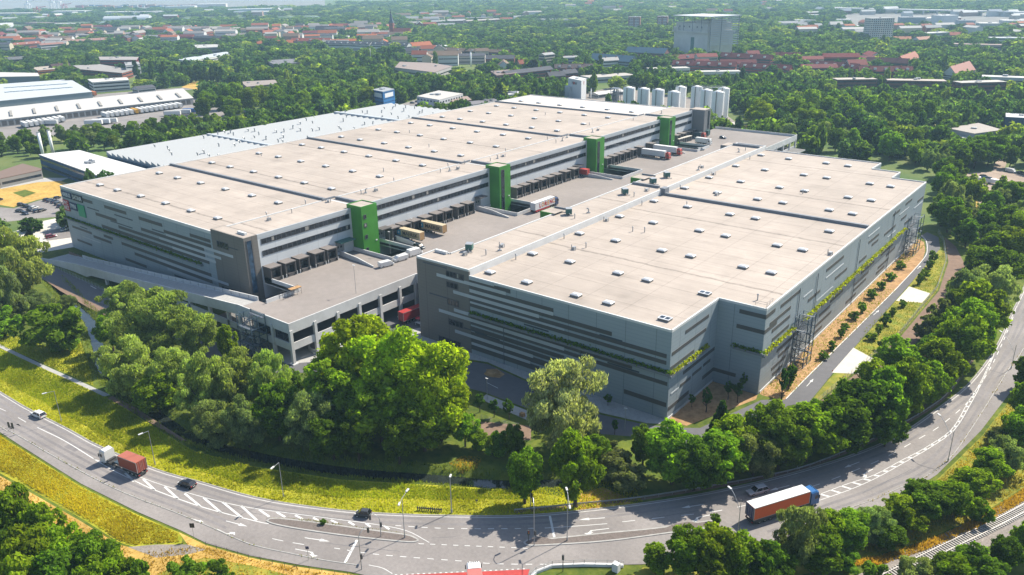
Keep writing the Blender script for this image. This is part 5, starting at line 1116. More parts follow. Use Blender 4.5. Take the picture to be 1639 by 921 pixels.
# small houses of the distant districts, which nothing in the picture tells apart
hr = random.Random(41)
def district(poly_px, n, ang, label, group, roofs, hh=(8, 13)):
    poly = GP(poly_px); xs = [p[0] for p in poly]; ys = [p[1] for p in poly]; c_ = 0; tries = 0
    while c_ < n and tries < 3000:
        tries += 1; x, y = hr.uniform(min(xs), max(xs)), hr.uniform(min(ys), max(ys))
        if not inpoly(x, y, poly) or any(inpoly(x, y, f) for f in FOOT): continue
        c_ += 1; L = hr.uniform(14, 42); D = hr.uniform(10, 14); h = hr.uniform(*hh); rh = hr.uniform(2, 5); a = R(ang+hr.choice([0, 0, 0, 90])+hr.uniform(-8, 8))
        o = thing('house', (x, y, 0), label, 'house', a, group); mb = MB(); mb.loft([[(s, -D/2, 0), (s, D/2, 0), (s, D/2, h), (s, 0, h+rh-.1), (s, -D/2, h)] for s in (-L/2, L/2)]); colored(mb.build('wall', 'wall_paint', o), hr.choice([WHITE, WHITE, CREAM, BRICK, (.5, .45, .4), (.4, .25, .2)]))
        if hh[1] != 12.5:
            for z in ((h*.2, h*.62) if 'brick' in label or 'red tiled' in label or 'old town' in label else ()):
                for s in (-1, 1):
                    mb = MB(); mb.box(-L/2+.8, L/2-.8, min(s*D/2, s*(D/2+.05)), max(s*D/2, s*(D/2+.05)), z, z+1.2); mb.build('window_band', 'glass', o)
        mb = MB()
        for s in (-1, 1): mb.loft([[(e, s*D*.54, h-.2), (e, s*D*.54, h+.1), (e, 0, h+rh+.25), (e, 0, h+rh-.05)] for e in (-L/2-.3, L/2+.3)])
        colored(mb.build('roof', 'roof_paint', o), hr.choice(roofs)); ca, sa = math.cos(a), math.sin(a); keep([(x+ca*u-sa*v, y+sa*u+ca*v) for u, v in ((-L/2, -D/2), (L/2, -D/2), (L/2, D/2), (-L/2, D/2))], 2, 8)
RT = [TILE, ORANGE, SLATE, BROWN, (.30, .27, .25), MAROON, (.40, .37, .34)]
district([(0, 86), (420, 62), (420, 50), (150, 50), (0, 58)], 72, 40, 'small distant house in the old town left of the church', 'houses of the distant old town', RT)
district([(420, 74), (640, 84), (640, 46), (440, 48)], 46, 40, 'small distant house around the church spire', 'houses around the distant church', RT)
district([(640, 48), (860, 46), (860, 26), (640, 26)], 34, 45, 'small distant house or block right of the church', 'distant houses right of the church', [GREY, BROWN, (.40, .37, .34), TILE], (7, 13))
district([(1260, 60), (1640, 62), (1640, 48), (1260, 44)], 24, 45, 'small distant house below the skyline at the upper right', 'distant houses at the upper right', [ORANGE, GREY, (.50, .48, .45), TILE])
district([(0, 44), (520, 22), (520, 14), (0, 30)], 18, 38, 'distant pale shed in the harbour', 'distant harbour sheds', [(.5, .5, .48), (.6, .6, .58), (.35, .38, .42)], (7, 12))
district([(1290, 28), (1640, 40), (1640, 24), (1290, 18)], 16, 45, 'distant pale shed near the motorway', 'distant sheds near the motorway', [(.5, .5, .48), (.6, .6, .58), (.35, .38, .42)], (7, 12))
district([(860, 30), (1260, 26), (1260, 6), (860, 6)], 16, 45, 'far house between trees at the top centre', 'far houses at the top centre', RT)
district([(660, 105), (830, 118), (830, 98), (660, 90)], 12, 40, 'small brick house in the trees left of the brick estate', 'brick houses left of the brick estate', [SLATE, BROWN, TILE])
district([(1060, 112), (1470, 130), (1470, 100), (1060, 88)], 10, 38, 'small dark red tiled house among the rows of the red estate', 'small houses of the red estate', [MAROON, RED, (.22, .05, .04)], (6, 9))
# arched dock shed
c = np.array(G2(205, 32)); ad = thing('dock_shed', (float(c[0]), float(c[1]), 0), 'dock shed with rounded pale metal roof near the river', 'hall'); mb = MB(); rings = []
for s in (-62, 62): rings.append([(s, math.cos(t)*22, max(0, math.sin(t))*11) for t in [math.pi*k/10 for k in range(11)]])
mb.loft(rings); colored(mb.build('shell', 'wall_paint', ad), (.46, .49, .52)); ad.rotation_euler = (0, 0, R(48)); keep([tuple(c+np.array(o)) for o in ((-60, -50), (60, -50), (60, 50), (-60, 50))], 0, 20)
# --- bunker with slatted sun screen
P0, P1, P2 = np.array(G2(1064, 82)), np.array(G2(1131, 88)), np.array(G2(1156, 78)); BK = thing('bunker', (float(P1[0]), float(P1[1]), 0), 'huge windowless concrete bunker with flat solar canopy and slatted white side', 'bunker')
du = (P0-P1)/np.linalg.norm(P0-P1); dv = np.array([-du[1], du[0]]); dv = dv if dv@(P1-CAM[:2]) > 0 else -dv; LU, LV = 62.0, 48.0
def bk(u, v): return (float(du[0]*u+dv[0]*v), float(du[1]*u+dv[1]*v))
mb = MB(); mb.prism([bk(0, 0), bk(LU, 0), bk(LU, LV), bk(0, LV)], 0, 27); mb.prism([bk(-1.5, -2.5), bk(LU+1.5, -2.5), bk(LU+1.5, LV+2), bk(-1.5, LV+2)], 27, 29); mb.prism([bk(2, 1), bk(LU-2, 1), bk(LU-2, LV-2), bk(2, LV-2)], 29, 39); mb.prism([bk(6, 6), bk(28, 6), bk(28, LV-8), bk(6, LV-8)], 39, 42.5)
for u0, u1 in ((0, 9), (LU-9, LU)): mb.prism([bk(u0, -2), bk(u1, -2), bk(u1, 5), bk(u0, 5)], 29, 33)
mb.build('wall', 'bunker_concrete', BK)
mb = MB(); mb.prism([bk(24, -.3), bk(30, -.3), bk(30, .1), bk(24, .1)], 0, 21); mb.build('door', 'hvac_green', BK)
for u in (12, 20, 34, 44, 52): mb = MB(); mb.prism([bk(u, .7), bk(u+1.6, .7), bk(u+1.6, 1.1), bk(u, 1.1)], 33, 35); mb.build('opening', 'dark_metal', BK)
mb = MB(); mb.prism([bk(-9, -6), bk(LU-2, -6), bk(LU-2, LV+4), bk(-9, LV+4)], 47.5, 48.3); colored(mb.build('canopy', 'wall_paint', BK), (.55, .58, .60))
for u in (-8.5, 8, 24, 40, LU-3):
    for v in (-5, 15, LV): mb = MB(); mb.tube((*bk(u, v), 29 if u > 0 else 0), (*bk(u, v), 47.5), .4, n=5); mb.build('canopy_post', 'steel_grey', BK)
for k in range(15):
    z = 12+k*2.4; mb = MB(); mb.prism([bk(-8.2, -4), bk(-7.6, -4), bk(-7.6, LV+2), bk(-8.2, LV+2)], z, z+1.15); mb.build('louvre', 'clad_light', BK)
keep([tuple(P1+du*u+dv*v) for u, v in ((-12, -5), (LU, -5), (LU, LV), (-12, LV))], 3, 25)
# --- towers and chimneys
def tower_block(pa, pb, depth, h, wall, label, bal=True):
    poly = line_rect(pa, pb, depth); r = flat_building('apartment_tower', poly, h, wall, GREY, label, 'tower block', int(h/2.9), step=3.4, front=20, clutter=2)
    c = np.mean(np.array(poly), axis=0); a, b = np.array(poly[0])-c, np.array(poly[1])-c; d = (b-a)/np.linalg.norm(b-a); n = np.array([d[1], -d[0]]); L = np.linalg.norm(b-a)
    n = n if n@(CAM[:2]-c) > 0 else -n
    for k in range(int(h/2.9)):
        for t in ((.12, .42), (.58, .9)) if bal else ():
            mb = MB(); mb.prism([tuple(a+d*L*t[0]), tuple(a+d*L*t[1]), tuple(a+d*L*t[1]+n*1.3), tuple(a+d*L*t[0]+n*1.3)], k*2.9+.2, k*2.9+1.2); mb.build('balcony', 'clad_light', r)
tower_block((1390, 66), (1427, 65), 18, 33, (.72, .66, .60), 'tall pale apartment slab with balconies rising from the trees at the upper right')
tower_block((1005, 46), (1024, 46), 16, 22, (.36, .17, .13), 'left one of two small brick tower blocks left of the bunker')
tower_block((1051, 46), (1068, 46), 16, 23, (.38, .20, .16), 'right one of two small brick tower blocks, just left of the bunker canopy')
p = G2(628, 61); ch = thing('church', (p[0], p[1], 0), 'brick church with tall dark pointed spire above the trees', 'church'); mb = MB(); mb.box(-3.6, 3.6, -3.6, 3.6, 0, 26); mb.build('tower', 'brick_red', ch)
mb = MB(); mb.loft([[(s*4.1*x, s*4.1*y, z) for x, y in ((-1, -1), (1, -1), (1, 1), (-1, 1))] for s, z in ((1, 26), (.55, 32), (.05, 49))]); mb.build('spire', 'clad_slate', ch)
mb = MB(); mb.loft([[(x, y, z) for y, z in ((-7, 0), (7, 0), (7, 9), (0, 17), (-7, 9))] for x in (4, 34)]); mb.build('nave', 'brick_red', ch)
mb = MB()
for z in (8, 15, 21):
    for x in (-1.5, 1.0): mb.box(x, x+1, -3.66, -3.5, z, z+2.6); mb.box(3.5, 3.66, x, x+1, z, z+2.6)
mb.build('window', 'glass', ch); keep([(p[0]-6, p[1]-9), (p[0]+36, p[1]-9), (p[0]+36, p[1]+9), (p[0]-6, p[1]+9)], 0, 15); ch.rotation_euler = (0, 0, R(30))
def mast(px, h, r, m, label, name='chimney', cat='chimney'):
    p = G2(*px); o = thing(name, (p[0], p[1], 0), label, cat); mb = MB(); mb.tube((0, 0, 0), (0, 0, h), r, r*.75, 12); mb.build('shaft', m, o, True); mb = MB(); mb.tube((0, 0, h), (0, 0, h+r), r*.95, r*.9, 12); mb.build('cap', 'zinc', o)
mast((754, 107), 17, 1.0, 'silo_white', 'slim pale chimney above the trees right of centre'); mast((594, 104), 20, .35, 'zinc', 'thin grey mast rising from the woodland left of centre', 'mast', 'mast'); mast((51, 90), 11, 1.1, 'brick_red', 'short brick chimney between the left trees')
mast((946, 158), 8, .6, 'silo_white', 'short white vent stack right of the white silo tower'); mast((800, 152), 9, .4, 'zinc', 'thin steel flue left of the white silo tower')
# --- silo works behind the far corner
def silo(px, h, r, label, group):
    p = G2(*px); o = thing('silo', (p[0], p[1], 0), label, 'silo', 0, group); mb = MB(); mb.tube((0, 0, 0), (0, 0, h), r, r, 28, cap=False); mb.loft([[(r*s*math.cos(2*math.pi*k/28), r*s*math.sin(2*math.pi*k/28), z) for k in range(28)] for s, z in ((1.0, h), (1.02, h+.15), (.25, h+1.3))])
    mb.build('tank', 'silo_white', o, True); mb = MB(); n = 10
    for k in range(n): a = 2*math.pi*k/n; b = 2*math.pi*(k+1)/n; mb.tube((r*.96*math.cos(a), r*.96*math.sin(a), h+.1), (r*.96*math.cos(a), r*.96*math.sin(a), h+1.2), .06, n=4); mb.tube((r*.96*math.cos(a), r*.96*math.sin(a), h+1.2), (r*.96*math.cos(b), r*.96*math.sin(b), h+1.2), .06, n=4)
    mb.build('railing', 'zinc', o); mb = MB(); mb.box(r*.1, r*.1+.6, -r-.35, -r-.05, 1, h+1); mb.build('ladder', 'timber_grey', o); return o
for i, px in enumerate(((1006, 176), (1029, 178), (1052, 180), (1077, 184))): silo(px, 16.8, 4.75, f'{ORD[i]} from the left of the four squat white silos at the far corner', 'squat white silos')
silo((1088, 178), 18, 4.2, 'narrow white silo tucked behind the right end of the squat silos', None)
for i, (px, h_) in enumerate((((1113, 187), 21.5), ((1128, 195), 22), ((1146, 200), 22.5), ((1155, 190), 21.5))): silo(px, h_, 4.3, f'{ORD[i]} from the left of the tall slim white silos beside the grey stair tower', 'tall white silos')
p = G2(1135, 192); gw = thing('silo_walkway', (p[0], p[1], 21.6), 'steel walkway with railings across the tops of the tall silos', 'walkway'); mb = MB(); mb.box(-9, 9, -.8, .8, 1.6, 1.8); railing(mb, [(-9, -.8, 1.8), (9, -.8, 1.8)], 1.2, 2); railing(mb, [(-9, .8, 1.8), (9, .8, 1.8)], 1.2, 2); mb.tube((-8, 0, -1), (-8, 0, 1.6), .2); mb.tube((8, 0, -1), (8, 0, 1.6), .2); mb.tube((0, 0, 0), (0, 0, 1.6), .2); mb.build('walkway', 'zinc', gw); gw.rotation_euler = (0, 0, R(25))
q0, q1, q2 = np.array(G2(909, 158)), np.array(G2(930, 163)), np.array(G2(938, 159)); q3 = q0+q2-q1
NW = flat_building('silo_tower', [tuple(q0), tuple(q1), tuple(q2), tuple(q3)], 17.5, (.62, .63, .64), (.60, .60, .60), 'white silo tower with black and red company letters beyond the warehouse roof', 'tower', 0, front=20, clutter=1)
cN = np.mean(np.array([q0, q1, q2, q3]), axis=0)
d = (q1-q0)/np.linalg.norm(q1-q0); n = np.array([d[1], -d[0]]); n = n if n@(CAM[:2]-q0) > 0 else -n; mid = (q0+q1)/2+n*.1-cN
for txt, off, mm in (('H', -3.2, 'letter_black'), ('M', -.9, 'letter_red'), ('W', 2.2, 'letter_black')): text_mesh('lettering', txt, 3.6, mm, NW, face_matrix((float(mid[0]+d[0]*off), float(mid[1]+d[1]*off), 14.0), (float(d[0]), float(d[1]), 0)), .08)
d2 = (q2-q1)/np.linalg.norm(q2-q1); n2 = np.array([d2[1], -d2[0]]); n2 = n2 if n2@(CAM[:2]-q1) > 0 else -n2; mid2 = (q1+q2)/2+n2*.1-cN
text_mesh('lettering', 'V', 4.6, 'letter_red', NW, face_matrix((float(mid2[0]), float(mid2[1]), 14.2), (float(d2[0]), float(d2[1]), 0)), .1, .7)
mb = MB(); m3 = mid-d*8; mb.obox(m3+np.array([0, 0]), math.atan2(d[1], d[0]), 7, 6, 0, 11); mb.build('annex', 'clad_light', NW)
flat_building('plant_room', poly_at([(812, 147), (830, 146), (832, 150), (814, 152)], 7), 7, (.4, .42, .44), (.5, .5, .5), 'silvery process plant box at the far left roof corner of the long warehouse', 'plant', 0, clutter=5, front=10)
p = G2(985, 165); pl = thing('process_plant', (p[0], p[1], 0), 'open steel process plant with pipes left of the squat silos', 'plant'); mb = MB()
for x in (-3, 0, 3):
    for y in (-3, 3): mb.box(x-.15, x+.15, y-.15, y+.15, 0, 12)
for z in (3, 6, 9, 12): mb.box(-3.3, 3.3, -3.3, 3.3, z, z+.2)
mb.build('frame', 'steel_grey', pl); mb = MB()
for i in range(9): mb.tube((-2.4+(i % 3)*2.2, -1.6+(i//3)*1.6, 0), (-2.4+(i % 3)*2.2, -1.6+(i//3)*1.6, 7+(i*5) % 6), .5, n=8)
mb.build('pipe', 'zinc', pl)
gable_building('shelter_roof', line_rect((958, 158), (1000, 152), 12), 3, 1.5, (.4, .4, .4), (.60, .58, .55), 'pale canopy roof between the white silo tower and the squat silos', 'canopy', storeys=1, chim=0, front=5)
p = G2(1170, 205); rt = thing('round_tank', (p[0], p[1], 0), 'low round tank with white lid on the dry ground beyond the tall silos', 'tank'); mb = MB(); mb.tube((0, 0, 0), (0, 0, 2.6), 4.2, n=24); mb.tube((0, 0, 2.6), (0, 0, 3.2), 4.4, 3.9, n=24); mb.build('tank', 'pad_concrete', rt)
sheet('dry_patch_silo', GP([(1150, 206), (1200, 200), (1205, 210), (1160, 214)]), 0.03, 'dry_grass')
# --- harbour cranes, elevated road, containers on the quay
def gantry(px, h, m, label):
    p = G2(*px); o = thing('harbour_crane', (p[0], p[1], 0), label, 'crane', R(38)); mb = MB()
    for x in (-9, 9):
        for y in (-6, 6): mb.box(x-1, x+1, y-1, y+1, 0, h*.6)
    mb.box(-10, 10, -7, 7, h*.55, h*.62); mb.box(-1.5, 1.5, -2, 2, h*.62, h); mb.build('portal', m, o)
    mb = MB(); mb.tube((0, 0, h*.75), (34, 0, h*1.02), 1.1, n=5); mb.tube((0, 0, h), (34, 0, h*1.02), .5, n=4); mb.tube((0, 0, h*.75), (-14, 0, h*.72), 1.2, n=5); mb.build('jib', m, o)
gantry((61, 23), 26, 'sign_red', 'red harbour crane at the upper left'); gantry((46, 16), 38, 'letter_white', 'pale harbour crane with red base at the far left'); gantry((85, 14), 46, 'letter_white', 'left one of the twin white harbour cranes'); gantry((96, 14), 46, 'letter_white', 'right one of the twin white harbour cranes'); gantry((103, 14), 20, 'sign_red', 'small red harbour crane beside the twin white ones')
ER = thing('elevated_road', (*G2(1500, 22), 0), 'elevated motorway crossing the upper right distance', 'bridge'); a = np.array(G2(1345, 20)); b = np.array(G2(1660, 28)); c = np.array(G2(1500, 22)); mb = MB(); d = (b-a)/np.linalg.norm(b-a); mb.obox((a+b)/2-c, math.atan2(d[1], d[0]), float(np.linalg.norm(b-a)), 22, 9, 11.5); mb.build('deck', 'concrete', ER)
mb = MB(); L = np.linalg.norm(b-a)
for k in range(14): q = a+d*L*(k+.5)/14-c; mb.box(q[0]-1.5, q[0]+1.5, q[1]-4, q[1]+4, 0, 9)
mb.build('pier', 'concrete', ER)
rr = random.Random(3)
for i in range(46):
    p = G2(128+i*4.4+rr.uniform(-1, 1), 13.5-i*.05+rr.uniform(-1.2, 1.2)); cc = rr.choice([(.5, .5, .5), (.6, .58, .55), (.42, .08, .06), (.5, .22, .12), (.10, .2, .35), (.55, .5, .4)])
    n_ = rr.choice([2, 3, 3, 4]); mb = MB(); mb.box(-16, 16, -3, 3, 0, 2.9*n_); o = mb.build('container_stack', 'matt_paint'); o.location = (*p, 0); o.rotation_euler = (0, 0, R(38)); o.color = (*cc, 1)
    tag(o, 'stack of shipping containers on the distant quay beyond the river', 'containers', 'container stacks on the distant quay')
# --- train of flat wagons with containers at the right edge
for i, (pa, pb, cc) in enumerate((((1576, 224), (1606, 227), (.04, .12, .22)), ((1608, 227), (1640, 230), (.30, .10, .06)), ((1642, 230), (1676, 233), (.05, .12, .22)), ((1578, 217), (1612, 220), (.55, .56, .57)), ((1614, 220), (1650, 223), (.05, .12, .25)))):
    a = np.array(G2(*pa)); b = np.array(G2(*pb)); o = thing('freight_wagon', (float((a+b)[0]/2), float((a+b)[1]/2), 0), f'{["dark blue", "rust red", "blue", "pale grey", "navy"][i]} freight wagon standing behind the dirt yard', 'wagon', math.atan2(b[1]-a[1], b[0]-a[0])); L = float(np.linalg.norm(b-a))-.8
    mb = MB(); mb.box(-L/2, L/2, -1.3, 1.3, 1.1, 3.9); mb.box(-L/2+.1, L/2-.1, -1.32, 1.32, 3.9, 4.05, 1); k = mb.build('body', ['matt_paint', 'clad_light'], o); k.color = (*cc, 1); mb = MB(); mb.box(-L/2, L/2, -1.0, 1.0, .8, 1.1)
    for x in (-L/2+2, -L/2+3.8, L/2-3.8, L/2-2): mb.tube((x, -.9, .45), (x, .9, .45), .45, n=10)
    mb.build('bogie', 'dark_metal', o)
# ------------------------------------------------------------------ trees
def leaves_mesh(name, seed, n, size, kind='round', m='leaf'):
    """crown in a unit frame: radius 1 in x and y, 0..1 in z, made of leaf sprays on many small lobes"""
    rg = np.random.default_rng(seed); L = []
    if kind in ('round', 'willow', 'bush'):
        nl = {'round': 105, 'willow': 110, 'bush': 46}[kind]
        for i in range(nl):
            d = rg.normal(size=3); d /= np.linalg.norm(d); d[2] = d[2]*(1 if d[2] > 0 else .75)
            rad = rg.uniform(.48, .80) if i > nl//5 else rg.uniform(.1, .45)
            c = d*rad; c[:2] *= 1.0+.18*math.sin(3*math.atan2(d[1], d[0])+seed)
            L.append((c, rg.uniform(.09, .27) if kind != 'willow' else rg.uniform(.09, .21)))
    elif kind == 'poplar':
        for i in range(40):
            z = rg.uniform(-.95, .95); r = .62*math.sqrt(max(.05, 1-z*z))*(1-.35*max(0, z)); a = rg.uniform(0, 6.28)
            L.append((np.array([r*math.cos(a), r*math.sin(a), z]), rg.uniform(.28, .45)*(1-.3*max(0, z))))
    elif kind == 'conifer':
        for i in range(60):
            z = rg.uniform(-.98, .98); r = .72*(1-(z+1)/2)+.04; a = rg.uniform(0, 6.28); L.append((np.array([r*math.cos(a), r*math.sin(a), z]), .10+.24*(1-(z+1)/2)))
    C = np.array([c for c, r in L]); Rr = np.array([r for c, r in L]); NL = len(L)
    w = Rr**2; w /= w.sum(); k = rg.choice(NL, size=int(n*1.9), p=w)
    d = rg.normal(size=(len(k), 3)); out = C[k]/(np.linalg.norm(C[k], axis=1)[:, None]+1e-6); d += out*.55+np.array([0, 0, .25]); d /= np.linalg.norm(d, axis=1)[:, None]
    zs = np.array([1, 1, .62 if kind not in ('poplar', 'conifer') else .30])
    p = C[k]+d*Rr[k][:, None]*(rg.uniform(.66, 1.08, (len(k), 1))+.22*(rg.random((len(k), 1)) > .82))*zs/zs.max()
    keepm = np.ones(len(k), bool)
    for j in range(NL):
        q = (p-C[j])/zs; inside = (np.linalg.norm(q, axis=1) < Rr[j]*.70) & (k != j); keepm &= ~(inside & (rg.random(len(k)) < .8))
    p, d, k = p[keepm][:n], d[keepm][:n], k[keepm][:n]; n = len(p)
    nr = d*.8+rg.normal(size=(n, 3))*.55; nr /= np.linalg.norm(nr, axis=1)[:, None]
    t = np.cross(nr, rg.normal(size=(n, 3))); t /= np.linalg.norm(t, axis=1)[:, None]; u = np.cross(nr, t)
    s = size*rg.uniform(.55, 1.45, n)[:, None]; asp = rg.uniform(.45, .9, n)[:, None]
    if kind == 'willow': t = t*.4+np.array([0, 0, -1.0])*.6; t /= np.linalg.norm(t, axis=1)[:, None]; u = np.cross(nr, t); u /= np.linalg.norm(u, axis=1)[:, None]; asp = asp*.55
    lo, hi = p[:, 2].min(), p[:, 2].max(); P = p.copy(); P[:, 2] = (p[:, 2]-lo)/(hi-lo); sc = np.array([1, 1, .55])
    V = np.empty((n, 4, 3)); V[:, 0] = P-t*s*sc; V[:, 1] = P-u*s*asp*sc+nr*s*.12; V[:, 2] = P+t*s*sc; V[:, 3] = P+u*s*asp*sc+nr*s*.12
    me = bpy.data.meshes.new(name); me.vertices.add(4*n); me.vertices.foreach_set('co', V.reshape(-1)); me.loops.add(4*n); me.loops.foreach_set('vertex_index', np.arange(4*n, dtype=np.int32))
    me.polygons.add(n); me.polygons.foreach_set('loop_start', np.arange(0, 4*n, 4, dtype=np.int32)); me.polygons.foreach_set('loop_total', np.full(n, 4, dtype=np.int32))
    me.update(); me.validate(); me.materials.append(MATS[m])
    lob = rg.uniform(.7, 1.3, NL); at = me.attributes.new('leafvar', 'FLOAT', 'FACE'); at.data.foreach_set('value', (rg.uniform(.6, 1.45, n)*lob[k]).astype(np.float32))
    return me
def trunk_mesh(seed):
    rr = random.Random(seed); mb = MB(); pts = [(0, 0, -.02), (rr.uniform(-.02, .02), rr.uniform(-.02, .02), .2), (rr.uniform(-.05, .05), rr.uniform(-.05, .05), .45), (rr.uniform(-.08, .08), rr.uniform(-.08, .08), .75)]
    rs = [.055, .042, .032, .012]
    for (a, b), (r0, r1) in zip(zip(pts, pts[1:]), zip(rs, rs[1:])): mb.tube(a, b, r0, r1, 7)
    for k in range(6):
        a = rr.uniform(0, 6.28)+k; z = rr.uniform(.25, .5); b = (math.cos(a)*rr.uniform(.2, .42), math.sin(a)*rr.uniform(.2, .42), z+rr.uniform(.15, .35)); mb.tube((0, 0, z-.02), b, .02, .006, 5)
    o = mb.build('trunk', 'bark'); me = o.data; bpy.data.objects.remove(o); return me
TRUNKS = [trunk_mesh(s) for s in range(4)]
BIG = [leaves_mesh('crown', 10+s, 20000, .038, 'round') for s in range(3)]
ROUND = [leaves_mesh('crown', 30+s, 9000, .056, 'round') for s in range(5)]
WILLOW = [leaves_mesh('crown', 50+s, 21000, .042, 'willow') for s in range(3)]
BUSH = [leaves_mesh('crown', 70+s, 4500, .08, 'bush') for s in range(3)]
POPLAR = [leaves_mesh('crown', 90+s, 3200, .12, 'poplar') for s in range(2)]
CONIF = [leaves_mesh('crown', 95+s, 4200, .09, 'conifer') for s in range(2)]
KINDS = {'lime': (BIG, (.26, .34, .012), .16), 'dark': (ROUND, (.095, .16, .013), .16), 'mid': (ROUND, (.16, .23, .012), .16), 'light': (ROUND, (.155, .25, .016), .16), 'willow': (WILLOW, (.25, .31, .085), .10), 'silver': (WILLOW, (.36, .38, .20), .08),
         'grey': (WILLOW, (.18, .23, .095), .08), 'bush': (BUSH, (.13, .22, .018), .02), 'palebush': (BUSH, (.14, .17, .06), .02), 'poplar': (POPLAR, (.060, .100, .020), .05), 'conifer': (CONIF, (.035, .080, .015), .05), 'young': (BUSH, (.065, .14, .014), .38),
         'purple': (ROUND, (.028, .022, .022), .14), 'brownbush': (BUSH, (.13, .095, .055), .05)}
STANDS = {}; NT = [0]; TREE_AT = []
def tree(x, y, h, r, kind, stand, label=None, cat=None):
    """one tree: an empty at its foot with a trunk and a crown"""
    meshes, col, clear = KINDS[kind]; i = NT[0]; NT[0] += 1; rr = random.Random(1000+i)
    bushy = kind in ('bush', 'palebush', 'brownbush')
    root = bpy.data.objects.new('shrub' if bushy else ('young_tree' if kind == 'young' else 'poplar' if kind == 'poplar' else 'willow_tree' if kind in ('willow', 'silver', 'grey') else 'conifer' if kind == 'conifer' else 'tree'), None)
    COL.objects.link(root); root.location = (x, y, ground_z(x, y)); root.rotation_euler = (0, 0, rr.uniform(0, 6.28)); root.empty_display_size = .5
    c = link('crown', meshes[i % len(meshes)], root, (0, 0, h*clear)); c.scale = (r*rr.uniform(.84, 1.14), r*rr.uniform(.84, 1.14), h*(1-clear)); c.rotation_euler = (rr.uniform(-.07, .07), rr.uniform(-.07, .07), 0)
    v = rr.uniform(.82, 1.2); w_ = rr.uniform(.9, 1.12); c.color = (min(1, col[0]*v*w_), min(1, col[1]*v), col[2]*v, 1)
    if not bushy:
        t = link('trunk', TRUNKS[i % 4], root); k = max(.6, h*.5) if kind != 'young' else h*.5; t.scale = (k, k, h*.85)
    root['category'] = cat or ('shrub' if bushy else 'tree')
    TREE_AT.append((x, y, r)); STANDS.setdefault(stand, []).append((root, label)); return root
def tpx(bx, by, ty, wpx, kind, stand, label=None):
    """tree from its foot (bx, by), the image row of its top and its width in the photograph"""
    if stand in ('roadside belt', 'railway hedge', 'railway far side') and kind == 'mid': kind = ('mid', 'light', 'mid', 'dark', 'mid', 'grey', 'mid', 'light')[int(bx*7+by) % 8]
    b = G(bx, by); d = (b-CAM)@_fwd; lo, hi = 0.0, 60.0
    for _ in range(30):
        m_ = (lo+hi)/2
        if PX(b[0], b[1], m_)[1] > ty: lo = m_
        else: hi = m_
    r = wpx*d/F_PX/2*(.98 if kind in ('willow', 'grey', 'dark') and stand == W_ else 1.0); h = max(lo*(.93 if stand == W_ else 1.0), .8)
    return tree(float(b[0]), float(b[1]), h, r, kind, stand, label)
W_ = 'willows'
for a in [(38, 478, 352, 110, 'willow', 'big grey-green willow at the left edge beside the ramp foot'), (4, 470, 372, 70, 'mid', 'green tree cut off by the left edge beside the big willow'), (20, 520, 412, 80, 'grey', 'grey willow below the big one at the left edge'),
          (62, 500, 462, 60, 'grey', 'low reedy grey bush at the stream by the left meadow'), (86, 562, 482, 100, 'bush', 'broad green shrub on the left meadow bank beside the stream'), (104, 556, 510, 50, 'bush', 'small round shrub in front of the broad one by the stream'), (30, 520, 478, 60, 'palebush', 'pale reed clump on the left meadow bank'), (8, 540, 492, 60, 'bush', 'low green shrub at the left edge of the meadow bank'),
          (112, 500, 470, 40, 'grey', 'narrow grey bush at the bend of the stream'),
          (205, 520, 445, 90, 'willow', 'pale willow nearest the ramp wall, left end of the willow group'), (255, 565, 458, 140, 'willow', 'largest willow in front of the concrete ramp'), (318, 575, 492, 100, 'willow', 'yellow-green willow right of the largest one, before the ramp columns'),
          (182, 562, 498, 48, 'light', 'slim birch-like tree standing right at the stream'), (215, 625, 530, 105, 'willow', 'round willow on the stream bank in front of the largest willow'), (285, 640, 550, 110, 'willow', 'willow beside the dirt track, second row'), (325, 672, 556, 105, 'willow', 'grey-green willow above the path end'), (255, 655, 592, 90, 'mid', 'dark tree at the foot of the front willows'),
          (372, 590, 510, 40, 'mid', 'slim bright tree in front of the blue stair tower'), (392, 665, 552, 110, 'willow', 'willow in front of the blue stair tower'), (435, 665, 556, 80, 'willow', 'tall pale willow left of the deck corner column'), (448, 705, 606, 90, 'dark', 'dark green tree under the pale willow'), (400, 712, 622, 90, 'grey', 'greyish tree at the edge of the shaded meadow'), (350, 705, 628, 80, 'grey', 'grey-green tree at the right end of the dirt track'),
          (500, 716, 618, 100, 'grey', 'silvery dark willow left of the big lime-green tree'), (535, 735, 660, 90, 'dark', 'dark bush-like tree at the foot of the lime-green tree, left side'), (470, 640, 590, 50, 'dark', 'dark small tree at the deck corner column')]: tpx(*a[:5], W_, a[5])
LIME = 'lime'
for a in [(578, 660, 507, 150, 'lime', 'biggest lime-green tree, left crown in front of the truck deck'), (640, 690, 517, 150, 'lime', 'lime-green tree in the middle of the bright group, in front of the warehouse gap'), (705, 705, 546, 140, 'lime', 'lime-green tree at the right of the bright group beside the pavement'), (545, 690, 575, 110, 'light', 'bright tree at the lower left of the lime-green group'), (612, 715, 600, 130, 'light', 'bright tree below the biggest lime-green crown'), (680, 722, 625, 120, 'light', 'bright tree at the lower right of the lime-green group'), (745, 715, 660, 50, 'light', 'slim bright tree at the right foot of the lime-green group'),
          (575, 738, 655, 80, 'dark', 'dark tree in the shade under the lime-green group, left'), (640, 742, 668, 80, 'dark', 'dark tree in the shade under the lime-green group, right')]: tpx(*a[:5], LIME, a[5])
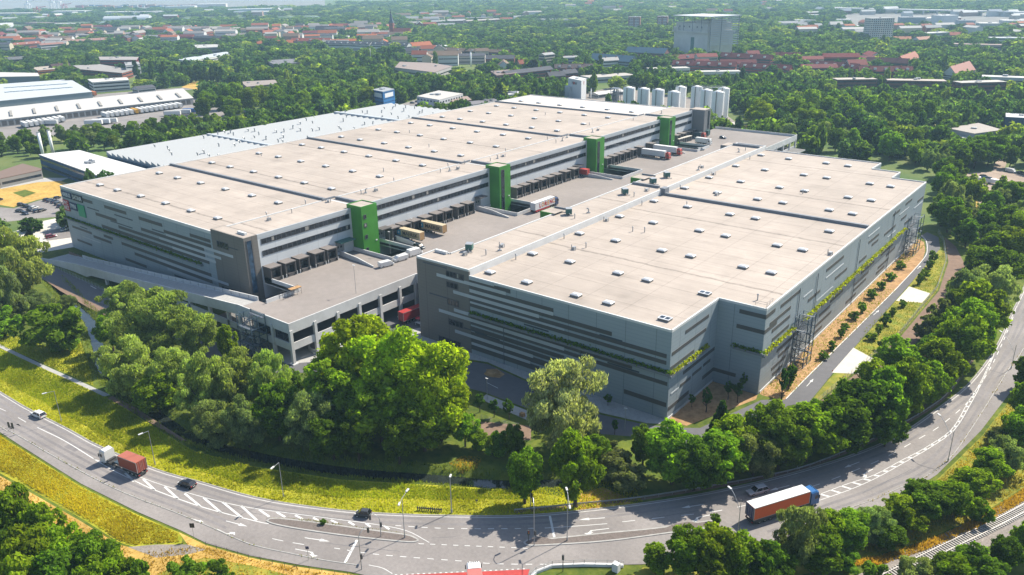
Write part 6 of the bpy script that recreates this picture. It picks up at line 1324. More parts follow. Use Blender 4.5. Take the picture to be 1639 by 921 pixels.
for a in [(900, 715, 572, 148, 'silver', 'large silvery willow in front of the striped warehouse'), (840, 806, 718, 60, 'light', 'smaller of two round roadside trees below the silvery willow'), (921, 812, 694, 88, 'mid', 'larger of two round roadside trees, under the silvery willow'), (800, 730, 690, 50, 'bush', 'shrub on bare ground left of the silvery willow'), (825, 735, 680, 42, 'dark', 'dark shrub right beside the silvery willow'), (770, 722, 690, 40, 'light', 'light shrub at the edge of the bare ground'), (940, 700, 660, 50, 'grey', 'low grey shrub right of the silvery willow'), (955, 750, 690, 50, 'dark', 'dark shrub behind the larger roadside tree'),
          (1150, 705, 640, 42, 'conifer', 'narrow bright conifer in front of the notched corner'), (1028, 748, 681, 46, 'dark', 'dark upright tree between ivy shrubs and the street'), (985, 765, 722, 66, 'palebush', 'pale flowering shrub beside the roadside tree'), (1000, 785, 745, 70, 'palebush', 'pale leaved shrub on the bank above the guard rail'), (975, 740, 705, 50, 'palebush', 'ivy-like pale shrub behind the flowering one')]: tpx(*a[:5], 'front', a[5])
for i, a in enumerate([(791, 668, 640, 12), (815, 672, 640, 14), (973, 650, 632, 12), (984, 696, 672, 10), (1130, 660, 622, 14), (1165, 640, 610, 12), (1180, 645, 612, 12), (1107, 652, 632, 10), (768, 660, 630, 14), (1250, 645, 590, 14), (1262, 625, 585, 14), (1190, 625, 596, 10)]):
    tpx(a[0], a[1], a[2], a[3]+4, 'young', 'young', None)
HB_ = 'roadside belt'
for a in [(1075, 775, 682, 105, 'light'), (1110, 785, 705, 90, 'mid'), (1150, 775, 690, 100, 'mid'), (1168, 750, 665, 80, 'mid'), (1205, 762, 692, 90, 'mid'), (1222, 725, 640, 80, 'mid'), (1245, 752, 665, 95, 'mid'), (1290, 740, 650, 105, 'mid'), (1300, 700, 640, 60, 'dark'), (1340, 727, 640, 95, 'mid'), (1350, 690, 610, 70, 'mid'), (1378, 710, 615, 95, 'dark'), (1405, 700, 592, 95, 'mid'), (1390, 660, 575, 70, 'mid'), (1440, 680, 575, 85, 'mid'), (1435, 620, 538, 75, 'light'), (1460, 660, 590, 80, 'dark'), (1478, 655, 580, 75, 'mid'), (1500, 628, 545, 85, 'mid'), (1492, 590, 540, 60, 'dark'), (1525, 595, 500, 90, 'mid'), (1545, 570, 480, 90, 'mid'), (1520, 560, 490, 60, 'dark'), (1560, 540, 450, 90, 'mid'), (1540, 505, 430, 70, 'mid'), (1580, 505, 425, 85, 'mid'), (1560, 460, 395, 60, 'dark'), (1595, 470, 395, 80, 'mid'), (1578, 430, 370, 60, 'dark'), (1608, 430, 365, 70, 'mid'), (1470, 620, 575, 60, 'brownbush'), (1625, 395, 340, 60, 'mid'), (1536, 470, 440, 40, 'palebush'), (1500, 525, 480, 40, 'palebush'), (1480, 545, 505, 40, 'palebush'), (1415, 715, 650, 70, 'dark'), (1255, 705, 665, 60, 'light'), (1345, 660, 615, 40, 'light')]: tpx(*a, HB_)
RB_ = 'railway hedge'
for a in [(1050, 915, 873, 60, 'light'), (1095, 925, 850, 80, 'mid'), (1140, 930, 846, 100, 'mid'), (1185, 935, 860, 80, 'mid'), (1225, 945, 870, 90, 'dark'), (1270, 915, 808, 90, 'mid'), (1315, 905, 825, 75, 'mid'), (1300, 935, 850, 90, 'dark'), (1350, 895, 822, 85, 'mid'), (1395, 880, 815, 80, 'mid'), (1440, 860, 795, 75, 'mid'), (1475, 850, 780, 80, 'dark'), (1500, 830, 772, 70, 'mid'), (1525, 845, 775, 70, 'mid'), (1555, 815, 752, 75, 'mid'), (1580, 790, 722, 75, 'mid'), (1605, 770, 700, 75, 'mid'), (1630, 735, 655, 75, 'mid'), (1600, 730, 690, 50, 'palebush'), (1645, 700, 600, 80, 'mid'), (1640, 640, 570, 50, 'dark'), (1420, 890, 845, 60, 'dark'), (1565, 850, 800, 45, 'bush'), (1345, 925, 880, 70, 'bush'), (1180, 900, 872, 40, 'bush')]: tpx(a[0], a[1]-(16 if a[0] > 1290 else 0), *a[2:], RB_)
TB_ = 'railway far side'
for a in [(1465, 950, 895, 75, 'mid'), (1515, 945, 892, 75, 'mid'), (1556, 932, 878, 70, 'dark'), (1605, 912, 862, 60, 'mid'), (1640, 895, 832, 60, 'mid'), (1400, 950, 905, 70, 'bush'), (1580, 945, 900, 70, 'bush')]: tpx(*a, TB_)
CB_ = 'corner thicket'
for a in [(5, 880, 765, 60, 'mid'), (45, 905, 785, 90, 'mid'), (90, 920, 800, 85, 'mid'), (20, 945, 830, 100, 'dark'), (70, 965, 845, 110, 'mid'), (130, 945, 835, 95, 'mid'), (165, 965, 862, 85, 'light'), (115, 990, 880, 110, 'dark'), (205, 970, 885, 75, 'mid'), (175, 995, 900, 90, 'mid'), (40, 1010, 890, 110, 'mid'), (232, 985, 905, 55, 'bush'), (60, 880, 838, 50, 'bush')]: tpx(*a, CB_)
for a in [(300, 935, 895, 60, 'bush'), (350, 945, 905, 60, 'bush'), (1145, 838, 822, 22, 'bush'), (518, 840, 831, 12, 'bush')]: tpx(*a, 'roadside scrub')
# planted strip beside the service road
rr = random.Random(12)
for i, (bx, by) in enumerate([(1330, 560), (1345, 540), (1352, 528), (1367, 512), (1379, 500), (1395, 478), (1410, 463), (1318, 575), (1425, 448), (1440, 430), (1262, 620), (1266, 600), (1395, 545), (1405, 535), (1418, 520), (1428, 505), (1445, 492), (1410, 560), (1470, 455), (1478, 445), (1488, 430), (1492, 418)]): tpx(bx, by, by-rr.uniform(11, 20), rr.uniform(12, 20), 'bush', 'planted strip')
# denser middle distance: trees standing one by one
def scatter(poly_px, spacing, stand, kinds, hr, seed, maxn=99):
    poly = GP(poly_px); rr = random.Random(seed); xs = [p[0] for p in poly]; ys = [p[1] for p in poly]; pts = []
    for _ in range(4000):
        x, y = rr.uniform(min(xs), max(xs)), rr.uniform(min(ys), max(ys))
        if not inpoly(x, y, poly) or any((x-a)**2+(y-b)**2 < spacing**2 for a, b in pts): continue
        if any(inpoly(x, y, f) for f in FOOT): continue
        pts.append((x, y))
        if len(pts) >= maxn: break
    for x, y in pts:
        k = rr.choice(kinds); h = rr.uniform(*hr); r = h*rr.uniform(.36, .5) if k != 'poplar' else h*.17
        tree(x, y, h, r, k, stand)
scatter([(1500, 345), (1530, 350), (1560, 356), (1590, 350), (1600, 330), (1645, 330), (1645, 400), (1610, 405), (1560, 400), (1520, 395), (1503, 372)], 8.5, 'yard edge trees', ['dark', 'dark', 'mid', 'grey'], (9, 15), 1, 26)
scatter([(1496, 290), (1512, 262), (1530, 262), (1525, 300), (1560, 330), (1555, 350), (1520, 345), (1498, 320)], 7.5, 'trees at the far corner of the near warehouse', ['grey', 'mid', 'dark', 'light'], (11, 16), 2, 12)
scatter([(1512, 262), (1590, 254), (1596, 266), (1530, 276)], 7.5, 'dark row behind the dirt yard', ['dark', 'dark', 'dark'], (12, 16), 3, 10)
scatter([(1604, 262), (1680, 246), (1680, 262), (1610, 272)], 8, 'dark trees at the right edge behind the yard', ['dark'], (11, 14), 4, 6)
scatter([(1240, 236), (1262, 205), (1420, 215), (1500, 235), (1508, 262), (1490, 275), (1440, 268), (1415, 256), (1250, 236)], 9.5, 'grove behind the near warehouse', ['mid', 'grey', 'mid', 'light', 'dark'], (10, 16), 5, 26)
scatter([(1190, 196), (1200, 184), (1330, 178), (1480, 195), (1490, 210), (1420, 212), (1262, 203)], 11, 'bright grove beyond the warehouses', ['light', 'mid', 'mid', 'dark'], (13, 20), 6, 24)
tree(*G2(1214, 212), 21, 10.5, 'lime', 'bright grove beyond the warehouses')
scatter([(-30, 258), (-30, 230), (60, 226), (110, 220), (170, 216), (168, 242), (120, 250), (60, 260)], 7.5, 'trees between the chimneys and the freight hall', ['dark', 'mid', 'grey', 'dark'], (8, 12), 7, 26)
scatter([(170, 240), (175, 216), (250, 208), (320, 202), (395, 192), (380, 203), (250, 228), (190, 242)], 7, 'trees along the left edge of the saw-tooth roof', ['dark', 'mid', 'dark', 'mid'], (7, 11), 8, 30)
scatter([(312, 196), (330, 172), (400, 165), (470, 172), (560, 170), (592, 168), (588, 176), (560, 184), (480, 190), (400, 192)], 13, 'tall trees behind the saw-tooth roof', ['dark', 'dark', 'mid'], (15, 21), 9, 20)
for i, x in enumerate((222, 243, 262, 284, 296, 305, 314, 322, 331, 340, 349, 357)): tree(*G2(x, 131+(i % 3)), 22 if i < 3 else 17, 3.4, 'poplar', 'row of poplars')
tree(*G2(959, 119), 20, 4.2, 'poplar', 'cypress'); tree(*G2(854, 118), 15, 6.5, 'purple', 'copper beech')
# labels: every stand is a group; trees count from the left within it
def label_stand(key, group, lab):
    L = STANDS.get(key, []); L.sort(key=lambda e: PX(e[0].location.x, e[0].location.y)[0])
    for i, (o, l) in enumerate(L):
        if len(L) > 1: o['group'] = group
        o['label'] = l or lab.replace('#', ORD[min(i, len(ORD)-1)])
label_stand(W_, 'willows and trees along the ditch in front of the ramp', '# tree'); label_stand(LIME, 'bright lime-green trees in front of the truck deck', '# tree'); label_stand('front', 'trees and shrubs below the striped warehouse front', '# tree')
label_stand('young', 'young staked trees round the near warehouse', 'small young staked tree beside the near warehouse, # from the left of them'); label_stand(HB_, 'dense belt of trees between main road and near warehouse', 'bushy tree in the belt along the guard rail, # from the left'); label_stand(RB_, 'hedge of trees between the main road and the railway', 'green hedge tree between main road and railway, # from the left')
label_stand(TB_, 'bushes on the near side of the railway', 'leafy bush on the near side of the railway track, # from the left'); label_stand(CB_, 'thicket in the bottom left corner', 'broad-leaved tree in the bottom left thicket, # from the left'); label_stand('roadside scrub', 'low scrub beside the main road', 'low green scrub beside the main road, # from the left')
label_stand('planted strip', 'shrubs planted along the service road', 'small planted shrub along the service road, # from the left'); label_stand('cypress', '', 'tall narrow dark cypress in front of the blue school roof'); label_stand('copper beech', '', 'dark purple leaved tree left of the tall cream house')
for key in ('yard edge trees', 'trees at the far corner of the near warehouse', 'dark row behind the dirt yard', 'dark trees at the right edge behind the yard', 'grove behind the near warehouse', 'bright grove beyond the warehouses', 'trees between the chimneys and the freight hall', 'trees along the left edge of the saw-tooth roof', 'tall trees behind the saw-tooth roof'): label_stand(key, key, f'# from the left of the {key}')
label_stand('row of poplars', 'row of poplars beside the brick factory', 'columnar poplar beside the brick factory, # from the left in the row')
# woodland that reads as one mass, out to the horizon
FARV = [leaves_mesh(f'woodland_crown', 200+s, 520, .17, 'round', 'leaf_far') for s in range(5)]+[leaves_mesh('woodland_crown', 240, 300, .26, 'poplar', 'leaf_far')]
fc = bpy.data.collections.new('woodland_kinds')
for k, me in enumerate(FARV): o = bpy.data.objects.new('woodland_crown', me); fc.objects.link(o)
OPEN = [GP(p) for p in ([(-45, 198), (310, 158), (430, 186), (390, 195), (180, 195), (80, 210), (-45, 214)], [(-45, 178), (145, 152), (300, 139), (330, 142), (309, 160), (-45, 200)], [(280, 141), (310, 131), (390, 136), (390, 143), (330, 148)], [(615, 182), (640, 166), (690, 150), (745, 165), (700, 188)],
        [(-400, 21), (540, 13), (540, -3), (-400, -3)], [(1350, 46), (1700, 44), (1700, 21), (1350, 23)], [(520, 31.5), (400, 32.5), (280, 34.5), (150, 42), (-200, 58), (-200, 48), (130, 35.5), (280, 28), (520, 25)], [(125, 53), (160, 46.5), (300, 43), (300, 47), (150, 55)], [(-60, 240), (60, 250), (170, 246), (230, 270), (120, 350), (-60, 380)], [(860, 168), (980, 142), (1130, 158), (1215, 205), (1150, 214), (870, 175)], [(1500, 305), (1520, 270), (1610, 246), (1660, 270), (1680, 340), (1560, 350)])]
OPEN += [GP([(-60, 196), (330, 160), (430, 186), (400, 200), (250, 228), (170, 242), (-60, 262)])]
OPEN += [[(-262, -60), (-262, 300), (-70, 320), (70, 300), (75, -60)]]
def woodland():
    rg = np.random.default_rng(77); P = []; S = []; Q = []; bb = [(min(p[0] for p in f), max(p[0] for p in f), min(p[1] for p in f), max(p[1] for p in f), f) for f in FOOT+OPEN]
    cell = {}
    for x, y, r in TREE_AT: cell.setdefault((int(x//25), int(y//25)), []).append((x, y, r))
    d = 395.0; az0 = YAW
    while d < 3900:
        sp = max(9.5, d/72.0); n = int(d*R(78)/sp)
        for k in range(n):
            a = az0+R(-39)+R(78)*(k+rg.random())/n; dd = d+rg.uniform(-.5, .5)*sp*1.6; x = CAM[0]+math.sin(a)*dd; y = CAM[1]+math.cos(a)*dd
            clear = math.sin(x*.011+1.3)*math.cos(y*.013)+.6*math.sin(x*.031+y*.023)+.5*math.sin(x*.0047-y*.0061+2)
            if clear > 1.05 and rg.random() < .8: continue
            if rg.random() < .08: continue
            if any(b[0] <= x <= b[1] and b[2] <= y <= b[3] and inpoly(x, y, b[4]) for b in bb): continue
            if any((x-tx)**2+(y-ty)**2 < (tr+4)**2 for i in (-1, 0, 1) for j in (-1, 0, 1) for tx, ty, tr in cell.get((int(x//25)+i, int(y//25)+j), ())): continue
            kd = 5 if rg.random() < .035 else int(rg.integers(0, 5)); r = sp*rg.uniform(.38, .92); h = min(17, max(6, r*rg.uniform(1.2, 2.1))) if d < 700 else rg.uniform(6.5, 15)
            if kd == 5: h = rg.uniform(13, 19); r = 3.2*max(1, sp/14)
            P.append((x, y, -.3)); S.append((r, r, h)); Q.append(kd)
        d += sp*.95
    me = bpy.data.meshes.new('woodland'); me.from_pydata(P, [], [])
    at = me.attributes.new('sc', 'FLOAT_VECTOR', 'POINT'); at.data.foreach_set('vector', np.array(S, np.float32).reshape(-1)); at = me.attributes.new('kd', 'INT', 'POINT'); at.data.foreach_set('value', np.array(Q, np.int32))
    o = link('woodland', me); tag(o, None, None, None, 'stuff'); o['label'] = 'woodland and garden trees stretching to the horizon'; o['category'] = 'woodland'
    ng = bpy.data.node_groups.new('scatter_woodland', 'GeometryNodeTree'); ng.interface.new_socket('Geometry', in_out='INPUT', socket_type='NodeSocketGeometry'); ng.interface.new_socket('Geometry', in_out='OUTPUT', socket_type='NodeSocketGeometry')
    N = ng.nodes.new; gi, go = N('NodeGroupInput'), N('NodeGroupOutput'); ip = N('GeometryNodeInstanceOnPoints'); ci = N('GeometryNodeCollectionInfo'); ci.inputs['Collection'].default_value = fc; ci.inputs['Separate Children'].default_value = True; ci.inputs['Reset Children'].default_value = True
    na = N('GeometryNodeInputNamedAttribute'); na.data_type = 'FLOAT_VECTOR'; na.inputs[0].default_value = 'sc'; nk = N('GeometryNodeInputNamedAttribute'); nk.data_type = 'INT'; nk.inputs[0].default_value = 'kd'
    rv = N('FunctionNodeRandomValue'); rv.data_type = 'FLOAT_VECTOR'; rv.inputs[0].default_value = (0, 0, 0); rv.inputs[1].default_value = (0, 0, 6.28)
    l = ng.links.new; l(gi.outputs[0], ip.inputs['Points']); l(ci.outputs[0], ip.inputs['Instance']); ip.inputs['Pick Instance'].default_value = True
    l(nk.outputs[0], ip.inputs['Instance Index']); l(na.outputs[0], ip.inputs['Scale']); l(rv.outputs[0], ip.inputs['Rotation']); l(ip.outputs[0], go.inputs[0])
    md = o.modifiers.new('scatter', 'NODES'); md.node_group = ng; print('woodland', len(P), 'trees', NT[0])
woodland()
# tall grass blades on the verges and weeds along the kerbs
PADS = [GP([(1434, 482), (1455, 459), (1489, 470), (1476, 485)]), GP([(1331, 597), (1366, 557), (1399, 575), (1374, 599)])]
def grass(name, polys, n, seed, hmin, hmax, cols, wmul=1.0):
    rg = np.random.default_rng(seed); V = []; F = []; lv = []; ar = []
    for p in polys:
        a = np.array(p); x, y = a[:, 0], a[:, 1]; ar.append(abs(np.dot(x, np.roll(y, 1))-np.dot(y, np.roll(x, 1)))/2)
    tot = sum(ar)
    for p, A in zip(polys, ar):
        xs = [q[0] for q in p]; ys = [q[1] for q in p]; k = int(n*A/tot); c = 0; tries = 0
        while c < k and tries < k*12:
            tries += 1; x, y = rg.uniform(min(xs), max(xs)), rg.uniform(min(ys), max(ys))
            if not inpoly(x, y, p) or any(inpoly(x, y, q) for q in PADS): continue
            c += 1; h = rg.uniform(hmin, hmax)*(.6+.8*abs(math.sin(x*.21+y*.13)*math.cos(y*.31-x*.05))); a = rg.uniform(0, 6.28); w = rg.uniform(.06, .15)*wmul; dx, dy = math.cos(a)*w, math.sin(a)*w; lx, ly = rg.normal(0, .22, 2)*h; i = len(V); z0 = ground_z(x, y)
            V += [(x-dx, y-dy, z0), (x+dx, y+dy, z0), (x+dx*.35+lx, y+dy*.35+ly, z0+h), (x-dx*.35+lx, y-dy*.35+ly, z0+h)]; F.append((i, i+1, i+2, i+3)); lv.append(rg.uniform(.85, 1.15)*(.8+.4*abs(math.sin(x*.07+1)*math.sin(y*.11+x*.03))))
    me = bpy.data.meshes.new(name); me.from_pydata(V, [], F); me.materials.append(MATS['leaf']); at = me.attributes.new('leafvar', 'FLOAT', 'FACE'); at.data.foreach_set('value', lv)
    o = link(name, me); o.color = (*cols, 1); tag(o, None, None, None, 'stuff'); return o
g1 = [p for p in UP if -235 < p[0] < 14 and p[1] < -28]
band = offset(g1, 0.4)+offset(g1, 9.0)[::-1]
o = grass('meadow_grass', [band], 34000, 1, .2, .5, (.40, .38, .025)); tag(o, 'tall yellow-green grass on the verge above the main road', 'grass')
o = grass('meadow_grass', [GP([(0, 560), (60, 587), (120, 614), (180, 642), (260, 694), (310, 724), (400, 748), (545, 770), (700, 779), (830, 787), (835, 800), (700, 800), (545, 797), (400, 778), (300, 748), (180, 705), (60, 640), (0, 606)])], 26000, 2, .25, .6, (.25, .29, .018)); tag(o, 'greener tall grass on the slope between ditch and verge', 'grass')
o = grass('meadow_grass', [GP([(30, 718), (130, 781), (220, 826), (284, 854), (288, 868), (215, 873), (190, 865), (130, 826), (60, 786), (0, 752), (-40, 720), (-40, 672)])], 15000, 3, .2, .5, (.46, .36, .028)); tag(o, 'tall yellow-green grass in the left corner below the cycle path', 'grass')
o = grass('meadow_grass', [GP([(-20, 545), (60, 578), (120, 604), (150, 618), (140, 575), (128, 545), (100, 560), (40, 545), (0, 520), (-30, 500)])], 5000, 13, .3, .7, (.22, .24, .018)); tag(o, 'tall grass on the meadow bank between footpath and stream', 'grass')
ww = [tuple(p) for p in KERB_L]; o = grass('kerb_weeds', [offset(ww, -.32)+offset(ww, .22)[::-1]], 1600, 4, .08, .35, (.20, .18, .03), 1); tag(o, 'weeds growing in the kerb joint beside the cycle path', 'weeds')
ww = [tuple(p) for p in KERB_R]; o = grass('kerb_weeds', [offset(ww, -.35)+offset(ww, .25)[::-1]], 2600, 5, .1, .45, (.24, .17, .03), 1); tag(o, 'dry weeds growing in the kerb joint on the right of the main road', 'weeds')
i1 = Z6([(62, 560), (220, 556), (420, 578), (650, 612), (850, 636), (960, 655), (970, 668), (850, 650), (650, 626), (420, 594), (220, 570), (100, 566)]); o = grass('kerb_weeds', [GP(i1)], 900, 6, .1, .4, (.24, .21, .03), .6); tag(o, 'yellow weeds along the far edge of the traffic island', 'weeds')
o = grass('dry_grass_tufts', [GP([(925, 818), (932, 792), (965, 782), (1005, 797), (1010, 806)]), GP([(290, 868), (335, 876), (400, 895), (480, 911), (470, 917), (400, 905), (330, 888)]), GP([(232, 884), (290, 878), (335, 876), (400, 896), (480, 912), (560, 923), (590, 940), (300, 990), (200, 960)]), GP([(-60, 745), (0, 764), (60, 797), (130, 837), (215, 884), (200, 920), (60, 860), (-60, 800)]), GP([(1370, 845), (1440, 812), (1500, 775), (1560, 720), (1570, 728), (1500, 792), (1440, 832), (1380, 858)])], 6500, 7, .2, .5, (.42, .26, .05)); tag(o, 'dry orange-yellow grass tufts on the road banks', 'grass')
rb = GP([(1340, 905), (1400, 893), (1480, 868), (1560, 833), (1639, 782), (1645, 800), (1560, 850), (1480, 882), (1400, 908)]); o = grass('dry_grass_tufts', [GP([(718, 742), (742, 730), (772, 732), (765, 750), (738, 756)])], 500, 14, .15, .4, (.42, .27, .05)); tag(o, 'dry patch of grass beyond the ditch below the lime-green trees', 'grass')
o = grass('dry_grass_tufts', [GP([(1300, 860), (1370, 840), (1440, 810), (1500, 770), (1570, 702), (1639, 614), (1680, 610), (1680, 745), (1639, 778), (1560, 828), (1480, 863), (1400, 888)])], 9000, 15, .2, .55, (.30, .23, .045)); tag(o, 'half-dry grass on the bank between cycle path and railway', 'grass')
o = grass('dry_grass_tufts', [rb], 4200, 8, .2, .6, (.46, .27, .05)); tag(o, 'dry orange grass along the railway', 'grass')
ml = [(12.6, 26), (13.5, 25.8)]+GP([(1258, 640), (1436, 464)])+[(16.4, 120), (16.8, 178), (12.6, 183)]; dt = [tuple(p) for p in DITCH if -235 < p[0] < 14]
o = grass('ditch_reeds', [offset(dt, 1.3)+offset(dt, 4.0)[::-1], offset(dt, -1.3)+offset(dt, -4.0)[::-1]], 12000, 16, .25, .8, (.16, .19, .03)); tag(o, 'reeds and weeds along both banks of the ditch', 'reeds')
o = grass('weed_tufts', [ml, GP([(1345, 612), (1439, 538), (1500, 466), (1512, 400), (1454, 464), (1385, 526)])], 7000, 9, .1, .45, (.22, .22, .03)); tag(o, 'sparse weeds in the mulch beside the service road', 'weeds')
# ------------------------------------------------------------------ vehicles
def wheel(parent, x, y, r, w=.24, z=None):
    s = 1 if y > 0 else -1; mb = MB(); mb.tube((x, y-w/2, r), (x, y+w/2, r), r, n=16); o = mb.build('wheel', 'black_rubber', parent)
    mb = MB(); mb.tube((x, y+s*(w/2+.005), r), (x, y+s*(w/2+.02), r), r*.6, n=12); mb.build('rim', 'zinc', o); return o
def car_proto(style):
    """x forward; parts: body, cabin glass, roof, wheels, lights"""
    root = bpy.data.objects.new('parked_car', None); COL.objects.link(root); root.empty_display_size = .5
    L, W, H = {'hatch': (4.1, 1.76, 1.48), 'sedan': (4.6, 1.8, 1.44), 'estate': (4.6, 1.8, 1.52), 'small': (3.1, 1.62, 1.52), 'van': (5.3, 1.98, 2.0), 'bigvan': (5.9, 2.05, 2.6)}[style]
    h = L/2; van = style in ('van', 'bigvan'); b0 = .22; belt = .92 if not van else 1.15
    def ring(x, w, z0, z1, rd=.12): return [(x, -w+rd*.5, z0), (x, w-rd*.5, z0), (x, w, z0+rd*1.5), (x, w, z1-rd), (x, w-rd, z1), (x, -w+rd, z1), (x, -w, z1-rd), (x, -w, z0+rd*1.5)]
    hw = W/2; mb = MB()
    if not van:
        nose = .70 if style != 'small' else .75; tail = belt if style != 'sedan' else .9
        mb.loft([ring(-h, hw*.86, b0+.12, tail-.10), ring(-h+.18, hw*.97, b0, tail), ring(-h*.3, hw, b0-.02, belt), ring(h*.28, hw, b0-.02, belt-.02), ring(h*.72, hw*.97, b0, nose+.10), ring(h-.12, hw*.88, b0+.02, nose-.04), ring(h, hw*.72, b0+.14, nose-.16)])
        rx0, rx1 = {'hatch': (-h+.55, h*.12), 'sedan': (-h+1.2, h*.12), 'estate': (-h+.42, h*.14), 'small': (-h+.35, h*.15)}[style]; g0, g1 = rx0-.42 if style != 'sedan' else rx0-.65, rx1+.75
        gl = [(g0, -hw*.93, belt-.03), (g1, -hw*.90, belt-.05), (g1, hw*.90, belt-.05), (g0, hw*.93, belt-.03)]; gt = [(rx0, -hw*.72, H-.05), (rx1, -hw*.72, H-.05), (rx1, hw*.72, H-.05), (rx0, hw*.72, H-.05)]
    else:
        mb.loft([ring(-h, hw*.97, .35, H-.06), ring(-h+.1, hw, .28, H), ring(h*.42, hw, .28, H), ring(h*.5, hw, .28, H-.06), ring(h*.78, hw*.99, .28, belt+.08), ring(h-.1, hw*.9, .28, belt-.22), ring(h, hw*.8, .4, .8)])
        gl = [(h*.36, -hw*1.005, belt), (h*.81, -hw*.93, belt+.02), (h*.81, hw*.93, belt+.02), (h*.36, hw*1.005, belt)]; gt = [(h*.36, -hw*1.0, H-.32), (h*.53, -hw*.86, H-.22), (h*.53, hw*.86, H-.22), (h*.36, hw*1.0, H-.32)]
    mb.build('body', 'car_paint', root, False)
    mb = MB(); mb.loft([gl, gt]); cab = mb.build('window', 'car_glass', root)
    if not van:
        mb = MB(); mb.loft([[(x, y*1.04, z+.0) for x, y, z in gt], [(x*.96, y*.9, z+.07) for x, y, z in gt]]); mb.build('car_roof', 'car_paint', root)
        mb = MB()
        for a, b in zip(gl, gt): mb.tube(a, b, .05, n=4)
        for s in (-1, 1): xm = (gt[0][0]+gt[1][0])/2; mb.tube((xm, s*hw*.93, belt-.03), (xm, s*hw*.73, H-.05), .05, n=4)
        mb.build('pillar', 'car_paint', root)
    r = .32 if not van else .34
    for x in (-h*.62, h*.62):
        for y in (-hw+.1, hw-.1): wheel(root, x, y, r)
    for s in (-1, 1):
        mb = MB(); mb.box(h-.20, h-.02, s*hw*.62-.18, s*hw*.62+.18, .58, .74) if not van else mb.box(h-.22, h-.0, s*hw*.68-.16, s*hw*.68+.16, .72, .95); mb.build('headlight', 'lamp_clear', root)
        mb = MB(); mb.box(-h-.01, -h+.14, s*hw*.74-.14, s*hw*.74+.14, .66, .84) if not van else mb.box(-h-.02, -h+.1, s*hw*.88-.08, s*hw*.88+.08, .8, 1.2); mb.build('tail_light', 'lamp_red', root)
        mb = MB(); mb.box(h*.30, h*.36, s*(hw+.02), s*(hw+.18), belt, belt+.14); mb.build('wing_mirror', 'car_paint', root)
    mb = MB(); mb.box(-h-.012, -h+.02, -.26, .26, .48, .6); mb.build('number_plate', 'paint_white', root)
    return root
PROTO = {}; USED = set()
def car(style, x, y, z, heading, col, label, cat='car', name='parked_car', group=None):
    if style not in PROTO: PROTO[style] = car_proto(style)
    o = PROTO[style] if style not in USED else copy_tree(PROTO[style]); USED.add(style)
    o.name = name; o.location = (x, y, z); o.rotation_euler = (0, 0, heading); o['label'] = label; o['category'] = cat
    if group: o['group'] = group
    elif 'group' in o: del o['group']
    paint(o, col); return o
def car_px(style, pa, pb, z, col, label, cat='car', name='car', group=None):
    """rear at pixel pa, front at pb"""
    a = G(*pa, z); b = G(*pb, z); c = (a+b)/2; return car(style, float(c[0]), float(c[1]), z, math.atan2(b[1]-a[1], b[0]-a[0]), col, label, cat, name, group)
CW, CBLK, CSIL, CGR, CRED, CBLU, CDB = (.72, .72, .71), (.012, .013, .015), (.42, .44, .46), (.06, .065, .07), (.22, .02, .03), (.03, .10, .28), (.02, .035, .07)
ZR = .08
car_px('estate', (75, 672), (49, 661), ZR, CW, 'white estate car driving towards the left edge of the main road')
car_px('hatch', (315, 783), (285, 773), ZR, CBLK, 'black hatchback following the red container lorry on the main road')
car_px('small', (590, 827), (573, 825), ZR, CGR, 'tiny dark grey two-door car passing the traffic island')
car_px('estate', (1227, 785), (1196, 793), ZR, CSIL, 'silver estate car beside the guard rail, behind the orange lorry')
VG = 'white vans on the deck'
car('van', -112.6, 15.8, ZD, R(77), CW, 'white van nearest the front of the deck, leftmost of the three', 'van', 'van', VG); car('van', -112.9, 22.6, ZD, R(-100), CW, 'white van between two other white vans by the deck opening', 'van', 'van', VG); car('bigvan', -113.0, 29.6, ZD, R(84), CW, 'long white panel van nearest the dark car on the deck', 'van', 'van', VG)
car('estate', -117.2, 36.0, ZD, R(3), (.02, .035, .045), 'dark blue car parked on the deck beside the concrete ramp wall')
p = G2(1121, 241, ZD); car('estate', *p, ZD, R(60), CSIL, 'silver car on the deck right of the red-cab lorries'); p = G2(1157, 222, ZD); car('hatch', *p, ZD, R(-10), CDB, 'dark blue car at the far end of the deck')
p = G2(915, 285, ZD); car('hatch', *p, ZD, R(30), CBLU, 'bright blue car beside the red trailer on the deck')
PL = [((35, 342), (47, 345), CDB), ((45, 334), (56, 336), CGR), ((28, 339), (36, 340), CBLK), ((30, 329), (38, 330), CGR), ((38, 331), (47, 333), CDB), ((44, 337), (54, 339), CGR), ((50, 336), (60, 333), CW), ((56, 341), (66, 338), CDB), ((63, 340), (72, 337), CBLK), ((71, 323), (79, 320), CBLK), ((78, 324), (86, 322), CDB), ((84, 326), (92, 323), CDB), ((88, 320), (96, 317), CBLK), ((90, 329), (99, 326), CGR), ((94, 333), (100, 330), CDB)]
for i, (a, b, c) in enumerate(PL): car_px(('hatch', 'estate', 'sedan')[i % 3], a, b, .03, c, f'{"white" if c == CW else "dark"} car in the car park below the dry field, {ORD[i]} in it', 'car', 'parked_car', 'cars in the left car park')
car_px('estate', (75, 382), (89, 379), .04, CRED, 'dark red car on the access road left of the long warehouse'); car_px('hatch', (99, 371), (110, 367), .04, (.5, .6, .62), 'pale blue-white car half behind the corner of the long warehouse'); car_px('hatch', (-4, 323), (3, 320), .03, CBLK, 'dark car cut off by the left edge on the road by the dry field')
